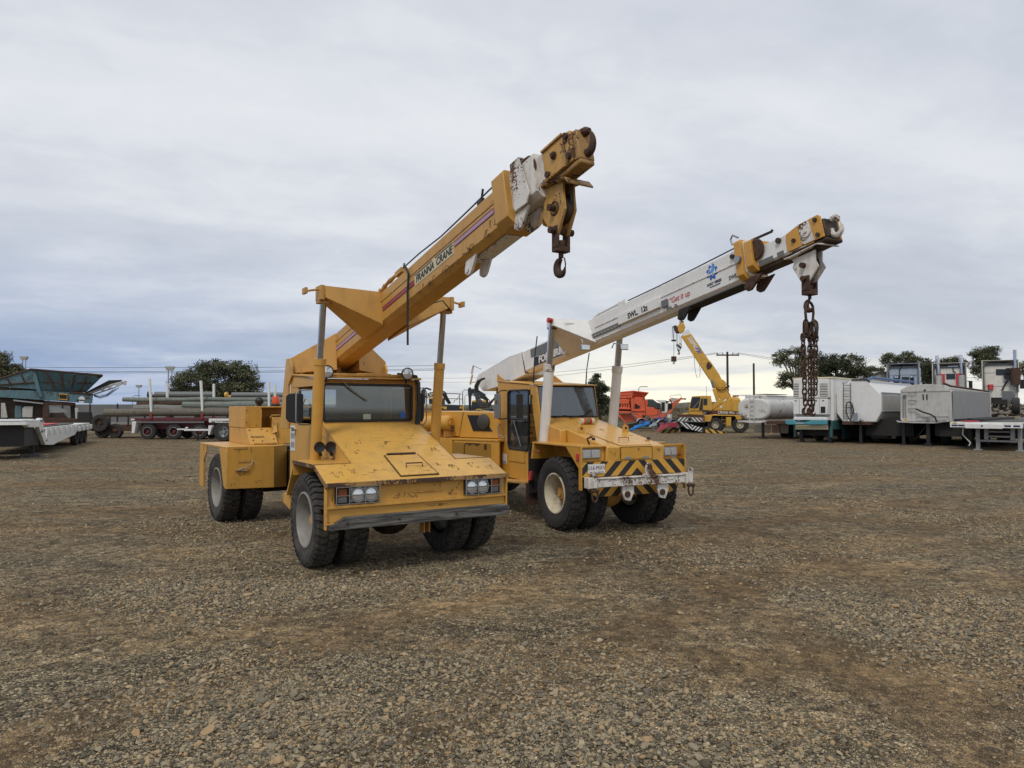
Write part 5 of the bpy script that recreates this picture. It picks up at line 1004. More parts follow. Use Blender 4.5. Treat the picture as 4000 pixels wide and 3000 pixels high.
one('support_leg', M['blackp'], DT, lambda m: (m.box(Q(900, 0)[0], Q(914, 0)[0], .9, 1.0, .02, Q(0, 1040)[1]), m.box(Q(890, 0)[0], Q(925, 0)[0], .8, 1.1, .0, .03)))
one('underframe', M['dark'], DT, lambda m: m.box(Q(1200, 0)[0], Q(2100, 0)[0], .3, 2.0, .5, Q(0, 925)[1]))
small_wheel(DT, (Q(1345, 0)[0], .15, .50), .50, .3, M['steel'], 'y', 5); small_wheel(DT, (Q(1345, 0)[0], 2.0, .50), .50, .3, M['steel'], 'y'); small_wheel(DT, (Q(1800, 0)[0], .15, .50), .50, .3, M['steel'], 'y', 5)
# ---- large grey pipes behind
P, Q = pxf(48, 800, zf)
for a, b, c, rr_, lb, yl in ((430, 550, 1215, 40, 'long grey steel pipe with black end flanges behind the stacked poles', 0), (1450, 555, 2150, 35, 'grey pipe with a yellow end flange behind the stacked poles', 1)):
    r_ = (Q(0, 0)[1]-Q(0, rr_)[1]); x0, z0 = Q(a, b); x1, _ = Q(c, b)
    e = empty('steel_pipe', lb, 'pipe', (P.x0+x0, P.d, z0), 0, 'large pipes behind the pole trailer')
    one('pipe_barrel', M['greyp'], e, lambda m: m.cyl((0, 0, 0), (x1-x0, 0, 0), r_, 24))
    one('end_flange', M['rt'] if yl else M['black'], e, lambda m: m.cyl((-.45, 0, 0), (-.30, 0, 0), r_*1.15, 20)); one('pipe_stub', M['rt'] if yl else M['black'], e, lambda m: m.cyl((-.3, 0, -.1), (.0, 0, -.1), r_*.5, 14))
    one('cradle', M['dark'], e, lambda m: [m.box(x, x+.15, -.3, .3, -z0, -r_*.9) for x in (1, x1-x0-1.2)])
# ---- old flat trailer with spare wheel
zf = zoomf(0, 1400, .24108); P, Q = pxf(41, 400, zf)
OT = empty('flat_trailer', 'old rusty brown flat trailer with a dark rear bulkhead behind the low loader', 'trailer', P.loc())
one('frame', M['rustred'], OT, lambda m: (m.box(Q(1480, 0)[0], Q(2260, 0)[0], .2, 2.2, Q(0, 1180)[1], Q(0, 1080)[1]), [m.box(Q(a, 0)[0], Q(a+18, 0)[0], .2, .3, Q(0, 1100)[1], Q(0, 900)[1]) for a in (1750, 2050)]))
one('headboard', M['dark'], OT, lambda m: (m.prism([(Q(1270, 0)[0], 0, Q(0, 870)[1]), (Q(1440, 0)[0], 0, Q(0, 870)[1]), (Q(1500, 0)[0], 0, Q(0, 1170)[1]), (Q(1270, 0)[0], 0, Q(0, 1150)[1])], (0, .4, 0))))
for a in (1640, 1850): small_wheel(OT, (Q(a, 0)[0], .3, .42), .42, .3, M['drust'], 'y')
x_, z_ = Q(1630, 1045); sw = small_wheel(None, (P.x0+x_, P.d-.0, z_), .50, .28, M['drust'], 'y', name='spare_wheel'); tag(sw, 'dark spare truck wheel hung on the old brown flat trailer', 'wheel')
# ---- boundary fence, long pale shed
P, Q = pxf(62, 700, zoomf(480, 1380, .29385))
FN = empty('boundary_fence', 'grey shade-cloth yard fence on black posts behind the trailers', 'fence', P.loc())
one('fence_screen', simple('grey_shade_cloth', (.20, .20, .20), .9, 0, .4, .6), FN, lambda m: m.box(-16, 18, .05, .08, 0, Q(0, 680)[1]))
for k in range(14): one('post', M['black'], FN, lambda m: m.cyl((-15+2.4*k, 0, 0), (-15+2.4*k, 0, Q(0, 665)[1]), .05, 6))
one('concrete_plinth', M['concrete'], FN, lambda m: m.box(-16, 18, -.3, .02, 0, .5))
LS = empty('long_shed', 'long low white shed beyond the boundary fence', 'shed', (-42, 120, 0))
one('wall', M['bldg'], LS, lambda m: m.box(-14, 20, 0, 12, 0, 2.2)); one('roof', M['alu'], LS, lambda m: m.px(-14.3, 20.3, [(-.4, 2.2), (6, 3.4), (12.4, 2.2)])); one('roller_door', M['glassd'], LS, lambda m: [m.box(x, x+3, -.05, -.01, 0, 1.9) for x in (-9, 4, 12)])
# ================================================================ light masts, street lamps, poles
def mast(u, vt, vb, d, name='floodlight_mast', lb='', cat='light mast', double=True):
    p = at(u, vt, d); h = p.z; e = empty(name, lb, cat, (p.x, d, 0), 0, 'yard floodlight masts')
    if double: one('pole', M['steel'], e, lambda m: (m.tube([(-.32, 0, 0), (-.32, 0, h-.5)], .10, 6), m.tube([(.32, 0, 0), (.32, 0, h-.5)], .10, 6)))
    else: one('pole', M['steel'], e, lambda m: m.tube([(0, 0, 0), (0, 0, h-.3)], .12, 6))
    one('lamp_cluster', M['alu'], e, lambda m: m.hexa([(-.5, -.3, h-.7), (.5, -.3, h-.7), (.5, .3, h-.7), (-.5, .3, h-.7), (-.75, -.5, h), (.75, -.5, h), (.75, .4, h), (-.75, .4, h)]))
mast(95, 1393, 1500, 150, lb='twin-legged floodlight mast above the teal screening plant')
mast(665, 1432, 1530, 125, lb='tall floodlight mast just left of the domed tree')
mast(543, 1504, 1600, 190, lb='distant floodlight mast left of the white stakes', double=False)
def lamp(u, vt, d, sgn, lb):
    p = at(u, vt, d); h = p.z; e = empty('street_lamp', lb, 'street lamp', (p.x, d, 0), 0, 'distant street lamps')
    one('pole', M['steel'], e, lambda m: m.tube([(0, 0, 0), (0, 0, h-.4), (sgn*.5, 0, h), (sgn*1.6, 0, h)], .09, 6)); one('lamp_head', M['steel'], e, lambda m: m.box(min(sgn*1.4, sgn*2.1), max(sgn*1.4, sgn*2.1), -.15, .15, h-.12, h+.06))
lamp(1807, 1523, 170, 1, 'street lamp above the nearer black excavator'); lamp(1816, 1542, 190, 1, 'smaller street lamp between the two black excavators'); lamp(2495, 1510, 170, 1, 'street lamp above the orange crusher'); lamp(518, 1545, 190, 1, 'street lamp beside the distant floodlight mast')
WOODP = M['polegy']
def upole(u, vt, d, arm, lb):
    p = at(u, vt, d); e = empty('utility_pole', lb, 'utility pole', (p.x, d, 0), 0)
    one('pole', simple('dark_pole_timber', (.06, .05, .04), .9), e, lambda m: m.tube([(0, 0, 0), (0, 0, p.z)], [.135, .11], 8))
    if arm:
        one('crossarm', M['rust'], e, lambda m: m.box(-1.15, 1.15, -.2, -.08, p.z-.42, p.z-.28))
        for x in (-1.05, -.5, .5, 1.05): one('insulator', M['greyp'], e, lambda m: m.cyl((x, -.14, p.z-.28), (x, -.14, p.z-.10), .05, 6))
    return p
pA = upole(2841, 1374, 72, True, 'utility pole with a crossarm behind the yellow rough terrain crane'); pB = upole(2944, 1419, 78, False, 'bare utility pole without a crossarm above the white tanker')
def wire(A_, B_, sag, lb, r_=.018):
    A_, B_ = Vector(A_), Vector(B_); mm = (A_+B_)/2
    b_ = MB(); b_.tube([A_.lerp(B_, k/16)-mm-Vector((0, 0, sag*4*(k/16)*(1-k/16))) for k in range(17)], r_, 4)
    o = b_.build('power_line', M['dark'], None, loc=mm); tag(o, lb, 'power line', 'overhead power lines')
wire((pA.x-1.05, 72, pA.z-.1), tuple(at(1600, 1475, 150)), 1.0, 'power line running left from the tip of the crossarm'); wire((pA.x-.5, 72, pA.z-.1), tuple(at(1600, 1490, 150)), 1.2, 'lower power line running left from the crossarm')
wire((pA.x+1.05, 72, pA.z-.1), tuple(at(4200, 1470, 110)), 1.2, 'power line running right from the tip of the crossarm', .016); wire((pA.x+.5, 72, pA.z-.1), tuple(at(4200, 1480, 110)), 1.4, 'lower power line running right from the crossarm', .016)
for v1, v2, lb in ((1432, 1428, 'uppermost power line over the domed tree'), (1449, 1441, 'middle power line over the domed tree'), (1454, 1446, 'lowest power line over the domed tree')):
    wire(tuple(at(-200, v1, 140)), tuple(at(1700, v2, 140)), .3, lb, .035)
# ================================================================ trees
def leafmat(name, c1, c2, c3):
    m, t, b = nmat(name); an = t.nodes.new('ShaderNodeAttribute'); an.attribute_name = 'tone'
    t.links.new(ramp(t, an.outputs['Fac'], [(0, c1), (.55, c2), (1, c3)]), b.inputs['Base Color']); b.inputs['Roughness'].default_value = .75; b.inputs['Specular IOR Level'].default_value = .2
    return m
LF = leafmat('gum_leaves', (.042, .048, .026), (.115, .122, .066), (.27, .26, .15))
LF2 = leafmat('dark_leaves', (.026, .032, .020), (.068, .08, .044), (.15, .16, .09))
BARK = simple('grey_bark', (.11, .095, .075), .9)
def tree(d, base_u, blobs, label, leaf=LF, n=70, per=80, size=.20, spread=.5, z0=0.0, seed=1, group='trees beyond the yard', rad_leaf=None):
    "blobs: (u, v, ru, rv) crown lobes in picture units at distance d"
    rng = np.random.default_rng(seed); b0 = at(base_u, 1590, d); k = d/FPX
    e = empty('tree', label, 'tree', (b0.x, d, z0), 0, group)
    bl = []
    for (u, v, ru, rv) in blobs:
        p = at(u, v, d); bl.append((p.x-b0.x, 0.0, p.z-z0, ru*k, min(ru, rv*1.2)*k, rv*k))
    tot = sum(b[3]*b[5] for b in bl); C_, T_ = [], []
    for (x, y, z, rx, ry, rz) in bl:
        m_ = max(4, int(n*rx*rz/tot))
        dirs = rng.normal(size=(m_, 3)); dirs /= np.linalg.norm(dirs, axis=1)[:, None]
        rr = rng.uniform(.3, 1.0, m_)**.5
        C_.append(np.array([x, y, z])+dirs*rr[:, None]*np.array([rx, ry, rz])); T_.append(np.clip(.42+rng.normal(0, .24, m_), 0, 1))
    C_ = np.concatenate(C_); T_ = np.concatenate(T_); per = int(per*1.5); size = size*.6; N_ = len(C_)*per
    cs = np.repeat(C_, per, 0); ss = np.repeat(rng.uniform(.55, 1.25, len(C_)), per)*spread*.66
    P = cs+np.clip(rng.normal(size=(N_, 3)), -1.7, 1.7)*ss[:, None]*np.array([1, 1, .62])
    a = rng.normal(size=(N_, 3)); a /= np.linalg.norm(a, axis=1)[:, None]; q = rng.normal(size=(N_, 3)); w = np.cross(a, q); w /= np.linalg.norm(w, axis=1)[:, None]
    sz = (rng.uniform(.5, 1.3, N_)*size)[:, None]
    V = np.stack([P-a*sz, P+w*sz*.45, P+a*sz, P-w*sz*.45], 1).reshape(-1, 3)
    me = bpy.data.meshes.new('foliage'); me.vertices.add(len(V)); me.vertices.foreach_set('co', V.ravel())
    me.loops.add(N_*4); me.loops.foreach_set('vertex_index', np.arange(N_*4, dtype=np.int32)); me.polygons.add(N_); me.polygons.foreach_set('loop_start', np.arange(0, N_*4, 4, dtype=np.int32)); me.update(calc_edges=True)
    t_ = np.clip(np.repeat(T_, per)+rng.normal(0, .10, N_), 0, 1); A_ = me.attributes.new('tone', 'FLOAT', 'POINT'); A_.data.foreach_set('value', np.repeat(t_, 4).astype(np.float32))
    me.materials.append(leaf); o = bpy.data.objects.new('foliage', me); COL.objects.link(o); o.parent = e
    cz = min(b[2]-b[5]*.6 for b in bl); w0 = .022*max(b[2]+b[5] for b in bl)+.06
    hz_ = max(.8, cz)
    def br(m):
        m.tube([(0, 0, -.1), (.1, 0, hz_*.5), (-.05, 0, hz_)], [w0*1.25, w0, w0*.85], 8)
    one('trunk', BARK, e, br)
    def limbs(m):
        for i in rng.choice(len(C_), min(len(C_), 16), replace=False):
            c = C_[i]; mid = np.array([c[0]*.4, c[1]*.4, hz_+(c[2]-hz_)*.35]); m.tube([(0, 0, hz_*.85), tuple(mid), tuple(c)], [w0*.6, w0*.38, w0*.12], 5)
    one('limbs', BARK, e, limbs); return e
tree(78, 860, [(760, 1500, 80, 60), (700, 1525, 40, 30), (840, 1440, 60, 35), (850, 1485, 130, 75), (930, 1450, 60, 40), (960, 1500, 55, 60), (990, 1525, 32, 40), (880, 1530, 120, 40), (725, 1478, 22, 12)], 'broad domed gum tree behind the stacked poles', n=210, per=110, size=.20, spread=.62, seed=3)
tree(85, 20, [(0, 1425, 40, 45), (30, 1450, 50, 40), (70, 1455, 22, 25), (-60, 1440, 90, 70), (105, 1450, 18, 14), (0, 1490, 90, 30), (-30, 1390, 30, 20)], 'gum tree rising above the teal screening plant at the left edge', n=120, per=110, size=.20, spread=.6, seed=4)
tree(72, 2340, [(2338, 1500, 36, 38), (2325, 1530, 38, 40), (2355, 1545, 34, 42), (2345, 1585, 42, 36), (2310, 1585, 20, 30)], 'compact dark round tree between the white cylinders of the farther crane', LF2, n=90, per=110, size=.17, spread=.42, seed=5)
tree(66, 3110, [(3060, 1395, 34, 22), (3100, 1375, 40, 18), (3160, 1385, 38, 24), (3130, 1420, 50, 24), (3080, 1480, 34, 26), (3055, 1500, 20, 12), (3140, 1470, 40, 30), (3040, 1415, 20, 12)], 'sparse gum tree behind the chain sling with sky showing through', n=80, per=85, size=.15, spread=.40, seed=6)
tree(80, 3270, [(3235, 1420, 46, 34), (3280, 1405, 45, 24), (3330, 1425, 40, 36), (3270, 1460, 90, 32), (3380, 1450, 28, 22)], 'dark spreading tree behind the white refrigerated trailer', LF2, n=130, per=100, size=.18, spread=.5, seed=7)
tree(95, 3400, [(3395, 1452, 22, 20), (3430, 1448, 14, 14)], 'small tree left of the gabled shed', LF, n=30, per=80, size=.18, spread=.45, seed=8)
tree(84, 3510, [(3470, 1405, 30, 24), (3530, 1395, 46, 20), (3580, 1410, 24, 22), (3500, 1440, 46, 26), (3560, 1440, 40, 24)], 'pale gum tree behind the blue-grey truck', LF, n=90, per=85, size=.17, spread=.48, seed=9)
tree(80, 3630, [(3620, 1430, 38, 26), (3650, 1460, 36, 34), (3600, 1465, 30, 26)], 'dark dense tree between the two left trucks', LF2, n=70, per=100, size=.17, spread=.42, seed=10)
tree(90, 3710, [(3690, 1415, 30, 14), (3725, 1412, 28, 16), (3755, 1420, 18, 16), (3710, 1440, 44, 24)], 'pale treetop behind the truck with two chrome exhausts', LF, n=50, per=85, size=.18, spread=.45, seed=11)
tree(74, 3850, [(3825, 1378, 32, 20), (3870, 1372, 32, 18), (3850, 1402, 40, 22), (3815, 1425, 22, 24), (3825, 1455, 24, 18), (3890, 1400, 18, 14)], 'tall gum tree left of the cream truck', LF, n=75, per=85, size=.15, spread=.42, seed=12)
tree(74, 4010, [(3995, 1440, 26, 24), (4040, 1420, 40, 30)], 'tree behind the cream truck at the right edge', LF, n=40, per=85, size=.16, spread=.42, seed=13)
# scrubby bank and far ridge
def ridge(name, x0, x1, y, dep, hfun, mat, kind='structure', n=160, rows=4):
    b = MB(); vs = []; fs = []
    for j in range(rows+1):
        for i in range(n+1):
            x = x0+(x1-x0)*i/n; f = j/rows; vs.append((x, y+dep*f, hfun(x)*sin(f*pi*.5)**.7 if j else -.1))
    for j in range(rows):
        for i in range(n): a = j*(n+1)+i; fs.append((a, a+1, a+n+2, a+n+1))
    b.add(vs, fs); o = b.build(name, mat, None, recalc=False); return tag(o, kind=kind)
def grassm(name, c1, c2, c3, sc):
    m, t, b = nmat(name); g = t.nodes.new('ShaderNodeNewGeometry').outputs['Position']
    t.links.new(ramp(t, noise(t, mapping(t, g, (1, 1, 2.2)), sc, 8, .75), [(.35, c1), (.52, c2), (.68, c3)]), b.inputs['Base Color']); b.inputs['Roughness'].default_value = .95; return m
ridge('hills', -700, 900, 420, 200, lambda x: 3.2+1.2*sin(x*.006+1)+.6*sin(x*.021)+max(0, -x-150)*.006, grassm('far_hill_grass', (.035, .045, .04), (.06, .07, .055), (.09, .09, .065), .03))
ridge('grass_bank', -6, 62, 92, 12, lambda x: 1.55+.15*sin(x*.5)+.9/(1+math.exp(-(x-12)*1.2)), grassm('scrub_grass', (.045, .04, .022), (.11, .09, .055), (.17, .145, .095), .8))
# paddock scrub tufts: one mass
def tufts():
    rng = np.random.default_rng(5); n = 5200
    x = rng.uniform(-6, 62, n); y = rng.uniform(88, 98, n); h = rng.uniform(.15, .45, n); w = rng.uniform(.05, .16, n)
    zb_ = np.where(y > 92, 1.2, .0)+0*x; a = rng.uniform(0, pi, n); dx_, dy_ = np.cos(a)*w, np.sin(a)*w
    l = rng.normal(0, .15, n)
    V = np.stack([np.stack([x-dx_, y-dy_, zb_], 1), np.stack([x+dx_, y+dy_, zb_], 1), np.stack([x+l, y, zb_+h+.3], 1)], 1).reshape(-1, 3)
    me = bpy.data.meshes.new('dry_grass'); me.from_pydata(V.tolist(), [], [(3*i, 3*i+1, 3*i+2) for i in range(n)]); me.materials.append(grassm('dry_grass_blades', (.06, .06, .03), (.13, .11, .06), (.2, .17, .1), .6))
    o = bpy.data.objects.new('dry_grass', me); COL.objects.link(o); tag(o, 'dry olive grass growing on the far bank', 'grass', kind='stuff')
tufts()
# ================================================================ the row of trailers on the right
RT = rad(-42); zr = zoomf(2870, 1400, .28481); zt_ = zoomf(3300, 1350, .31645)
def fr(O, zf, rot=RT):
    P = PX(rot=rot, O=O)
    return P, (lambda a, b, y=0.0: P(*zf(a, b), y)), (lambda a, b, y=0.0: (P(*zf(a, b), y)[0], y, P(*zf(a, b), y)[1]))
# tanker
P, Q, q = fr((14.24, 40.59), zr)
TK = empty('tank_trailer', 'chalky white oval fuel tank trailer with rust marks and rear ladder', 'trailer', P.loc(), RT)
def oval(m, a0, b0, a1, b1, y0, y1, n=28, p=2.8):
    (xa, za), (xb, zb_) = Q(a0, b0), Q(a1, b1); cx, cz, rx, rz = (xa+xb)/2, (za+zb_)/2, abs(xb-xa)/2, abs(za-zb_)/2; pts = []
    for k in range(n):
        a = 2*pi*k/n; c, s = cos(a), sin(a); pts.append((cx+rx*math.copysign(abs(c)**(2/p), c), cz+rz*math.copysign(abs(s)**(2/p), s)))
    m.py(y0, y1, pts)
M['chalk'] = paint('chalky_white_paint', (.60, .60, .57), .6, 1.2, .6, dirt=(.33, .28, .21), rust=(.20, .09, .04), fade=.15)
one('tank', M['chalk'], TK, lambda m: oval(m, 75, 545, 520, 845, -.4, 8.5), bevel=.12, smooth=40)
one('walkway', M['chalk'], TK, lambda m: (m.py(-.3, 8.4, [Q(170, 505), Q(420, 505), Q(440, 565), Q(170, 565)]), m.py(-.3, -.2, [Q(80, 503), Q(200, 500), Q(200, 510), Q(80, 510)])), bevel=.01)
one('walkway_lid', M['rust'], TK, lambda m: m.py(.1, 3.0, [Q(265, 487), Q(440, 485), Q(440, 494), Q(265, 495)]))
one('ladder', M['chalk'], TK, lambda m: ([m.box(Q(a, 0)[0], Q(a+7, 0)[0], -.52, -.47, Q(0, 845)[1], Q(0, 500)[1]) for a in (245, 303)], [m.box(Q(250, 0)[0], Q(305, 0)[0], -.52, -.48, Q(0, b+8)[1], Q(0, b)[1]) for b in (565, 630, 690, 752, 805)]))
one('rear_bar', M['chalk'], TK, lambda m: m.py(-.7, -.45, [Q(110, 850), Q(490, 850), Q(490, 865), Q(420, 882), Q(300, 882), Q(110, 862)]))
for k, mt in enumerate((.62, .5, .38, .6)):
    one('mud_flap', simple('stained_flap_%d' % k, (.52, .52*mt+.12, .40*mt+.08), .7, 0, .3, 2), TK, lambda m: m.py(1.5, 1.54, [Q(262+122*k, 908, 1.5), Q(372+122*k, 908, 1.5), Q(372+122*k, 1010+k*2, 1.5), Q(360+122*k, 1022+k*2, 1.5), Q(270+122*k, 1018+k*2, 1.5), Q(262+122*k, 1008+k*2, 1.5)]))
one('chassis', M['rustred'], TK, lambda m: m.box(.4, 1.9, -.3, 8, .85, 1.0))
one('underbody', M['dark'], TK, lambda m: m.box(.2, 2.1, 1.7, 8, .35, .86))
one('support_leg', M['blackp'], TK, lambda m: (m.box(.0, .12, 0, .12, 0, .9), m.box(-.12, .24, -.1, .22, 0, .06)))
for x in (.3, .65, 1.6, 1.95): small_wheel(TK, (x, 2.6, .45), .45, .26, M['chalk'], 'x')
# refrigerated trailer
P, Q, q = fr((14.84, 36.73), zr)
RF = empty('refrigerated_trailer', 'boxy white refrigerated trailer with louvred cooling unit and teal front beam', 'trailer', P.loc(), RT)
xa, zt1 = Q(818, 275); xb, _ = Q(1355, 275); zb1 = Q(820, 845)[1]
one('box', M['wtrail'], RF, lambda m: m.box(xa, xb, .0, 10.5, zb1, zt1), bevel=.03)
one('roof_edge', M['cream'], RF, lambda m: (m.box(xa-.06, xb+.02, -.1, -.002, zt1-.05, zt1+.03), m.box(xb+.001, xb+.04, -.1, 10.5, zt1-.05, zt1+.03)))
one('corner_post', M['wtrail'], RF, lambda m: (m.box(xa-.03, xa+.10, -.06, -.001, zb1, zt1-.06), m.box(xb-.13, xb+.01, -.06, -.001, zb1, zt1-.06)))
cu = one('cooling_unit', M['wtrail'], RF, lambda m: (m.py(-.45, -.062, [Q(845, 560), Q(1315, 560), Q(1315, 770), Q(845, 765)]), m.py(-.42, -.062, [Q(845, 290), Q(1320, 290), Q(1320, 540), Q(845, 540)]), m.py(-.5, -.062, [Q(860, 800), Q(1300, 805), Q(1310, 848), Q(845, 845)])), bevel=.03)
one('shadow_gap', M['alu'], cu, lambda m: m.py(-.43, -.42, [Q(848, 528), Q(1318, 528), Q(1318, 555), Q(848, 555)]))
for a0, a1 in ((848, 918), (1208, 1312)):
    lv = one('louvre', M['dark'], cu, lambda m: m.py(-.43, -.421, [Q(a0, 345), Q(a1, 345), Q(a1, 520), Q(a0, 520)]))
    for k in range(8): one('slat', M['wtrail'], lv, lambda m: m.py(-.46, -.431, [Q(a0, 350+22*k), Q(a1, 350+22*k), Q(a1, 361+22*k), Q(a0, 361+22*k)]))
one('door_seam', M['greyp'], cu, lambda m: (m.py(-.456, -.4505, [Q(1203, 560), Q(1206, 560), Q(1206, 768), Q(1203, 768)]), m.py(-.456, -.4505, [Q(930, 560), Q(933, 560), Q(933, 766), Q(930, 766)])))
one('control_panel', M['black'], cu, lambda m: m.py(-.47, -.451, [Q(1222, 660), Q(1285, 660), Q(1285, 748), Q(1222, 748)]), bevel=.01)
one('decal', M['redp'], cu, lambda m: m.py(-.457, -.451, [Q(985, 595), Q(1015, 570), Q(1012, 598)])); one('decal', M['blackp'], cu, lambda m: m.py(-.457, -.451, [Q(1140, 585), Q(1160, 568), Q(1178, 592)]))
one('badge', M['greyp'], cu, lambda m: m.py(-.457, -.451, [Q(1240, 572), Q(1270, 572), Q(1270, 588), Q(1240, 588)])); one('badge', M['greyp'], cu, lambda m: m.py(-.457, -.451, [Q(868, 572), Q(892, 572), Q(892, 588), Q(868, 588)]))
tc_ = simple('teal_beam_paint', (.07, .30, .36), .5)
fb = one('front_beam', tc_, RF, lambda m: (m.py(-.7, -.5, [Q(765, 842), Q(860, 845), Q(905, 868), Q(1045, 868), Q(1110, 846), Q(1330, 850), Q(1330, 905), Q(800, 905), Q(765, 890)]),), bevel=.02)
one('beam_label', simple('pale_label', (.35, .38, .40), .5), fb, lambda m: m.py(-.71, -.701, [Q(905, 880), Q(1010, 880), Q(1010, 898), Q(905, 898)]))
text('lettering', 'REFRIGERATED', .06, frameM((Q(957, 889)[0], -.715, Q(957, 889)[1]), (1, 0, 0), (0, 0, 1)), M['redp'], fb, 0, .001) if False else None
one('lower_panel', M['cream'], RF, lambda m: m.py(-.35, -.3, [Q(865, 912), Q(1310, 912), Q(1310, 975), Q(865, 972)]))
tg = simple('dark_teal_frame', (.03, .11, .11), .6)
one('frame', tg, RF, lambda m: (m.box(xb-.1, xb+.02, -.2, 10.4, zb1-.45, zb1-.002), m.box(xa, xa+.12, -.2, .0, .3, zb1-.002), m.box(xb-.12, xb, -.3, -.2, .3, zb1-.3), m.box(xb+.021, xb+.06, 1.2, 8.6, zb1-.95, zb1-.30)))
one('ladder_rail', M['greyp'], RF, lambda m: m.tube([(xb+.05, 1.2, zt1-.25), (xb+.25, 1.2, zt1-.25), (xb+.25, 3.2, zt1-.25), (xb+.05, 3.2, zt1-.25)], .02, 5))
one('underbody', M['dark'], RF, lambda m: m.box(xa+.2, xb-.15, .2, 10.0, .35, zb1-.02))
for x_ in (.0, xb-.3): one('support_leg', M['blackp'], RF, lambda m: (m.box(x_, x_+.16, .0, .16, 0, zb1-.2), m.box(x_-.06, x_+.22, -.08, .24, 0, .05)))
for y in (1.9, 7.2, 8.4):
    for x in (.35, xb-.2): small_wheel(RF, (x, y, .48), .48, .3, M['alu'], 'x')
# bulk hopper trailer
P, Q, q = fr((17.14, 35.12), zr)
BH = empty('bulk_hopper_trailer', 'white eight-sided bulk hopper trailer with front ladder, black hose and pump', 'trailer', P.loc(), RT)
face = [(1590, 298), (1820, 300), (2010, 495), (2015, 730), (1940, 875), (1480, 870), (1395, 745), (1392, 480)]
one('hopper', M['wtrail'], BH, lambda m: m.py(.0, 8.6, [Q(a, b) for a, b in face]), bevel=.04)
xr_ = Q(2015, 730)[0]; zr_ = Q(2015, 730)[1]
one('grey_side', M['alu'], BH, lambda m: m.px(xr_+.002, xr_+.02, [(.05, zr_+.04), (8.5, zr_+.04), (8.5, Q(2010, 510)[1]), (.05, Q(2010, 510)[1])]))
one('hopper_edge', M['steel'], BH, lambda m: (m.tube([(xr_+.02, 0, Q(0, 497)[1]), (xr_+.02, 8.6, Q(0, 497)[1])], .04, 6), m.tube([(xr_+.02, 0, zr_), (xr_+.02, 8.6, zr_)], .04, 6)))
one('tarp_roll', simple('blue_tarp', (.10, .17, .32), .6), BH, lambda m: (m.tube([q(1820, 303, -.03), (Q(1820, 303)[0]+.12, .3, Q(0, 305)[1]-.02), (Q(1820, 303)[0]+.12, 8.6, Q(0, 305)[1]-.02)], .07, 8)))
one('top_seal', M['black'], BH, lambda m: m.tube([q(1600, 294, -.02), q(1815, 294, -.02), q(1855, 320, -.02)], .035, 6))
one('ladder', M['greyp'], BH, lambda m: ([m.tube([q(a, 338, -.12), q(a+5, 830, -.12)], .022, 5) for a in (1490, 1588)], [m.tube([q(1490, b, -.12), q(1592, b, -.12)], .020, 5) for b in (368, 445, 522, 600, 676, 752, 828)]))
one('hose', M['hose'], BH, lambda m: m.tube([q(1640, 865, -.2), q(1628, 700, -.2), q(1605, 615, -.2), q(1570, 592, -.2), q(1535, 620, -.2), q(1525, 720, -.2), q(1550, 800, -.2), q(1600, 865, -.2)], .028, 6))
one('hose', M['hose'], BH, lambda m: m.tube([q(1575, 600, -.24), q(1605, 660, -.24), q(1612, 760, -.24), q(1600, 830, -.24)], .022, 6))
one('pump', M['chrome'], BH, lambda m: (m.cyl(q(1658, 865, -.4), q(1658, 770, -.4), .10, 12), m.tube([q(1658, 775, -.4), q(1668, 745, -.4), q(1690, 760, -.4), q(1695, 840, -.4)], .09, 10), m.tube([q(1700, 855, -.4), q(1770, 848, -.4)], .03, 6)))
one('chassis', M['rustred'], BH, lambda m: (m.py(-.3, 8.4, [Q(1500, 872), Q(1890, 878), Q(1890, 910), Q(1500, 905)])))
one('underbody', M['dark'], BH, lambda m: (m.box(.2, 2.3, .4, 8.5, .4, 1.2), m.py(.5, 1.3, [Q(1800, 915), Q(2060, 915), Q(2100, 1040), Q(2040, 1100), Q(1830, 1100)])))
for x_ in (.0, 1.9): one('support_leg', M['blackp'], BH, lambda m: (m.box(x_, x_+.13, .0, .13, 0, 1.25), m.box(x_-.08, x_+.21, -.08, .21, 0, .05)))
for y in (1.2, 5.6, 6.9, 8.1):
    for x in (.5, 2.15): small_wheel(BH, (x, y, .5), .5, .32, M['alu'], 'x')
one('mud_flap', M['alu'], BH, lambda m: m.box(1.95, 2.45, 4.9, 4.93, .65, 1.25))
# grain tipper
P, Q, q = fr((19.19, 32.96), zt_)
TP = empty('grain_tipper_trailer', 'dull bare-aluminium tipper trailer with domed front end and weathered streaks', 'trailer', P.loc(), RT)
Lt = P.depth(3300+1780*.31645, Q(1310, 700)[0])
Lt = min(max(Lt, 5), 12)
face = [(688, 545), (760, 508), (850, 485), (1000, 477), (1130, 482), (1215, 492), (1310, 560), (1325, 940), (1200, 948), (700, 935), (685, 910)]
one('body', M['alu'], TP, lambda m: m.py(.0, Lt, [Q(a, b) for a, b in face]), bevel=.02)
xs = Q(1316, 700)[0]
one('side_sheet', paint('rough_grey_sheet', (.27, .27, .275), .8, .2, .6, dirt=(.16, .15, .14)), TP, lambda m: m.px(xs+.03, xs+.05, [(.15, Q(0, 905)[1]), (Lt-.1, Q(0, 905)[1]), (Lt-.1, Q(0, 572)[1]), (.15, Q(0, 572)[1])]))
one('end_post', M['alu'], TP, lambda m: (m.box(xs-.05, xs+.08, Lt-.1, Lt+.02, Q(0, 930)[1], Q(0, 560)[1]), m.box(xs+.0, xs+.06, 0, Lt, Q(0, 935)[1], Q(0, 915)[1])))
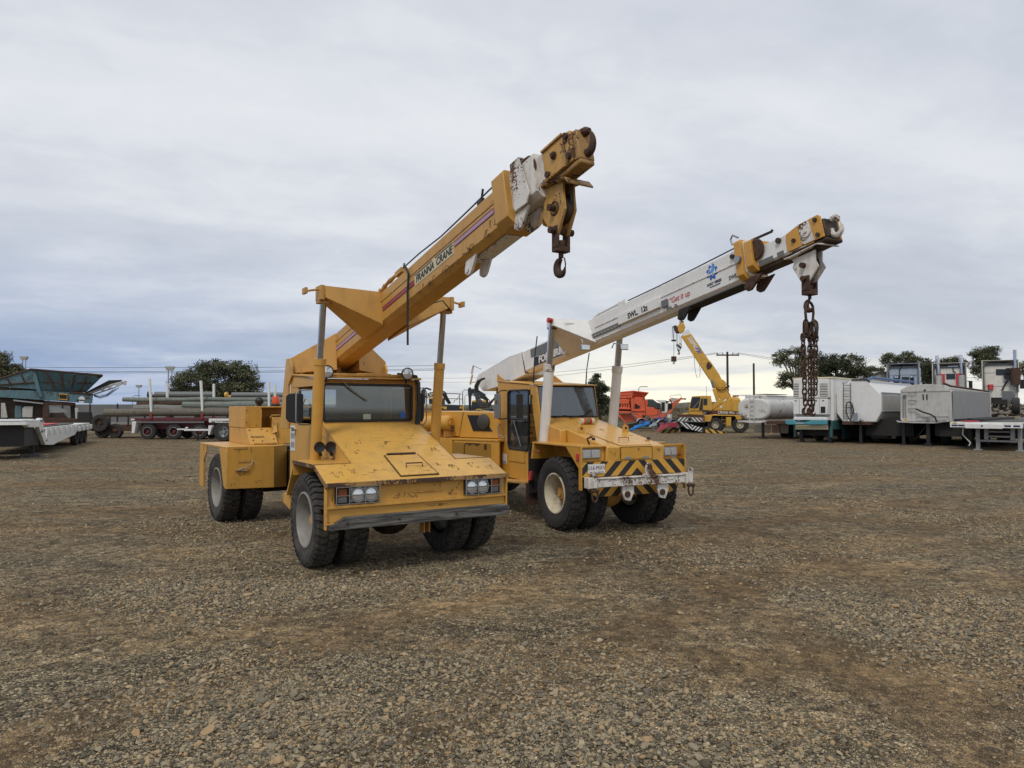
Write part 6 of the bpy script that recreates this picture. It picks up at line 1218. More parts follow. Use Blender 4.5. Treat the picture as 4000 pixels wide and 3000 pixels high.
one('tarp_roll', M['rustred'], TP, lambda m: m.tube([(Q(1215, 0)[0], -.05, Q(0, 490)[1]), (Q(1310, 0)[0]-.1, .3, Q(0, 545)[1]+.1), (Q(1310, 0)[0]-.05, Lt, Q(0, 550)[1]+.03)], .05, 6))
one('end_rim', M['alu'], TP, lambda m: m.py(-.03, -.001, [Q(688, 548), Q(1300, 540), Q(1300, 562), Q(688, 572)]))
for b in (580, 680, 780): one('step', M['steel'], TP, lambda m: m.tube([q(790, b, -.0), q(790, b, -.12), q(878, b, -.12), q(878, b, 0)], .022, 5))
one('ram_slot', M['greyp'], TP, lambda m: ([m.tube([q(a, 620, -.03), q(a+3, 890, -.03)], .018, 5) for a in (718, 744)], m.box(Q(716, 0)[0], Q(748, 0)[0], -.08, -.01, Q(0, 640)[1], Q(0, 612)[1])))
one('slot_pair', M['blackp'], TP, lambda m: [m.tube([q(a, 600, -.01), q(a+3, 668, -.01)], .028, 6) for a in (966, 1012)])
one('vent_hole', M['blackp'], TP, lambda m: m.cyl(q(987, 552, -.04), q(987, 552, .0), .05, 10))
one('grab_bar', M['steel'], TP, lambda m: m.tube([q(885, 883, 0), q(885, 883, -.14), q(1268, 878, -.14), q(1268, 878, 0)], .024, 6))
one('hose', M['hose'], TP, lambda m: m.tube([q(880, 780, -.16), q(960, 820, -.18), q(1060, 850, -.18), q(1110, 880, -.18), q(1140, 950, -.16)], .035, 6))
one('sticker', M['rt'], TP, lambda m: m.py(-.01, -.001, [Q(735, 908), Q(768, 908), Q(768, 938), Q(735, 938)]))
one('bottom_rail', M['alu'], TP, lambda m: m.py(-.25, -.02, [Q(650, 925), Q(700, 935), Q(1200, 950), Q(1120, 958), Q(860, 955), Q(670, 945)]))
one('underbody', M['dark'], TP, lambda m: m.box(.3, 2.2, .3, Lt, .45, 1.25))
for x_ in (.0, 1.65): one('support_leg', M['blackp'], TP, lambda m: (m.box(x_, x_+.15, .0, .15, 0, 1.3), m.prism([(x_-.12, -.1, 0), (x_+.27, -.1, 0), (x_+.2, -.1, .12), (x_-.05, -.1, .12)], (0, .3, 0)), m.tube([(x_+.1, .1, 1.1), (x_-.5 if x_ < 1 else x_+.4, .3, .3)], .03, 5)))
for y in (1.6, 6.5, 7.7):
    for x in (.5, 2.05): small_wheel(TP, (x, y, .5), .5, .32, M['alu'], 'x')
# flat-top trailer front
P, Q, q = fr((19.47, 29.71), zt_)
FT = empty('flat_top_trailer', 'white-fronted flat top trailer on grey legs at the right edge', 'trailer', P.loc(), RT)
zT, zB = Q(1700, 945)[1], Q(1700, 1015)[1]; xL = Q(1328, 980)[0]; xR = xL+2.5
one('front_beam', M['wtrail'], FT, lambda m: (m.box(xL, xR, -.5, -.3, zB, zT), m.box(xL+.02, xR-.02, -.56, -.501, zB+.02, zB+.05), m.box(xL+.55, xL+1.85, -.58, -.501, zB-.02, zT-.06), m.box(xL, xR, -.3, .2, zT-.05, zT)), bevel=.02)
one('marker_panel', M['dkline'], FT, lambda m: [m.box(xL+a, xL+a+.22, -.513, -.501, zB+.06, zB+.13) for a in (.06, .30, 1.9, 2.2)])
one('yellow_label', M['rt'], FT, lambda m: m.box(xL+.10, xL+.25, -.512, -.501, zT-.07, zT-.02))
one('coupling', M['greyp'], FT, lambda m: (m.cyl((xL+1.15, -.6, (zT+zB)/2-.02), (xL+1.15, -.55, (zT+zB)/2-.02), .04, 10),))
one('deck', M['timber'], FT, lambda m: m.box(xL, xR, .2, 9.5, zT-.10, zT-.012))
one('side_rail', M['wtrail'], FT, lambda m: (m.box(xL, xL+.06, .2, 9.5, zT-.16, zT), m.box(xR-.06, xR, .2, 9.5, zT-.16, zT)))
one('load_binder', M['redp'], FT, lambda m: m.box(xL+.3, xL+.9, .3, .5, zT, zT+.05), bevel=.02)
gy = paint('grey_chassis_paint', (.27, .28, .29), .7, .4, .5)
one('subframe', gy, FT, lambda m: (m.box(.22, .36, -.1, .1, .45, zB-.02), m.box(1.12, 1.26, -.1, .1, .45, zB-.02), m.box(.36, 1.12, -.05, .1, .75, .82), m.box(.36, 1.12, -.05, .1, .55, .62), m.box(.0, 1.5, -.05, .05, .36, .44), m.box(.36, 1.12, .1, .2, .9, 1.1)), bevel=.01)
for x_ in (-.02, 1.42): one('support_leg', gy, FT, lambda m: (m.box(x_-.06, x_+.08, -.07, .07, .02, zB-.02), m.box(x_-.14, x_+.16, -.14, .14, .0, .05), m.tube([(x_, 0, .9), (x_-.3 if x_ < 1 else x_+.3, .1, 1.15)], .03, 5)), bevel=.008)
one('air_line', M['wtrail'], FT, lambda m: m.tube([(-.50, -.2, zB), (-.52, -.2, zB-.3), (-.42, -.2, zB-.42), (-.25, -.2, zB-.62), (-.3, -.2, zB-.75)], .022, 6))
one('underbody', M['dark'], FT, lambda m: m.box(.2, 1.5, .4, 9, .5, zT-.2))
for y in (6.2, 7.4):
    for x in (.0, 1.7): small_wheel(FT, (x, y, .5), .5, .32, M['alu'], 'x')
# ================================================================ raised pad, boulders, trucks, shed
tr = MB(); tr.hexa([(21, 42.5, -.1), (95, 42.5, -.1), (95, 100, -.1), (21, 100, -.1), (22.5, 44, 1.35), (95, 44, 1.35), (95, 100, 1.35), (22.5, 100, 1.35)])
o = tr.build('terrace', grassm('rubble_earth', (.05, .04, .03), (.12, .095, .065), (.2, .165, .12), 1.5), None); tag(o, kind='structure')
def boulder(x, y, z, r, sc, lb, seed, mat):
    rng = random.Random(seed); import bmesh
    bm = bmesh.new(); bmesh.ops.create_icosphere(bm, subdivisions=3, radius=1)
    pl = [(Vector((rng.gauss(0, 1), rng.gauss(0, 1), rng.gauss(0, 1))).normalized(), rng.uniform(.62, .9)) for _ in range(11)]
    for v in bm.verts:
        c = v.co.copy()
        for n_, d_ in pl:
            k = c.dot(n_)
            if k > d_: c -= n_*(k-d_)*.9
        v.co = Vector((c.x*sc[0]*r, c.y*sc[1]*r, c.z*sc[2]*r))
    bmesh.ops.rotate(bm, verts=bm.verts, matrix=Matrix.Rotation(rng.uniform(-.35, .35), 3, 'Y') @ Matrix.Rotation(rng.uniform(0, 3), 3, 'Z'))
    me = bpy.data.meshes.new('boulder'); bm.to_mesh(me); bm.free(); me.materials.append(mat); me.polygons.foreach_set('use_smooth', [True]*len(me.polygons)); me.set_sharp_from_angle(angle=rad(28))
    o = bpy.data.objects.new('boulder', me); COL.objects.link(o); o.location = (x, y, z); tag(o, lb, 'boulder', 'boulders of the retaining wall')
def rockm(name, c):
    m, t, b = nmat(name); v = objc(t); n = noise(t, v, 3.5, 8, .7)
    t.links.new(ramp(t, n, [(.32, tuple(x*.35 for x in c)), (.5, c), (.7, tuple(x*1.35 for x in c))]), b.inputs['Base Color']); b.inputs['Roughness'].default_value = .92; bump(t, b, n, .05); return m
rk = [rockm('brown_rock', (.20, .155, .115)), rockm('grey_rock', (.17, .16, .15)), rockm('tan_rock', (.25, .20, .145))]
BL = [(1818, 840, 34, 'small brown boulder beside the tipper trailer end'), (1928, 832, 85, 'broad tan boulder in the middle course of the wall'), (2065, 835, 62, 'rounded brown boulder right of the broad tan one'), (1935, 885, 78, 'grey boulder under the broad tan one'),
      (1830, 905, 62, 'tan boulder low beside the tipper trailer end'), (2045, 922, 70, 'brown boulder resting low above the flat top deck'), (2135, 890, 62, 'brown boulder low toward the right edge'), (2200, 905, 50, 'grey boulder lowest at the right edge'), (1860, 795, 70, 'flat dark boulder topping the wall beside the tipper'),
      (1985, 788, 60, 'flat grey slab on top of the wall'), (2140, 782, 62, 'pale slab near the top of the wall'), (2195, 840, 45, 'small boulder at the right edge halfway up'), (2110, 750, 30, 'little grey stone on the wall top'), (2180, 738, 34, 'grey stone at the top right of the wall'),
      (2000, 862, 30, 'small stone wedged below the rounded brown boulder')]
for i, (a, b, w_, lb) in enumerate(BL):
    d_ = 42.3+.9*(1-(b-730)/210.0); p = at(*zt_(a, b), d_); r = w_*.31645*d_/FPX/2
    boulder(p.x, d_, p.z, r*1.15, (1.1, .9, .72), lb, 30+i, rk[i % 3])
for i in range(9):
    p = at(*zt_(1780+55*i, 935), 42.0); boulder(p.x, 42.0, .7, .62, (1, .8, .9), 'half-hidden boulder at the foot of the wall behind the flat top trailer', 60+i, rk[i % 3])
def rubble():
    rng = np.random.default_rng(9); V = []; Fc = []
    for i in range(260):
        u = rng.uniform(3860, 4080); v = rng.uniform(1577, 1600); d_ = rng.uniform(42.8, 44.5); p = at(u, v, d_); r = rng.uniform(.04, .13); o_ = len(V)
        for q_ in ((1, 0, 0), (-1, 0, 0), (0, 1, 0), (0, -1, 0), (0, 0, 1), (0, 0, -1)): V.append((p.x+q_[0]*r*rng.uniform(.6, 1.3), d_+q_[1]*r, p.z+q_[2]*r*.7))
        Fc += [(o_, o_+2, o_+4), (o_+2, o_+1, o_+4), (o_+1, o_+3, o_+4), (o_+3, o_, o_+4), (o_+2, o_, o_+5), (o_+1, o_+2, o_+5), (o_+3, o_+1, o_+5), (o_, o_+3, o_+5)]
    me = bpy.data.meshes.new('rubble'); me.from_pydata(V, [], Fc); me.materials.append(rk[2]); o = bpy.data.objects.new('rubble', me); COL.objects.link(o); tag(o, 'loose rubble spilling over the top of the boulder wall', 'rubble', kind='stuff')
rubble()
def truck(d, cx, a0, a1, top, bot, col, lb, rot, kind):
    P = PX(O=(at(*zt_(cx, 700), d).x, d), rot=rot); Q = lambda a, b, y=0.0: P(*zt_(a, b), y)
    e = empty('prime_mover', lb, 'truck', (P.O.x, d, 0), rot, 'trucks parked on the raised pad')
    x0, z1 = Q(a0, top); x1, z0 = Q(a1, bot); mat = col; w = x1-x0
    one('cab', mat, e, lambda m: (m.box(x0+.10, x1-.06, .42, 3.1, z0-.2, z1-.22),), bevel=.09)
    one('door_window', M['glassd'], e, lambda m: (m.box(x1-.061, x1-.045, 2.0, 2.9, z0+(z1-z0)*.35, z0+(z1-z0)*.62),))
    one('panel_seam', M['greyp'], e, lambda m: (m.box(x0+.15, x1-.12, .412, .4195, z0+(z1-z0)*.66, z0+(z1-z0)*.67), m.box(x0+.15, x1-.12, .412, .4195, z0+(z1-z0)*.30, z0+(z1-z0)*.31), m.box(x1-.0595, x1-.055, 1.85, 1.87, z0, z1-.4)))
    one('air_deflector', mat, e, lambda m: (m.box(x0, x0+.04, .0, .6, z0+.15*(z1-z0), z1), m.box(x1-.04, x1, .0, .6, z0+.15*(z1-z0), z1), m.hexa([(x0+.04, .1, z1-.03), (x1-.04, .1, z1-.03), (x1-.12, 2.9, z1-.3), (x0+.12, 2.9, z1-.3), (x0+.04, .1, z1), (x1-.04, .1, z1), (x1-.12, 2.9, z1-.24), (x0+.12, 2.9, z1-.24)])), bevel=.02)
    one('lining', M['greyp'], e, lambda m: (m.box(x0+.05, x0+.09, .1, .40, z0+.3, z1-.08), m.box(x1-.09, x1-.05, .1, .40, z0+.3, z1-.08), m.box(x0+.15, x1-.15, .36, .415, z1-.34, z1-.2)))
    one('chassis', M['dark'], e, lambda m: (m.box(x0+w*.32, x0+w*.68, -3.6, 3.0, 1.95, 2.25), m.box(x0+.3, x1-.3, -.6, .9, 1.95, z0)))
    for y in (-2.9, -1.6, 2.2):
        for s in (x0+.22, x1-.22): small_wheel(e, (s, y, 1.87), .50, .4, M['alu'], 'x')
    mh = one('side_mirror', M['black'], e, lambda m: (m.box(x1+.05, x1+.28, 2.5, 2.6, z0+(z1-z0)*.25, z0+(z1-z0)*.5), m.tube([(x1-.1, 2.6, z0+(z1-z0)*.5), (x1+.2, 2.55, z0+(z1-z0)*.48)], .03, 5)), bevel=.03)
    return e, P, Q, x0, x1, z0, z1
gpad = 1.35
e, P, Q, x0, x1, z0, z1 = truck(53, 700, 515, 925, 225, 640, paint('blue_grey_paint', (.36, .43, .52), .5, .2, .4), 'blue-grey truck seen from behind above the white hopper trailer', rad(-33), 0)
one('bumper_rack', M['dark'], e, lambda m: [m.box(Q(a, 0)[0], Q(a+70, 0)[0], .28, .38, Q(0, 500)[1], Q(0, 385)[1]) for a in (590, 795)])
one('rack_lamp', M['lens'], e, lambda m: [m.cyl((Q(a, 0)[0], .22, Q(0, 400)[1]), (Q(a, 0)[0], .28, Q(0, 400)[1]), .07, 12) for a in (612, 638, 810, 838)])
for a in (570, 872): one('exhaust_stack', M['chrome'], e, lambda m: m.cyl((Q(a, 0)[0], .15, Q(0, 500)[1]), (Q(a, 0)[0], .15, Q(0, 395)[1]), .20, 14))
one('air_hose', M['hose'], e, lambda m: m.tube([(Q(665, 0)[0], .36, Q(0, 440)[1]), (Q(665, 0)[0], .36, Q(0, 310)[1]), (Q(700, 0)[0], .36, Q(0, 270)[1]), (Q(765, 0)[0], .36, Q(0, 250)[1])], .03, 6))
one('rear_window', M['glassd'], e, lambda m: m.box(Q(690, 0)[0], Q(780, 0)[0], .38, .415, Q(0, 470)[1], Q(0, 400)[1]))
e, P, Q, x0, x1, z0, z1 = truck(49, 1290, 1075, 1510, 218, 640, paint('cream_white_paint', (.72, .71, .65), .6, .4, .5), 'dirty cream truck with two chrome exhaust stacks and red brackets', rad(-34), 1)
for a in (1140, 1430):
    st = one('exhaust_stack', M['chrome'], e, lambda m: (m.cyl((Q(a+10, 0)[0], .3, Q(0, 380)[1]), (Q(a-4, 0)[0], .3, Q(0, 205)[1]), .13, 14), m.tube([(Q(a-4, 0)[0], .3, Q(0, 205)[1]), (Q(a-6, 0)[0], .3, Q(0, 175)[1]), (Q(a-12, 0)[0], .3, Q(0, 160)[1])], [.13, .12, .10], 12)))
    one('silencer', M['alu'], e, lambda m: m.cyl((Q(a+8, 0)[0], .3, Q(0, 530)[1]), (Q(a+8, 0)[0], .3, Q(0, 392)[1]), .22, 14))
one('bracket', M['redp'], e, lambda m: (m.box(Q(1200, 0)[0], Q(1224, 0)[0], .3, .4, Q(0, 480)[1], Q(0, 375)[1]), m.box(Q(1362, 0)[0], Q(1384, 0)[0], .3, .4, Q(0, 520)[1], Q(0, 375)[1]), m.box(Q(1165, 0)[0], Q(1224, 0)[0], .38, .5, Q(0, 395)[1], Q(0, 374)[1]), m.box(Q(1362, 0)[0], Q(1425, 0)[0], .38, .5, Q(0, 392)[1], Q(0, 372)[1])))
one('rear_window', M['glassd'], e, lambda m: m.box(Q(1242, 0)[0], Q(1352, 0)[0], .38, .415, Q(0, 435)[1], Q(0, 374)[1]))
one('white_lamp', M['lens'], e, lambda m: m.box(Q(1265, 0)[0], Q(1390, 0)[0], .3, .4, Q(0, 292)[1], Q(0, 284)[1]))
one('air_hose', M['hose'], e, lambda m: m.tube([(Q(1325, 0)[0], .36, Q(0, 305)[1]), (Q(1330, 0)[0], .36, Q(0, 345)[1]), (Q(1360, 0)[0], .36, Q(0, 360)[1])], .03, 6))
e, P, Q, x0, x1, z0, z1 = truck(45.5, 1920, 1688, 2158, 183, 640, paint('old_cream_paint', (.74, .72, .64), .6, .5, .5), 'cream truck with a rusty silencer and small rear window at the right edge', rad(-35), 2)
one('rear_window', M['glassd'], e, lambda m: m.box(Q(1858, 0)[0], Q(2000, 0)[0], .38, .415, Q(0, 402)[1], Q(0, 335)[1]), bevel=.02)
one('silencer', M['rustred'], e, lambda m: m.cyl((Q(2098, 0)[0], .1, Q(0, 515)[1]), (Q(2098, 0)[0], .1, Q(0, 330)[1]), .27, 16)); one('exhaust_stack', M['chrome'], e, lambda m: m.cyl((Q(2098, 0)[0], .1, Q(0, 330)[1]), (Q(2098, 0)[0], .1, Q(0, 130)[1]), .11, 12))
cd = one('condenser', M['alu'], e, lambda m: m.box(Q(1978, 0)[0], Q(2048, 0)[0], .2, .41, Q(0, 465)[1], Q(0, 345)[1]), bevel=.02)
for b in (368, 420): one('fan', M['black'], cd, lambda m: m.cyl((Q(2010, 0)[0], .17, Q(0, b)[1]), (Q(2010, 0)[0], .21, Q(0, b)[1]), .24, 16))
one('extinguisher', M['redp'], e, lambda m: m.cyl((Q(1787, 0)[0], .36, Q(0, 560)[1]), (Q(1787, 0)[0], .36, Q(0, 505)[1]), .15, 12))
one('air_hose', M['hose'], e, lambda m: m.tube([(Q(1990, 0)[0], .4, Q(0, 470)[1]), (Q(1950, 0)[0], .3, Q(0, 530)[1]), (Q(1925, 0)[0], .2, Q(0, 580)[1])], .05, 6))
one('mudguard', M['greyp'], e, lambda m: m.prism([(Q(1925, 0, -1.5)[0], -1.5, Q(0, 720, -1.5)[1]), (Q(1925, 0, -1.5)[0], -1.5, Q(0, 580, -1.5)[1]), (Q(2060, 0, -1.5)[0], -1.5, Q(0, 580, -1.5)[1]), (Q(2090, 0, -1.5)[0], -1.5, Q(0, 620, -1.5)[1]), (Q(2090, 0, -1.5)[0], -1.5, Q(0, 720, -1.5)[1])], (0, .2, 0)), bevel=.03)
P, Q = pxf(85, 3420, zt_)
GS = empty('gabled_shed', 'pale corrugated gabled shed behind the hopper trailer', 'shed', P.loc())
one('wall', simple('corrugated_sheet', (.50, .50, .47), .6), GS, lambda m: m.py(0, 18, [(Q(120, 0)[0], 1.3), (Q(120, 0)[0], Q(0, 420)[1]), Q(412, 322), (Q(1100, 0)[0], Q(0, 390)[1]), (Q(1100, 0)[0], 1.3)]))
one('wall_rib', M['alu'], GS, lambda m: [m.box(Q(a, 0)[0], Q(a+5, 0)[0], -.05, -.005, 1.4, Q(0, 420-(a-120)*.33 if a < 412 else 325)[1]-.1) for a in range(150, 520, 26)])
one('roof', M['alu'], GS, lambda m: (m.prism([(Q(110, 0)[0], -.3, Q(0, 424)[1]), (Q(412, 0)[0], -.3, Q(0, 316)[1]), (Q(412, 0)[0], -.3, Q(0, 322)[1]), (Q(110, 0)[0], -.3, Q(0, 430)[1])], (0, 18.6, 0)), m.prism([(Q(1110, 0)[0], -.3, Q(0, 386)[1]), (Q(412.5, 0)[0], -.3, Q(0, 316)[1]), (Q(412.5, 0)[0], -.3, Q(0, 322)[1]), (Q(1110, 0)[0], -.3, Q(0, 392)[1])], (0, 18.6, 0))))
# ================================================================ orange crusher
zc = zoomf(2350, 1480, .15823); P, Q = pxf(58, 2540, zc, rad(-12))
q = lambda a, b, y=0.0: (Q(a, b, y)[0], y, Q(a, b, y)[1])
CR = empty('mobile_crusher', 'bright orange-red mobile jaw crusher with tall hopper behind the parked implements', 'crusher', P.loc(), rad(-12))
OR = M['orange']
def pp(m, pts, y, dy): m.prism([q(a, b, y) for a, b in pts], (0, dy, 0))
one('feed_hopper', OR, CR, lambda m: (pp(m, [(420, 340), (790, 305), (730, 450), (690, 480), (420, 480)], 0, .1), m.hexa([q(790, 305), q(730, 460), q(1060, 460, .6), q(1160, 350, .0), q(790, 300, 2.4), q(760, 430, 2.2), q(1050, 440, 2.2), q(1150, 340, 2.4)]), pp(m, [(420, 390), (740, 372), (732, 392), (420, 410)], -.04, .03)), bevel=.03)
one('hopper_rim', OR, CR, lambda m: (m.tube([q(420, 335), q(790, 303), q(1160, 347)], .05, 6)))
one('hopper_stay', OR, CR, lambda m: [m.tube([q(a, b, -.1), q(c, d, .1)], .045, 5) for a, b, c, d in ((640, 440, 705, 540), (800, 380, 735, 480), (1010, 400, 1060, 520), (450, 450, 430, 520))])
one('crusher_body', OR, CR, lambda m: (pp(m, [(715, 455), (1060, 455), (1080, 900), (1000, 960), (730, 800), (715, 600)], .1, 2.2), pp(m, [(405, 480), (430, 470), (430, 900), (395, 900)], .0, .3),
    pp(m, [(430, 700), (715, 710), (715, 760), (430, 750)], 0, .2), pp(m, [(430, 795), (720, 800), (720, 850), (430, 845)], 0, .2), pp(m, [(440, 490), (690, 500), (680, 620), (440, 620)], 0, .4)), bevel=.03)
one('column', OR, CR, lambda m: [pp(m, [(a, 620), (a+40, 620), (a+40, 705), (a, 705)], .05, .15) for a in (470, 530, 590, 650)] and pp(m, [(735, 480), (790, 480), (780, 790), (740, 790)], .0, .1) or pp(m, [(760, 780), (1070, 780), (1070, 795), (760, 795)], 0, .1))
one('interior', M['dark'], CR, lambda m: (pp(m, [(430, 450), (710, 450), (715, 800), (430, 800)], .45, 1.4), pp(m, [(820, 610), (930, 620), (930, 730), (810, 730)], .06, .03), pp(m, [(1010, 880), (1060, 900), (1060, 960), (1000, 940)], .05, 1), pp(m, [(540, 1150), (900, 1080), (900, 1240), (560, 1240)], .4, 1.8)))
one('chute', OR, CR, lambda m: (pp(m, [(400, 890), (560, 860), (720, 870), (900, 1050), (600, 1060)], .5, 1.5), pp(m, [(385, 890), (430, 880), (590, 1060), (600, 1200), (550, 1200), (550, 1050)], .0, .2), pp(m, [(720, 830), (1010, 960), (1020, 990), (990, 1000), (880, 1000), (860, 960)], .0, .2), pp(m, [(855, 600), (950, 640), (955, 670), (900, 665)], -.05, .1)), bevel=.02)
one('track_frame', OR, CR, lambda m: (pp(m, [(1010, 980), (1450, 890), (1560, 880), (1560, 960), (1400, 980), (1020, 1010)], 0, .4), pp(m, [(1430, 860), (1700, 850), (1700, 960), (1450, 960)], .3, 1.6)))
one('track', M['drust'], CR, lambda m: pp(m, [(950, 1020), (1500, 960), (1850, 970), (1870, 1060), (1500, 1180), (950, 1180)], .1, .5), bevel=.1)
one('power_unit', OR, CR, lambda m: pp(m, [(1080, 500), (1200, 505), (1120, 690), (1300, 700), (1330, 750), (1440, 755), (1440, 870), (1200, 920), (1080, 890)], .15, 2.0), bevel=.04)
one('dark_canopy', simple('dark_canopy', (.06, .065, .07), .4), CR, lambda m: pp(m, [(1140, 500), (1260, 500), (1370, 580), (1450, 600), (1450, 750), (1330, 745), (1290, 690), (1130, 680)], .10, 2.0), bevel=.06)
wb = one('radiator_housing', M['wtrail'], CR, lambda m: (pp(m, [(1330, 515), (1600, 520), (1640, 590), (1625, 800), (1600, 845), (1480, 840), (1460, 600)], .3, 1.8)), bevel=.04)
gl_ = one('grille', M['blackp'], wb, lambda m: pp(m, [(1480, 575), (1560, 580), (1560, 800), (1480, 795)], .27, .02))
one('exhaust', M['blackp'], wb, lambda m: pp(m, [(1580, 545), (1680, 545), (1680, 580), (1580, 585)], .2, .3), bevel=.04)
one('handrail', M['blackp'], CR, lambda m: (m.tube([q(1390, 860, 0), q(1390, 600, 0), q(1440, 600, 0), q(1450, 760, 0)], .02, 5)))
one('discharge_conveyor', simple('salmon_paint', (.62, .14, .06), .5), CR, lambda m: (pp(m, [(1750, 580), (1960, 455), (1990, 470), (1960, 520), (1800, 690), (1780, 740), (1740, 740)], .3, .2), pp(m, [(1620, 820), (1750, 730), (1770, 760), (1720, 850), (1600, 870)], .3, .2), pp(m, [(1650, 510), (1740, 460), (1760, 465), (1680, 530), (1760, 600), (1740, 620)], 1.2, .2), pp(m, [(1960, 460), (2030, 480), (2030, 510), (1960, 510)], .3, .6)), bevel=.02)
one('belt', M['alu'], CR, lambda m: pp(m, [(1690, 510), (1760, 470), (1900, 480), (1780, 590)], .55, .6)); one('head_drum', M['black'], CR, lambda m: (m.tube([q(2020, 495, .4), q(2085, 495, .5)], .06, 8), pp(m, [(1640, 600), (1760, 600), (1800, 690), (1740, 760), (1640, 740)], .7, 1)))
one('guard_rail', M['steel'], CR, lambda m: m.tube([q(1695, 470, .6), q(1685, 405, .6), q(1950, 392, .6), q(1972, 450, .6)], .03, 5))
one('sign_board', M['wtrail'], CR, lambda m: pp(m, [(1615, 880), (1695, 880), (1695, 965), (1615, 960)], -.6, .03)); one('sign_post', M['alu'], CR, lambda m: pp(m, [(1640, 965), (1735, 850), (1735, 1020), (1650, 1020)], -.5, .1))
# ================================================================ disc implements parked in front
def implement(d, u0, col, lb, frame, guards, u1):
    P, Q = pxf(d, u0, zc); e = empty('farm_implement', lb, 'implement', P.loc(), 0, 'farm implements parked by the yellow rough terrain crane')
    qq = lambda a, b, y=0.0: (Q(a, b, y)[0], y, Q(a, b, y)[1])
    frame(e, qq, col)
    for a, b, ru, y in guards:
        x, z = Q(a, b, y); r = ru*.15823*(d+y)/FPX
        one('mudguard', M['mudg'], e, lambda m: [m.prism([(x+r*1.25*cos(t), y, z+r*sin(t)), (x+r*1.25*cos(t+.35), y, z+r*sin(t+.35)), (x+r*1.2*cos(t+.35), y, z+r*.95*sin(t+.35)), (x+r*1.2*cos(t), y, z+r*.95*sin(t))], (0, .55, 0)) for t in [k*.33 for k in range(9)]])
        small_wheel(e, (x, y+.3, max(z-.25*r, .3)), .32, .25, M['alu'], 'y')
    return e, qq
M['mudg'] = simple('pale_grey_plastic', (.45, .47, .50), .45, 0, .12)
def fr_blue(e, qq, col):
    one('drawbar', col, e, lambda m: (m.tube([qq(700, 1270, -.3), qq(960, 1150, -.1), qq(1240, 1060, .4)], .09, 6), m.tube([qq(800, 1190, .3), qq(1000, 1130, .3), qq(1150, 1100, .3)], .08, 6), m.tube([qq(720, 1240, -.3), qq(840, 1215, -.2), qq(1170, 1110, 0)], .07, 6)))
    one('main_beam', col, e, lambda m: (m.prism([qq(960, 1055, .3), qq(1240, 1045, .3), qq(1240, 1090, .3), qq(960, 1090, .3)], (0, .2, 0)), m.prism([qq(1160, 1080, .1), qq(1240, 1080, .1), qq(1200, 1170, .1), qq(1160, 1150, .1)], (0, .2, 0))))
    one('blue_jack', M['maroon'], e, lambda m: m.tube([qq(1000, 1110, -.1), qq(1050, 1020, -.1)], .05, 6))
implement(53, 950, simple('bright_blue_paint', (.03, .22, .62), .4), 'blue towed implement with a long sloping drawbar left of the others', fr_blue, ((990, 1060, 85, .2), (1180, 1040, 60, 1.6)), 0)
def fr_grey(e, qq, col):
    one('drawbar_plate', col, e, lambda m: (m.prism([qq(1170, 1180, -.3), qq(1300, 1085, -.1), qq(1440, 1070, -.1), qq(1440, 1110, -.1), qq(1400, 1150, -.1), qq(1180, 1190, -.3)], (0, .25, 0)), m.tube([qq(1250, 1180, -.1), qq(1310, 1280, -.1)], .03, 5)), bevel=.03)
    one('strap', simple('purple_strap', (.10, .05, .30), .7), e, lambda m: m.tube([qq(1430, 900, 0), qq(1420, 1000, -.05)], [.03, .14], 6)); one('jack', M['greyp'], e, lambda m: m.tube([qq(1433, 850, 0), qq(1430, 1060, 0)], .03, 5))
implement(52, 1350, simple('pale_grey_paint', (.36, .40, .45), .4), 'pale grey towed implement between the blue and the crimson one', fr_grey, ((1320, 1050, 75, .2), (1560, 1030, 70, 1.6), (1440, 1040, 60, 2.4)), 0)
def fr_red(e, qq, col):
    one('drawbar_plate', col, e, lambda m: (m.prism([qq(1350, 1330, -.5), qq(1470, 1130, -.1), qq(1710, 1130, -.1), qq(1660, 1180, -.1), qq(1480, 1270, -.3)], (0, .12, 0)), m.prism([qq(1470, 1120, .15), qq(1540, 1085, .15), qq(1870, 1080, .15), qq(1890, 1190, .15), qq(1700, 1200, .15), qq(1470, 1150, .15)], (0, .5, 0))), bevel=.02)
    one('strap', simple('dark_purple_strap', (.05, .03, .14), .7), e, lambda m: m.tube([qq(1590, 960, 0), qq(1575, 1050, -.05)], [.03, .12], 6)); one('jack', M['greyp'], e, lambda m: m.tube([qq(1600, 850, 0), qq(1605, 1130, 0)], .07, 6))
implement(48.5, 1600, simple('crimson_paint', (.36, .035, .06), .45), 'crimson wedge-nosed towed implement nearest the striped boards', fr_red, ((1500, 1090, 90, .5), (1780, 1080, 80, 1.8), (1870, 1130, 80, .3)), 0)
# ================================================================ yellow rough terrain crane
zk = zoomf(2560, 1480, .14465); z6 = zoomf(2350, 1230, .36166)
rk_ = rad(-14); P, Q = pxf(50, 2760, zk, rk_); q = lambda a, b, y=0.0: (Q(a, b, y)[0], y, Q(a, b, y)[1]); Q6 = lambda a, b, y=0.0: P(*z6(a, b), y); q6 = lambda a, b, y=0.0: (Q6(a, b, y)[0], y, Q6(a, b, y)[1])
RC = empty('rough_terrain_crane', 'distant ochre-yellow rough terrain crane with raised boom and striped outrigger boards', 'mobile crane', P.loc(), rk_)
R_ = M['rt']
one('cab', R_, RC, lambda m: (pp(m, [(985, 470), (1240, 455), (1505, 460), (1530, 720), (1540, 850), (1290, 850), (1180, 860), (905, 870), (905, 790), (940, 640)], .2, 1.3), m.box(Q(905, 0)[0], Q(1280, 0)[0], .3, 1.4, Q(0, 960)[1], Q(0, 862)[1])), bevel=.03)
wd = lambda nm, pts, y=.17: one(nm, M['glassd'], RC, lambda m: pp(m, pts, y, .025))
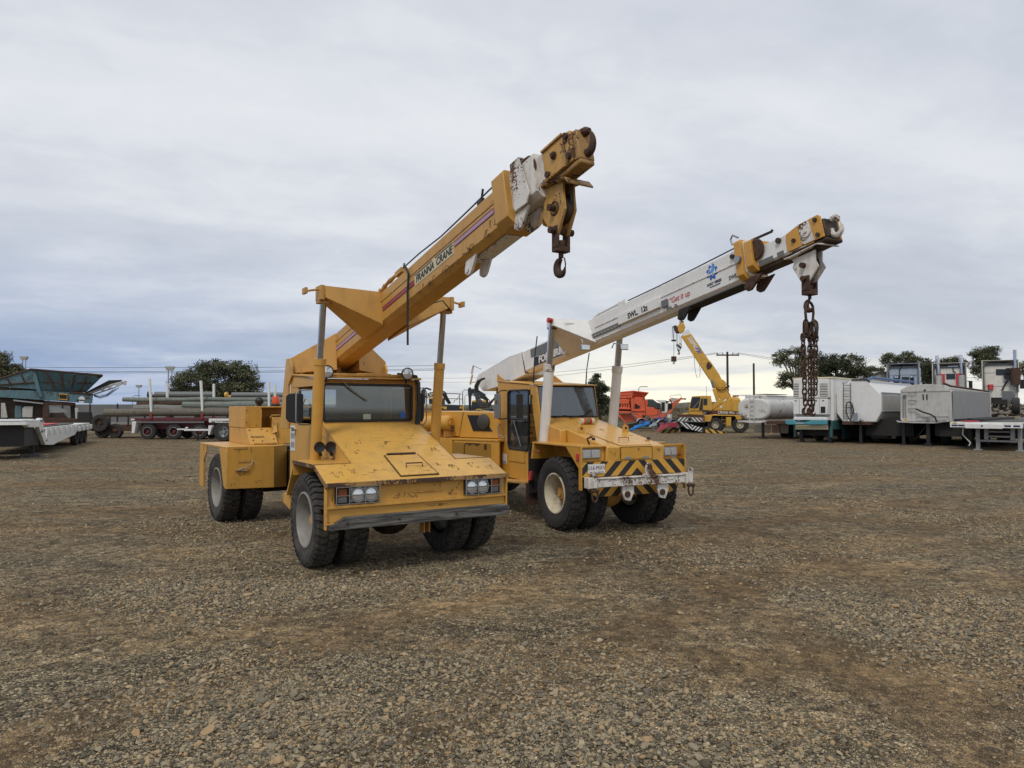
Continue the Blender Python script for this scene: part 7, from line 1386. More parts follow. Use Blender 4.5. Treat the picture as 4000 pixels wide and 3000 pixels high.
wd('windscreen', [(990, 495), (1215, 492), (1165, 785), (930, 785)]); wd('side_window', [(1235, 530), (1285, 530), (1280, 840), (1180, 835)]); wd('side_window', [(1300, 530), (1405, 535), (1400, 705), (1295, 700)])
one('wiper_guard', M['steel'], RC, lambda m: m.tube([q(1175, 610, .12), q(1035, 790, .12)], .035, 5))
one('superstructure', R_, RC, lambda m: (pp(m, [(1540, 800), (2080, 480), (2240, 500), (2300, 560), (2320, 880), (2180, 1010-140), (1540, 865)], .5, 1.5), pp(m, [(2060, 520), (2300, 560), (2320, 900), (2060, 870)], .3, 2.0)), bevel=.05)
one('red_band', M['maroon'], RC, lambda m: pp(m, [(1410, 865), (2240, 880), (2240, 940), (1360, 935)], .42, .06))
text('lettering', 'CRANE HIRE Service', .26, Matrix.Translation((Q(2060, 905)[0], .40, Q(2060, 912)[1])) @ Matrix.Rotation(pi/2, 4, 'X'), M['whitep'], RC, .1, .004, sx=.8)
one('turntable', M['drust'], RC, lambda m: (pp(m, [(1350, 935), (2240, 940), (2200, 975), (1400, 970)], .5, 1.3), pp(m, [(1280, 840), (1420, 840), (1400, 900), (1280, 890)], .1, .6)))
one('carrier', R_, RC, lambda m: (pp(m, [(1320, 985), (1640, 950), (1710, 965), (2230, 975), (2280, 990), (2330, 1060), (2330, 1100), (2200, 1110), (2150, 1010), (1760, 1000), (1720, 1000), (1540, 1000), (1490, 1160), (1330, 1160)], .0, .5), pp(m, [(1780, 1000), (1910, 1000), (1910, 1310), (1785, 1310)], .25, .5), pp(m, [(1915, 1035), (2050, 1035), (2050, 1275), (1915, 1275)], .0, .5)), bevel=.03)
one('step_gap', M['dark'], RC, lambda m: [pp(m, [(1800, b), (1895, b), (1895, b+80), (1800, b+80)], .23, .02) for b in (1010, 1110, 1215)])
one('underbody', M['dark'], RC, lambda m: (pp(m, [(1340, 1160), (1500, 1000), (2320, 1000), (2350, 1250), (1340, 1300)], .8, 1.2), pp(m, [(620, 1160), (1330, 1180), (1360, 1440), (700, 1440)], .5, 1.2)))
for a, b, r in ((1622, 1215, 1.0), (2290, 1230, 1.0)):
    x, z = Q(a, b-20); small_wheel(RC, (x, .30, .54), .54, .42, M['rimc'], 'y', rr=.45)
    small_wheel(RC, (x+.2, 2.2, .54), .54, .42, M['rimc'], 'y', rr=.45)
one('front_deck', M['rustred'], RC, lambda m: (pp(m, [(580, 965), (1290, 985), (1330, 1000), (1310, 1040), (585, 1020)], -.3, 1.8),)); one('front_winch', R_, RC, lambda m: (pp(m, [(730, 940), (900, 915), (900, 970), (730, 970)], .2, .6), pp(m, [(900, 870), (1270, 880), (1290, 985), (905, 965)], .25, .9)), bevel=.04)
zb_m = stripes('white_black_chevrons', (.68, .68, .66), (.012, .012, .012), 'x', .26, .5, -1.0, grime=.15)
zb_n = stripes('white_black_bars', (.68, .68, .66), (.012, .012, .012), 'x', .26, .5, 1.0, grime=.15)
one('striped_board', zb_m, RC, lambda m: pp(m, [(615, 1040), (900, 1045), (875, 1140), (605, 1135)], -.5, .05)); one('striped_board', zb_n, RC, lambda m: pp(m, [(960, 1045), (1280, 1055), (1290, 1160), (975, 1140)], -.5, .05))
one('tow_box', M['black'], RC, lambda m: pp(m, [(880, 1050), (960, 1050), (975, 1130), (890, 1130)], -.55, .2)); one('tail_lamp', M['red'], RC, lambda m: (pp(m, [(1270, 1070), (1305, 1070), (1305, 1130), (1270, 1130)], -.6, .1)))
one('outrigger_board', zb_n, RC, lambda m: pp(m, [(630, 1160), (690, 1150), (985, 1240), (985, 1370), (800, 1330), (640, 1210)], -1.2, .06)); one('outrigger_board', zb_m, RC, lambda m: pp(m, [(987, 1240), (1290, 1330), (1250, 1440), (987, 1372)], -1.2, .06))
one('outrigger_box', M['dark'], RC, lambda m: (pp(m, [(640, 1220), (800, 1330), (1250, 1440), (1340, 1460), (1360, 1300), (1260, 1320), (680, 1420)], -1.1, .5), pp(m, [(1270, 1300), (1360, 1300), (1350, 1460), (1265, 1450)], -1.25, .2)))
ob = one('outrigger_board', M['by'], RC, lambda m: pp(m, [(150, 1400), (260, 1360), (630, 1305), (655, 1430), (380, 1470), (150, 1470)], -1.3, .07)); one('outrigger_board', M['by2'], RC, lambda m: pp(m, [(1360, 1320), (1930, 1450), (1930, 1535), (1350, 1445)], -1.3, .07))
one('outrigger_foot', M['black'], RC, lambda m: (pp(m, [(1925, 1460), (1980, 1480), (2000, 1560), (1900, 1550)], -1.4, .3), pp(m, [(140, 1400), (200, 1400), (230, 1495), (150, 1480)], -1.25, .3)), bevel=.02)
# boom, seen from below the tip at upper left to the pivot at right
BMy = .9
def seg(name, mt, pts, y, dy, **k): return one(name, mt, RC, lambda m: m.prism([q6(a, b, y) for a, b in pts], (0, dy, 0)), **k)
seg('boom', R_, [(860, 232), (968, 205), (1170, 505), (1165, 700)], BMy, .55, bevel=.02); seg('boom', R_, [(1040, 510), (1172, 495), (1270, 640), (1310, 720), (1395, 870), (1400, 900), (1290, 920), (1250, 850), (1160, 680)], BMy-.03, .61, bevel=.02)
seg('boom_tip', M['wtrail'], [(872, 190), (935, 150), (965, 205), (905, 240), (865, 220)], BMy+.03, .5, bevel=.02); seg('boom_tip_plate', R_, [(820, 120), (855, 75), (885, 85), (905, 130), (890, 170), (850, 200), (825, 170)], BMy+.05, .45, bevel=.02)
seg('tip_sheave', M['drust'], [(770, 120), (800, 108), (830, 135), (840, 200), (800, 195), (780, 150)], BMy+.1, .4, bevel=.05); seg('tip_gear', M['drust'], [(838, 75), (870, 62), (888, 72), (880, 90), (845, 90)], BMy+.1, .3)
seg('boom_bracket', M['rust'], [(1130, 545), (1150, 500), (1195, 545), (1180, 575), (1140, 590)], BMy-.1, .75, bevel=.04)
seg('luffing_cylinder', R_, [(1195, 800), (1235, 790), (1290, 950), (1250, 965)], .55, .3, bevel=.05); seg('cylinder_rod', M['greyp'], [(1172, 710), (1200, 700), (1225, 785), (1200, 795)], .6, .22, bevel=.04)
seg('boom_support', R_, [(1180, 985), (1250, 930), (1330, 900), (1370, 890), (1200, 1025)], .45, .3)
one('winch_drum', R_, RC, lambda m: (m.cyl(q6(1290, 752, BMy-.25), q6(1290, 752, BMy), .36, 26), m.cyl(q6(1290, 752, BMy-.30), q6(1290, 752, BMy-.24), .24, 20)), bevel=.02)
one('winch_arm', M['rust'], RC, lambda m: (m.tube([q6(1320, 790, .9), q6(1380, 772, .9)], .05, 5), m.tube([q6(1330, 800, .9), q6(1360, 830, .9), q6(1385, 870, .9)], .04, 5), m.box(*[v for v in (Q6(1350, 0)[0], Q6(1382, 0)[0])], .8, 1.0, Q6(0, 782)[1], Q6(0, 768)[1])))
one('beacon', M['amber'], RC, lambda m: (m.cyl(q6(1463, 885, 1), q6(1463, 868, 1), .12, 10), m.cyl(q6(1432, 892, 1), q6(1432, 868, 1), .10, 10)))
one('mirror', M['wtrail'], RC, lambda m: pp(m, [(1745, 730), (1800, 725), (1800, 790), (1750, 785)], -.1, .06), bevel=.02); one('aerial', M['blackp'], RC, lambda m: (m.tube([q(1378, 200, .8), q(1378, 460, .8)], .012, 4)))
text('lettering', '250PRO', .40, frameM(q6(988, 312, BMy-.012), (.50, 0, -.87), (.87, 0, .50)), M['whitep'], RC, .0, .010, sx=.85)
text('lettering', 'FX', .42, frameM(q6(1042, 382, BMy-.012), (.50, 0, -.87), (.87, 0, .50)), M['bluep'], RC, .2, .012)
def w3(a, b, y=BMy+.2): p = P(*z6(a, b), y); return Vector((P.O+P.X*p[0]+P.Y*y).to_tuple()[:2]+(p[1],))
HA = w3(833, 430); h = empty('hook_block', 'small black and white striped hook block below the distant crane tip', 'hook block', HA, rk_)
L_ = lambda a, b, y=0.0: tuple(Matrix.Rotation(-rk_, 3, 'Z') @ (w3(a, b)-HA)+Vector((0, y, 0)))
one('cheek_plate', stripes('block_stripes', (.65, .65, .62), (.015, .015, .015), 'x', .42, .5, 1.2), h, lambda m: m.prism([L_(a, b, -.12) for a, b in ((803, 325), (845, 302), (868, 320), (866, 350), (842, 395), (826, 398), (808, 350))], (0, .24, 0)), bevel=.02)
one('hook', M['rust'], h, lambda m: m.tube([L_(833, 398), L_(843, 415), L_(836, 430), L_(826, 424), L_(826, 410)], .04, 6)); one('rope', M['black'], h, lambda m: [m.tube([L_(a, b), L_(c, d)], .015, 4) for a, b, c, d in ((808, 205, 806, 320), (818, 205, 822, 315), (845, 215, 846, 302), (860, 230, 860, 310))])
HA = w3(780, 530); h = empty('hook_block', 'small rusty single hook hanging on the long outer rope of the distant crane', 'hook block', HA, rk_)
one('weight', M['rustred'], h, lambda m: (m.tube([L_(780, 505), L_(780, 448)], .19, 12), m.tube([L_(778, 285), L_(778, 268)], .17, 12)), bevel=.02)
one('hook', M['rust'], h, lambda m: m.tube([L_(780, 505), L_(788, 520), L_(780, 532), L_(773, 524), L_(773, 514)], .03, 6)); one('rope', M['black'], h, lambda m: (m.tube([L_(768, 125), L_(778, 270)], .015, 4), m.tube([L_(782, 130), L_(780, 448)], .015, 4), m.tube([L_(763, 120), L_(763, 255)], .012, 4)))
one('loose_cable', M['hose'], RC, lambda m: (m.tube([q6(1000, 450, .8), q6(1010, 600, .8), q6(1030, 680, .8), q6(1060, 670, .8), q6(1065, 580, .8), q6(1055, 545, .8)], .014, 4)))
# ================================================================ black and yellow excavators
ze = zoomf(1600, 1440, .21704)
def excav(d, u0, lb):
    P, Q = pxf(d, u0, ze); e = empty('excavator', lb, 'excavator', P.loc(), 0, 'excavators beyond the cranes'); return e, P, (lambda a, b, y=0.0: (Q(a, b, y)[0], y, Q(a, b, y)[1]))
dk_ = simple('charcoal_paint', (.025, .027, .030), .4); vy = simple('machine_yellow', (.62, .40, .07), .45)
e, P, q = excav(60, 1720, 'larger black and yellow excavator framed by the right lift cylinder of the nearer crane')
PP = lambda m, pts, y, dy: m.prism([q(a, b, y) for a, b in pts], (0, dy, 0))
one('counterweight', dk_, e, lambda m: PP(m, [(380, 650), (560, 640), (940, 655), (975, 700), (970, 780), (380, 780)], 0, 2), bevel=.06); one('side_panel', vy, e, lambda m: PP(m, [(945, 655), (975, 670), (982, 790), (955, 790)], -.05, .5), bevel=.03)
one('cab', dk_, e, lambda m: (PP(m, [(345, 540), (610, 530), (612, 660), (350, 660)], .3, 1.4)), bevel=.04); one('cab_roof', vy, e, lambda m: PP(m, [(345, 528), (380, 515), (600, 515), (612, 545), (345, 550)], .25, 1.5), bevel=.03); one('window', M['glassd'], e, lambda m: (PP(m, [(555, 560), (605, 560), (605, 625), (555, 625)], .27, .02), PP(m, [(380, 560), (540, 560), (540, 640), (380, 640)], .27, .02)))
one('boom', dk_, e, lambda m: PP(m, [(215, 500), (370, 425), (550, 390), (600, 420), (650, 470), (740, 630), (690, 640), (600, 500), (540, 450), (380, 510), (215, 560)], .8, .5), bevel=.03); one('stick', dk_, e, lambda m: (PP(m, [(205, 390), (240, 360), (280, 365), (270, 640), (205, 640)], .7, .5), m.tube([q(240, 370, .9), q(300, 350, .9), q(390, 380, .9)], .09, 6)), bevel=.03)
one('hydraulic_line', M['hose'], e, lambda m: [m.tube([q(560+k*10, 390, .6), q(630+k*10, 420+k*8, .6), q(660+k*10, 520, .6), q(720+k*10, 620, .6)], .05, 5) for k in range(3)])
one('handrail', dk_, e, lambda m: (m.tube([q(640, 445, .3), q(890, 455, .3), q(955, 462, .3), q(960, 640, .3)], .035, 5), m.tube([q(650, 538, .3), q(890, 545, .3), q(958, 550, .3)], .03, 5), m.tube([q(900, 455, .3), q(900, 650, .3)], .035, 5), m.tube([q(790, 620, .3), q(815, 565, .3), q(850, 560, .3), q(885, 495, .3)], .025, 5)))
one('warning_label', vy, e, lambda m: [PP(m, p_, -.03, .02) for p_ in ([(555, 682), (610, 682), (610, 710), (555, 710)], [(612, 682), (668, 682), (668, 732), (612, 732)], [(902, 682), (940, 682), (940, 718), (902, 718)])])
one('tail_lamp', M['red'], e, lambda m: PP(m, [(560, 725), (590, 725), (590, 758), (560, 758)], -.03, .02)); one('undercarriage', M['drust'], e, lambda m: (m.box(-2, 2.2, .2, 2.5, .0, .8), m.box(-1, 1, .3, 2, .8, q(0, 775)[2])), bevel=.1)
text('lettering', 'VOLVO', .42, frameM(q(330, 492, .77), (1, 0, .35), (-.35, 0, 1)), M['whitep'], e, .2, .01)
e, P, q = excav(66, 1880, 'smaller black and yellow excavator with raised boom beside the foot of the white boom')
one('counterweight', dk_, e, lambda m: PP(m, [(1110, 760), (1180, 735), (1400, 712), (1500, 715), (1535, 760), (1525, 810), (1110, 810)], 0, 2), bevel=.06)
one('cab', dk_, e, lambda m: PP(m, [(1118, 600), (1375, 595), (1385, 715), (1110, 760)], .3, 1.4), bevel=.04); one('cab_roof', vy, e, lambda m: PP(m, [(1120, 580), (1150, 568), (1370, 566), (1378, 605), (1120, 605)], .25, 1.5), bevel=.03); one('window', M['glassd'], e, lambda m: (PP(m, [(1135, 620), (1200, 615), (1200, 720), (1130, 725)], .27, .02), PP(m, [(1215, 612), (1290, 610), (1290, 705), (1215, 710)], .27, .02), PP(m, [(1300, 612), (1370, 612), (1370, 700), (1300, 700)], .27, .02)))
one('stick', dk_, e, lambda m: PP(m, [(1045, 390), (1062, 340), (1100, 335), (1120, 420), (1105, 560), (1100, 765), (1068, 765), (1060, 540)], .7, .5), bevel=.03)
one('boom', dk_, e, lambda m: (PP(m, [(1080, 380), (1130, 360), (1180, 400), (1300, 430), (1400, 520), (1440, 680), (1390, 690), (1340, 560), (1230, 520), (1110, 470)], .8, .5), m.tube([q(1130, 370, .9), q(1240, 400, .9), q(1370, 480, .9)], .09, 6)), bevel=.03)
one('hose', M['hose'], e, lambda m: [m.tube([q(1350, 500+20*k, .6), q(1430, 560, .6), q(1460, 640+12*k, .6), q(1470, 700, .6)], .04, 5) for k in range(3)])
text('lettering', 'VOLVO', .34, frameM(q(1155, 478, .77), (1, 0, -.28), (.28, 0, 1)), simple('pale_blue_decal', (.35, .5, .7), .5), e, .2, .01)
one('side_door', vy, e, lambda m: PP(m, [(1200, 725), (1300, 722), (1300, 780), (1200, 780)], -.04, .03), bevel=.02); one('vent', dk_, e, lambda m: PP(m, [(1212, 745), (1280, 745), (1280, 770), (1212, 770)], -.06, .015)); one('warning_label', vy, e, lambda m: [PP(m, p_, -.03, .02) for p_ in ([(1312, 745), (1370, 745), (1370, 775), (1312, 775)], [(1374, 752), (1428, 752), (1428, 786), (1374, 786)])])
one('undercarriage', M['drust'], e, lambda m: (m.box(-1.8, 2.2, .2, 2.5, .0, .8), m.box(-1, 1.5, .3, 2, .8, q(0, 800)[2])), bevel=.1)
# ================================================================ scuffs, scrawled marks and bolts on the two near cranes
M['scuff'] = simple('dark_scuff', (.09, .055, .03), .7, 0, .3)
def scrawl(parent, c, X, Y_, w, h, seed, n=3, name='scuff_mark', r=.0016, T=None):
    rng = random.Random(seed); X = Vector(X).normalized(); Y_ = Vector(Y_).normalized(); c = Vector(c); m = MB(T)
    for k in range(n):
        s0 = rng.uniform(-.5, .35); pts = []; x = s0*w; y = rng.uniform(-.4, .4)*h; a = rng.uniform(-.6, .6)
        for i in range(rng.randint(7, 12)):
            pts.append(tuple(c+X*x+Y_*y)); x += cos(a)*w*.055; y += sin(a)*h*.28; a += rng.uniform(-1.9, 1.9); y = max(-.5*h, min(.5*h, y))
        m.tube(pts, r, 4)
    return m.build(name, M['scuff'], parent)
fpn = [o for o in kids(C1) if o.name.startswith('front_panel')][0]
for i, (x, z, w, h, n) in enumerate(((.86, .835, .22, .05, 5), (1.0, .822, .14, .03, 3), (1.50, .83, .22, .05, 5), (1.28, .92, .12, .05, 2), (.06, .87, .05, .10, 2), (1.15, .70, .6, .03, 3), (1.55, .90, .05, .06, 2))):
    scrawl(fpn, (x, -.8035, z), (1, 0, 0), (0, 0, 1), w, h, 100+i, n)
bn = [o for o in kids(C1) if o.name.startswith('bonnet')][0]
sl_ = Vector((0, 1, .394)).normalized()
for i, (x, y, w, h, n) in enumerate(((.98, .05, .16, .08, 4), (1.25, -.08, .10, .08, 3), (.55, -.15, .18, .10, 2), (1.55, -.15, .14, .12, 3), (.65, .1, .12, .10, 2), (1.45, .25, .1, .06, 2))):
    scrawl(bn, (x, y, hoodz(y)+.001), (1, 0, 0), sl_, w, h, 140+i, n, r=.0022)
sl2 = Vector((0, 1, .414)).normalized()
for i, (x, y, w, h, n) in enumerate(((.16, -.66, .16, .14, 4), (.34, -.60, .14, .12, 3), (.62, -.62, .22, .08, 4), (1.62, -.62, .22, .14, 5), (1.85, -.60, .14, .14, 4), (2.05, -.66, .12, .1, 3), (1.45, -.55, .12, .10, 2))):
    scrawl(bn, (x, y, 1.0+.414*(y+.85)+.001), (1, 0, 0), sl2, w, h, 180+i, n, r=.0018)
boom1 = [o for o in kids(C1) if o.name.startswith('boom') and 'ped' not in o.name][0]
for i, (s, h_, w, n) in enumerate(((2.55, -.36, .25, 5), (2.25, -.37, .3, 6), (1.9, -.38, .35, 6), (1.5, -.38, .35, 4), (2.7, -.30, .12, 3), (1.2, -.36, .2, 2))):
    scrawl(boom1, (XL-.0015, s, h_), (0, 1, 0), (0, 0, 1), w, .07, 220+i, n, r=.002, T=bt1)
ec = [o for o in kids(C1) if o.name.startswith('engine_cover')][0]
for k, (x, y, z) in enumerate(((.458, -.003, 1.75), (.458, -.003, 1.55), (.62, -.008, 1.5), (.70, -.003, 1.78))): one('bolt', M['rust'], ec, lambda m: m.cyl((x+.01, y, z), (x+.01, y-.008, z), .010, 6))
for k, (x, t) in enumerate(((.52, .25), (.60, .45), (.78, .8), (.70, .9), (.85, .3), (.66, .2), (.50, .85))):
    y, z = -.28+.26*t, 1.20+.26*t; one('bolt', M['rust'], ec, lambda m: m.cyl((x, y, z), (x, y-.006, z+.006), .011, 6))
text('stencil', 'FRANNA', .055, frameM((.60, -.168, 1.318), (1, 0, 0), (0, 1, 1)), M['scuff'], ec, .1, 0)
rb1 = [o for o in kids(C1) if o.name.startswith('rear_body')][0]
one('cable_hook', M['steel'], rb1, lambda m: m.tube([(.38, -.68, .98), (.36, -.69, .93), (.28, -.70, .88), (.20, -.70, .87), (.16, -.69, .84), (.30, -.69, .83)], .008, 5))
one('seam', M['scuff'], rb1, lambda m: (m.tube([(.18, -.667, 1.10), (.18, -.667, 1.19)], .003, 4), m.tube([(.36, -.667, 1.10), (.36, -.667, 1.19)], .003, 4), m.tube([(.721, -.667, .55), (.721, -.667, 1.19)], .005, 4)))
for i, (x, z, w, h, n) in enumerate(((.25, .80, .2, .08, 4), (.5, .65, .3, .06, 2), (.1, .62, .1, .05, 2))): scrawl(rb1, (x, -.667, z), (1, 0, 0), (0, 0, 1), w, h, 260+i, n, r=.0018)
one('door_seam', M['scuff'], [o for o in kids(C1) if o.name.startswith('cab')][0], lambda m: m.tube([(.358, .87, .66), (.358, .87, 1.58), (.358, 1.51, 1.58), (.358, 1.51, 1.0)], .004, 4))
ff = [o for o in kids(C2) if o.name.startswith('bonnet')][0]
for i, (x, y, z, w, h) in enumerate(((.53, -.779, 1.15, .12, .06), (1.31, -.779, 1.17, .12, .06), (.95, -.786, 1.19, .05, .05))): scrawl(ff, (x, y, z), (1, 0, 0), (0, 0, 1), w, h, 300+i, 3, r=.0018)
for i, (x, y, w) in enumerate(((.7, -.45, .3), (1.2, -.35, .3), (.9, .2, .3))): scrawl(ff, (x, y, hz2(y)+.002), (1, 0, 0), (0, 1, .2), w, .12, 320+i, 3, r=.0018)
cb2 = [o for o in kids(C2) if o.name.startswith('cab')][0]
scrawl(cb2, (.318, 1.75, .97), (0, -1, 0), (0, 0, 1), .18, .06, 340, 4, r=.0022)
for i, (x, w) in enumerate(((.5, .3), (1.3, .3), (.85, .2))): scrawl([o for o in kids(C2) if o.name.startswith('bumper_beam')][0], (x, -.9035, .765), (1, 0, 0), (0, 0, 1), w, .07, 350+i, 4, r=.0025)
# ================================================================ ground
def ground_mat():
    m, t, b = nmat('gravel_yard'); g = t.nodes.new('ShaderNodeNewGeometry').outputs['Position']
    big = noise(t, mapping(t, g, (.35, .8, 1)), 1.0, 5, .6, .5); mid = noise(t, mapping(t, g, (1, 1.6, 1)), 1.7, 6, .65)
    dirt = ramp(t, noise(t, g, 9, 5, .65), [(.3, (0.132, 0.082, 0.035)), (.55, (0.320, 0.210, 0.098)), (.75, (0.462, 0.322, 0.164))])
    def vor(scale, feat='F1', out='Color'):
        n = t.nodes.new('ShaderNodeTexVoronoi'); n.feature = feat; n.inputs['Scale'].default_value = scale; t.links.new(g, n.inputs['Vector']); return n.outputs[out]
    def stones(sc):
        c = vor(sc); s = t.nodes.new('ShaderNodeSeparateColor'); t.links.new(c, s.inputs[0])
        col = ramp(t, s.outputs[0], [(.0, (0.066, 0.055, 0.039)), (.35, (0.231, 0.195, 0.127)), (.6, (0.396, 0.322, 0.200)), (.85, (0.529, 0.405, 0.231)), (1, (0.683, 0.558, 0.369))])
        e = ramp(t, vor(sc, 'DISTANCE_TO_EDGE', 'Distance'), [(.0, .0), (.10, 1)])
        return mixc(t, e, (0.044, 0.032, 0.020), col), e, s.outputs[1]
    s1, e1, r1 = stones(48); s2, e2, r2 = stones(95)
    k = mth(t, 'ADD', mth(t, 'MULTIPLY', big, .65), mth(t, 'MULTIPLY', mid, .35))
    cov = ramp(t, mth(t, 'ADD', k, mth(t, 'MULTIPLY', mth(t, 'SUBTRACT', r1, .5), .22)), [(.42, 0), (.50, 1)])
    cov2 = ramp(t, mth(t, 'ADD', k, mth(t, 'MULTIPLY', mth(t, 'SUBTRACT', r2, .5), .3)), [(.36, 0), (.45, .95)])
    col = mixc(t, cov2, dirt, s2); col = mixc(t, cov, col, s1)
    # wheel-worn brown tracks and darker damp spots
    trk = ramp(t, noise(t, mapping(t, g, (.16, .55, 1), (4, 2, 0), (0, 0, rad(25))), 1.0, 4, .55, .8), [(.46, 0), (.62, 1)])
    col = mixc(t, mth(t, 'MULTIPLY', trk, .68), col, (0.275, 0.177, 0.082))
    dk = ramp(t, noise(t, mapping(t, g, (.5, 1.1, 1), (9, 5, 0)), 1.0, 6, .7), [(.56, 0), (.70, 1)])
    col = mixc(t, mth(t, 'MULTIPLY', dk, .55), col, (0.039, 0.029, 0.020))
    sx_ = t.nodes.new('ShaderNodeSeparateXYZ'); t.links.new(mapping(t, g), sx_.inputs[0])
    for (cx_, cy_, R_, w_) in ((-30, 2, 32.5, .22), (-30, 2, 34.3, .22), (22, -12, 27.5, .25), (22, -12, 29.3, .25), (4, 60, 50.5, .22), (4, 60, 48.7, .22)):
        ddx = mth(t, 'SUBTRACT', sx_.outputs[0], cx_); ddy = mth(t, 'SUBTRACT', sx_.outputs[1], cy_)
        rr_ = mth(t, 'SQRT', mth(t, 'ADD', mth(t, 'MULTIPLY', ddx, ddx), mth(t, 'MULTIPLY', ddy, ddy)))
        dd_ = mth(t, 'ADD', mth(t, 'ABSOLUTE', mth(t, 'SUBTRACT', rr_, R_)), mth(t, 'MULTIPLY', mth(t, 'SUBTRACT', mid, .5), .35))
        tk_ = ramp(t, dd_, [(0, 1), (w_, .8), (w_+.12, 0)])
        col = mixc(t, mth(t, 'MULTIPLY', tk_, mth(t, 'MULTIPLY', big, 1.25)), col, (0.242, 0.158, 0.077))
    for sc_, am_ in ((16, .36), (6.5, .26)):
        sk = t.nodes.new('ShaderNodeSeparateColor'); t.links.new(vor(sc_), sk.inputs[0])
        nz = mth(t, 'MULTIPLY', mth(t, 'ADD', sk.outputs[0], noise(t, g, sc_*2.2, 3, .7)), .5)
        lt = ramp(t, nz, [(.25, 1-am_), (.5, 1.0), (.75, 1+am_)])
        col = mixc(t, 1.0, col, lt, 'MULTIPLY')
    # far paddock turns to dry grass
    s = t.nodes.new('ShaderNodeSeparateXYZ'); t.links.new(g, s.inputs[0])
    far = ramp(t, mth(t, 'ADD', mth(t, 'DIVIDE', s.outputs[1], 200.0), mth(t, 'MULTIPLY', mth(t, 'SUBTRACT', noise(t, g, .05, 4, .6), .5), .12)), [(.27, 0), (.31, 1)])
    gc = ramp(t, noise(t, mapping(t, g, (.05, .2, 1)), 1.0, 5, .6), [(.35, (0.060, 0.063, 0.026)), (.55, (0.132, 0.110, 0.051)), (.7, (0.187, 0.147, 0.077))])
    col = mixc(t, far, col, gc)
    t.links.new(col, b.inputs['Base Color']); b.inputs['Roughness'].default_value = .93; b.inputs['Specular IOR Level'].default_value = .25
    h = mth(t, 'ADD', mth(t, 'MULTIPLY', mth(t, 'MULTIPLY', e1, cov), 1.0), mth(t, 'ADD', mth(t, 'MULTIPLY', mth(t, 'MULTIPLY', e2, cov2), .5), mth(t, 'MULTIPLY', mid, 1.5)))
    bump(t, b, h, .02); return m
gm = MB(); gm.add([(-900, -60, 0), (900, -60, 0), (900, 1500, 0), (-900, 1500, 0)], [(0, 1, 2, 3)])
gr = gm.build('ground', ground_mat(), None, recalc=False); tag(gr, kind='structure')
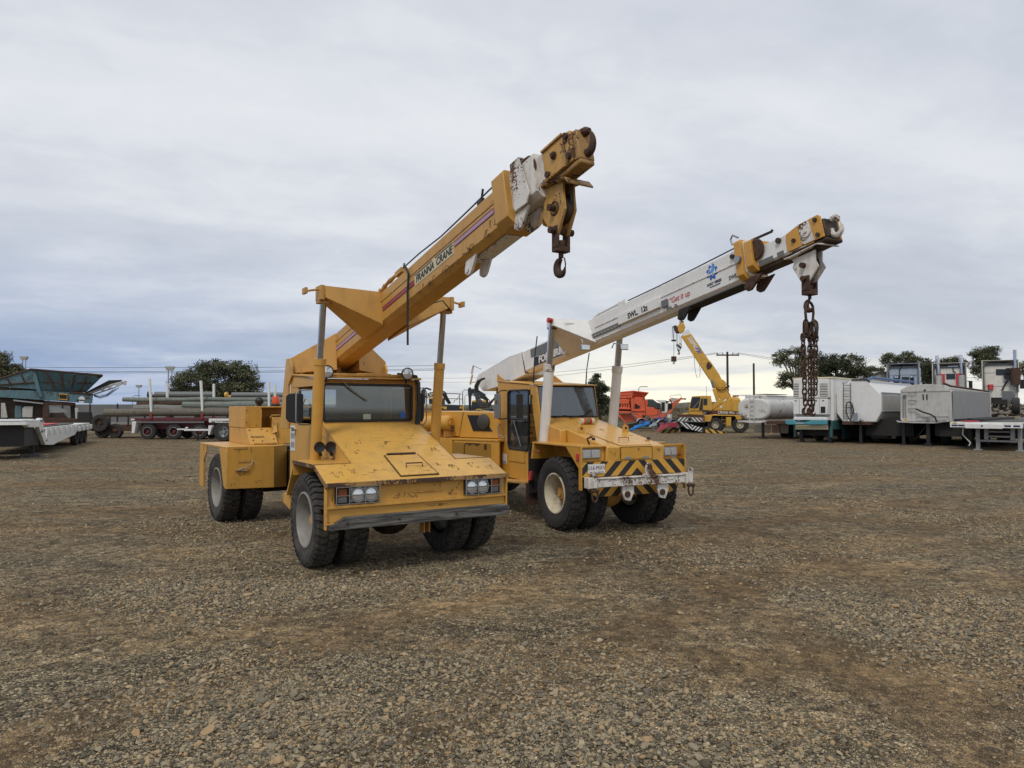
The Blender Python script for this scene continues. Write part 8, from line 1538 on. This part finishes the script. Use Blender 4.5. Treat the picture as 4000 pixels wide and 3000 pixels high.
# loose stones: one mass
def stones_mesh():
    ico = []
    ph = (1+5**.5)/2
    V0 = np.array([(-1, ph, 0), (1, ph, 0), (-1, -ph, 0), (1, -ph, 0), (0, -1, ph), (0, 1, ph), (0, -1, -ph), (0, 1, -ph), (ph, 0, -1), (ph, 0, 1), (-ph, 0, -1), (-ph, 0, 1)], float)
    V0 /= np.linalg.norm(V0[0])
    F0 = np.array([(0, 11, 5), (0, 5, 1), (0, 1, 7), (0, 7, 10), (0, 10, 11), (1, 5, 9), (5, 11, 4), (11, 10, 2), (10, 7, 6), (7, 1, 8), (3, 9, 4), (3, 4, 2), (3, 2, 6), (3, 6, 8), (3, 8, 9), (4, 9, 5), (2, 4, 11), (6, 2, 10), (8, 6, 7), (9, 8, 1)])
    def field(x, y, s=0):
        return (np.sin(x*1.3+y*.7+s)+np.sin(x*.6-y*1.9+1.3+s)+np.sin(x*2.7+y*1.1+2.1)*.6+np.sin(y*3.3-x*.9)*.5+np.sin(x*5.1+.4)*np.sin(y*4.3)*.5)/3.6
    xs, ys, rs = [], [], []
    def scat(n, y0, y1, rmin, rmax, pw, thr):
        y = y0+(y1-y0)*RNG.random(n)**1.0; hw = y*.75+.6; x = (RNG.random(n)*2-1)*hw
        # keep the density even over the trapezium
        keep = RNG.random(n) < hw/hw.max()
        f = field(x*.8, y*.8); keep &= (RNG.random(n) < np.clip((f-thr)*2.3+.52, .05, 1))
        x, y = x[keep], y[keep]
        r = rmin*(rmax/rmin)**(RNG.random(len(x))**pw)
        xs.append(x); ys.append(y); rs.append(r)
    scat(150000, 3.2, 7.5, .0055, .019, 2.2, .10)
    scat(3800, 3.2, 7.5, .018, .038, 2.6, .2)
    scat(70000, 7.0, 13.5, .009, .023, 2.8, .15)
    scat(26000, 13, 30, .018, .040, 3.0, .3)
    x = np.concatenate(xs); y = np.concatenate(ys); r = np.concatenate(rs); n = len(x)
    V = V0[None]*(1+RNG.uniform(-.42, .28, (n, 12, 1)))
    sc = np.stack([RNG.uniform(.75, 1.35, n), RNG.uniform(.7, 1.1, n), RNG.uniform(.4, .8, n)], 1)
    V = V*sc[:, None]*r[:, None, None]
    a = RNG.random(n)*2*np.pi; ca, sa = np.cos(a)[:, None], np.sin(a)[:, None]
    tl = RNG.normal(0, .25, n)[:, None]
    Z = V[:, :, 2]+V[:, :, 0]*tl
    X = V[:, :, 0]*ca-V[:, :, 1]*sa+x[:, None]; Yy = V[:, :, 0]*sa+V[:, :, 1]*ca+y[:, None]
    Z = Z+(r*sc[:, 2]*RNG.uniform(.05, .75, n))[:, None]
    co = np.stack([X, Yy, Z], 2).reshape(-1, 3)
    fc = (F0[None]+(np.arange(n)*12)[:, None, None]).reshape(-1, 3)
    me = bpy.data.meshes.new('gravel'); me.vertices.add(len(co)); me.vertices.foreach_set('co', co.ravel())
    me.loops.add(len(fc)*3); me.loops.foreach_set('vertex_index', fc.ravel().astype(np.int32))
    me.polygons.add(len(fc)); me.polygons.foreach_set('loop_start', np.arange(0, len(fc)*3, 3, dtype=np.int32))
    me.polygons.foreach_set('use_smooth', [False]*len(fc)); me.update(calc_edges=True)
    at_ = me.attributes.new('tone', 'FLOAT', 'POINT'); at_.data.foreach_set('value', np.repeat(RNG.random(n), 12).astype(np.float32))
    return me
m, t, b = nmat('loose_stones'); an = t.nodes.new('ShaderNodeAttribute'); an.attribute_name = 'tone'
c = ramp(t, an.outputs['Fac'], [(0, (0.082, 0.074, 0.058)), (.25, (0.187, 0.165, 0.123)), (.5, (0.320, 0.273, 0.189)), (.75, (0.462, 0.368, 0.225)), (.92, (0.441, 0.285, 0.138)), (1, (0.572, 0.474, 0.318))])
g = t.nodes.new('ShaderNodeNewGeometry').outputs['Position']
nn = noise(t, g, 60, 4, .6)
t.links.new(mixc(t, mth(t, 'MULTIPLY', nn, .6), c, (0.099, 0.074, 0.046)), b.inputs['Base Color']); b.inputs['Roughness'].default_value = .9; b.inputs['Specular IOR Level'].default_value = .25
me = stones_mesh(); me.materials.append(m); go = bpy.data.objects.new('gravel', me); COL.objects.link(go); tag(go, 'loose grey and tan crushed stone strewn over the yard', 'gravel', kind='stuff')
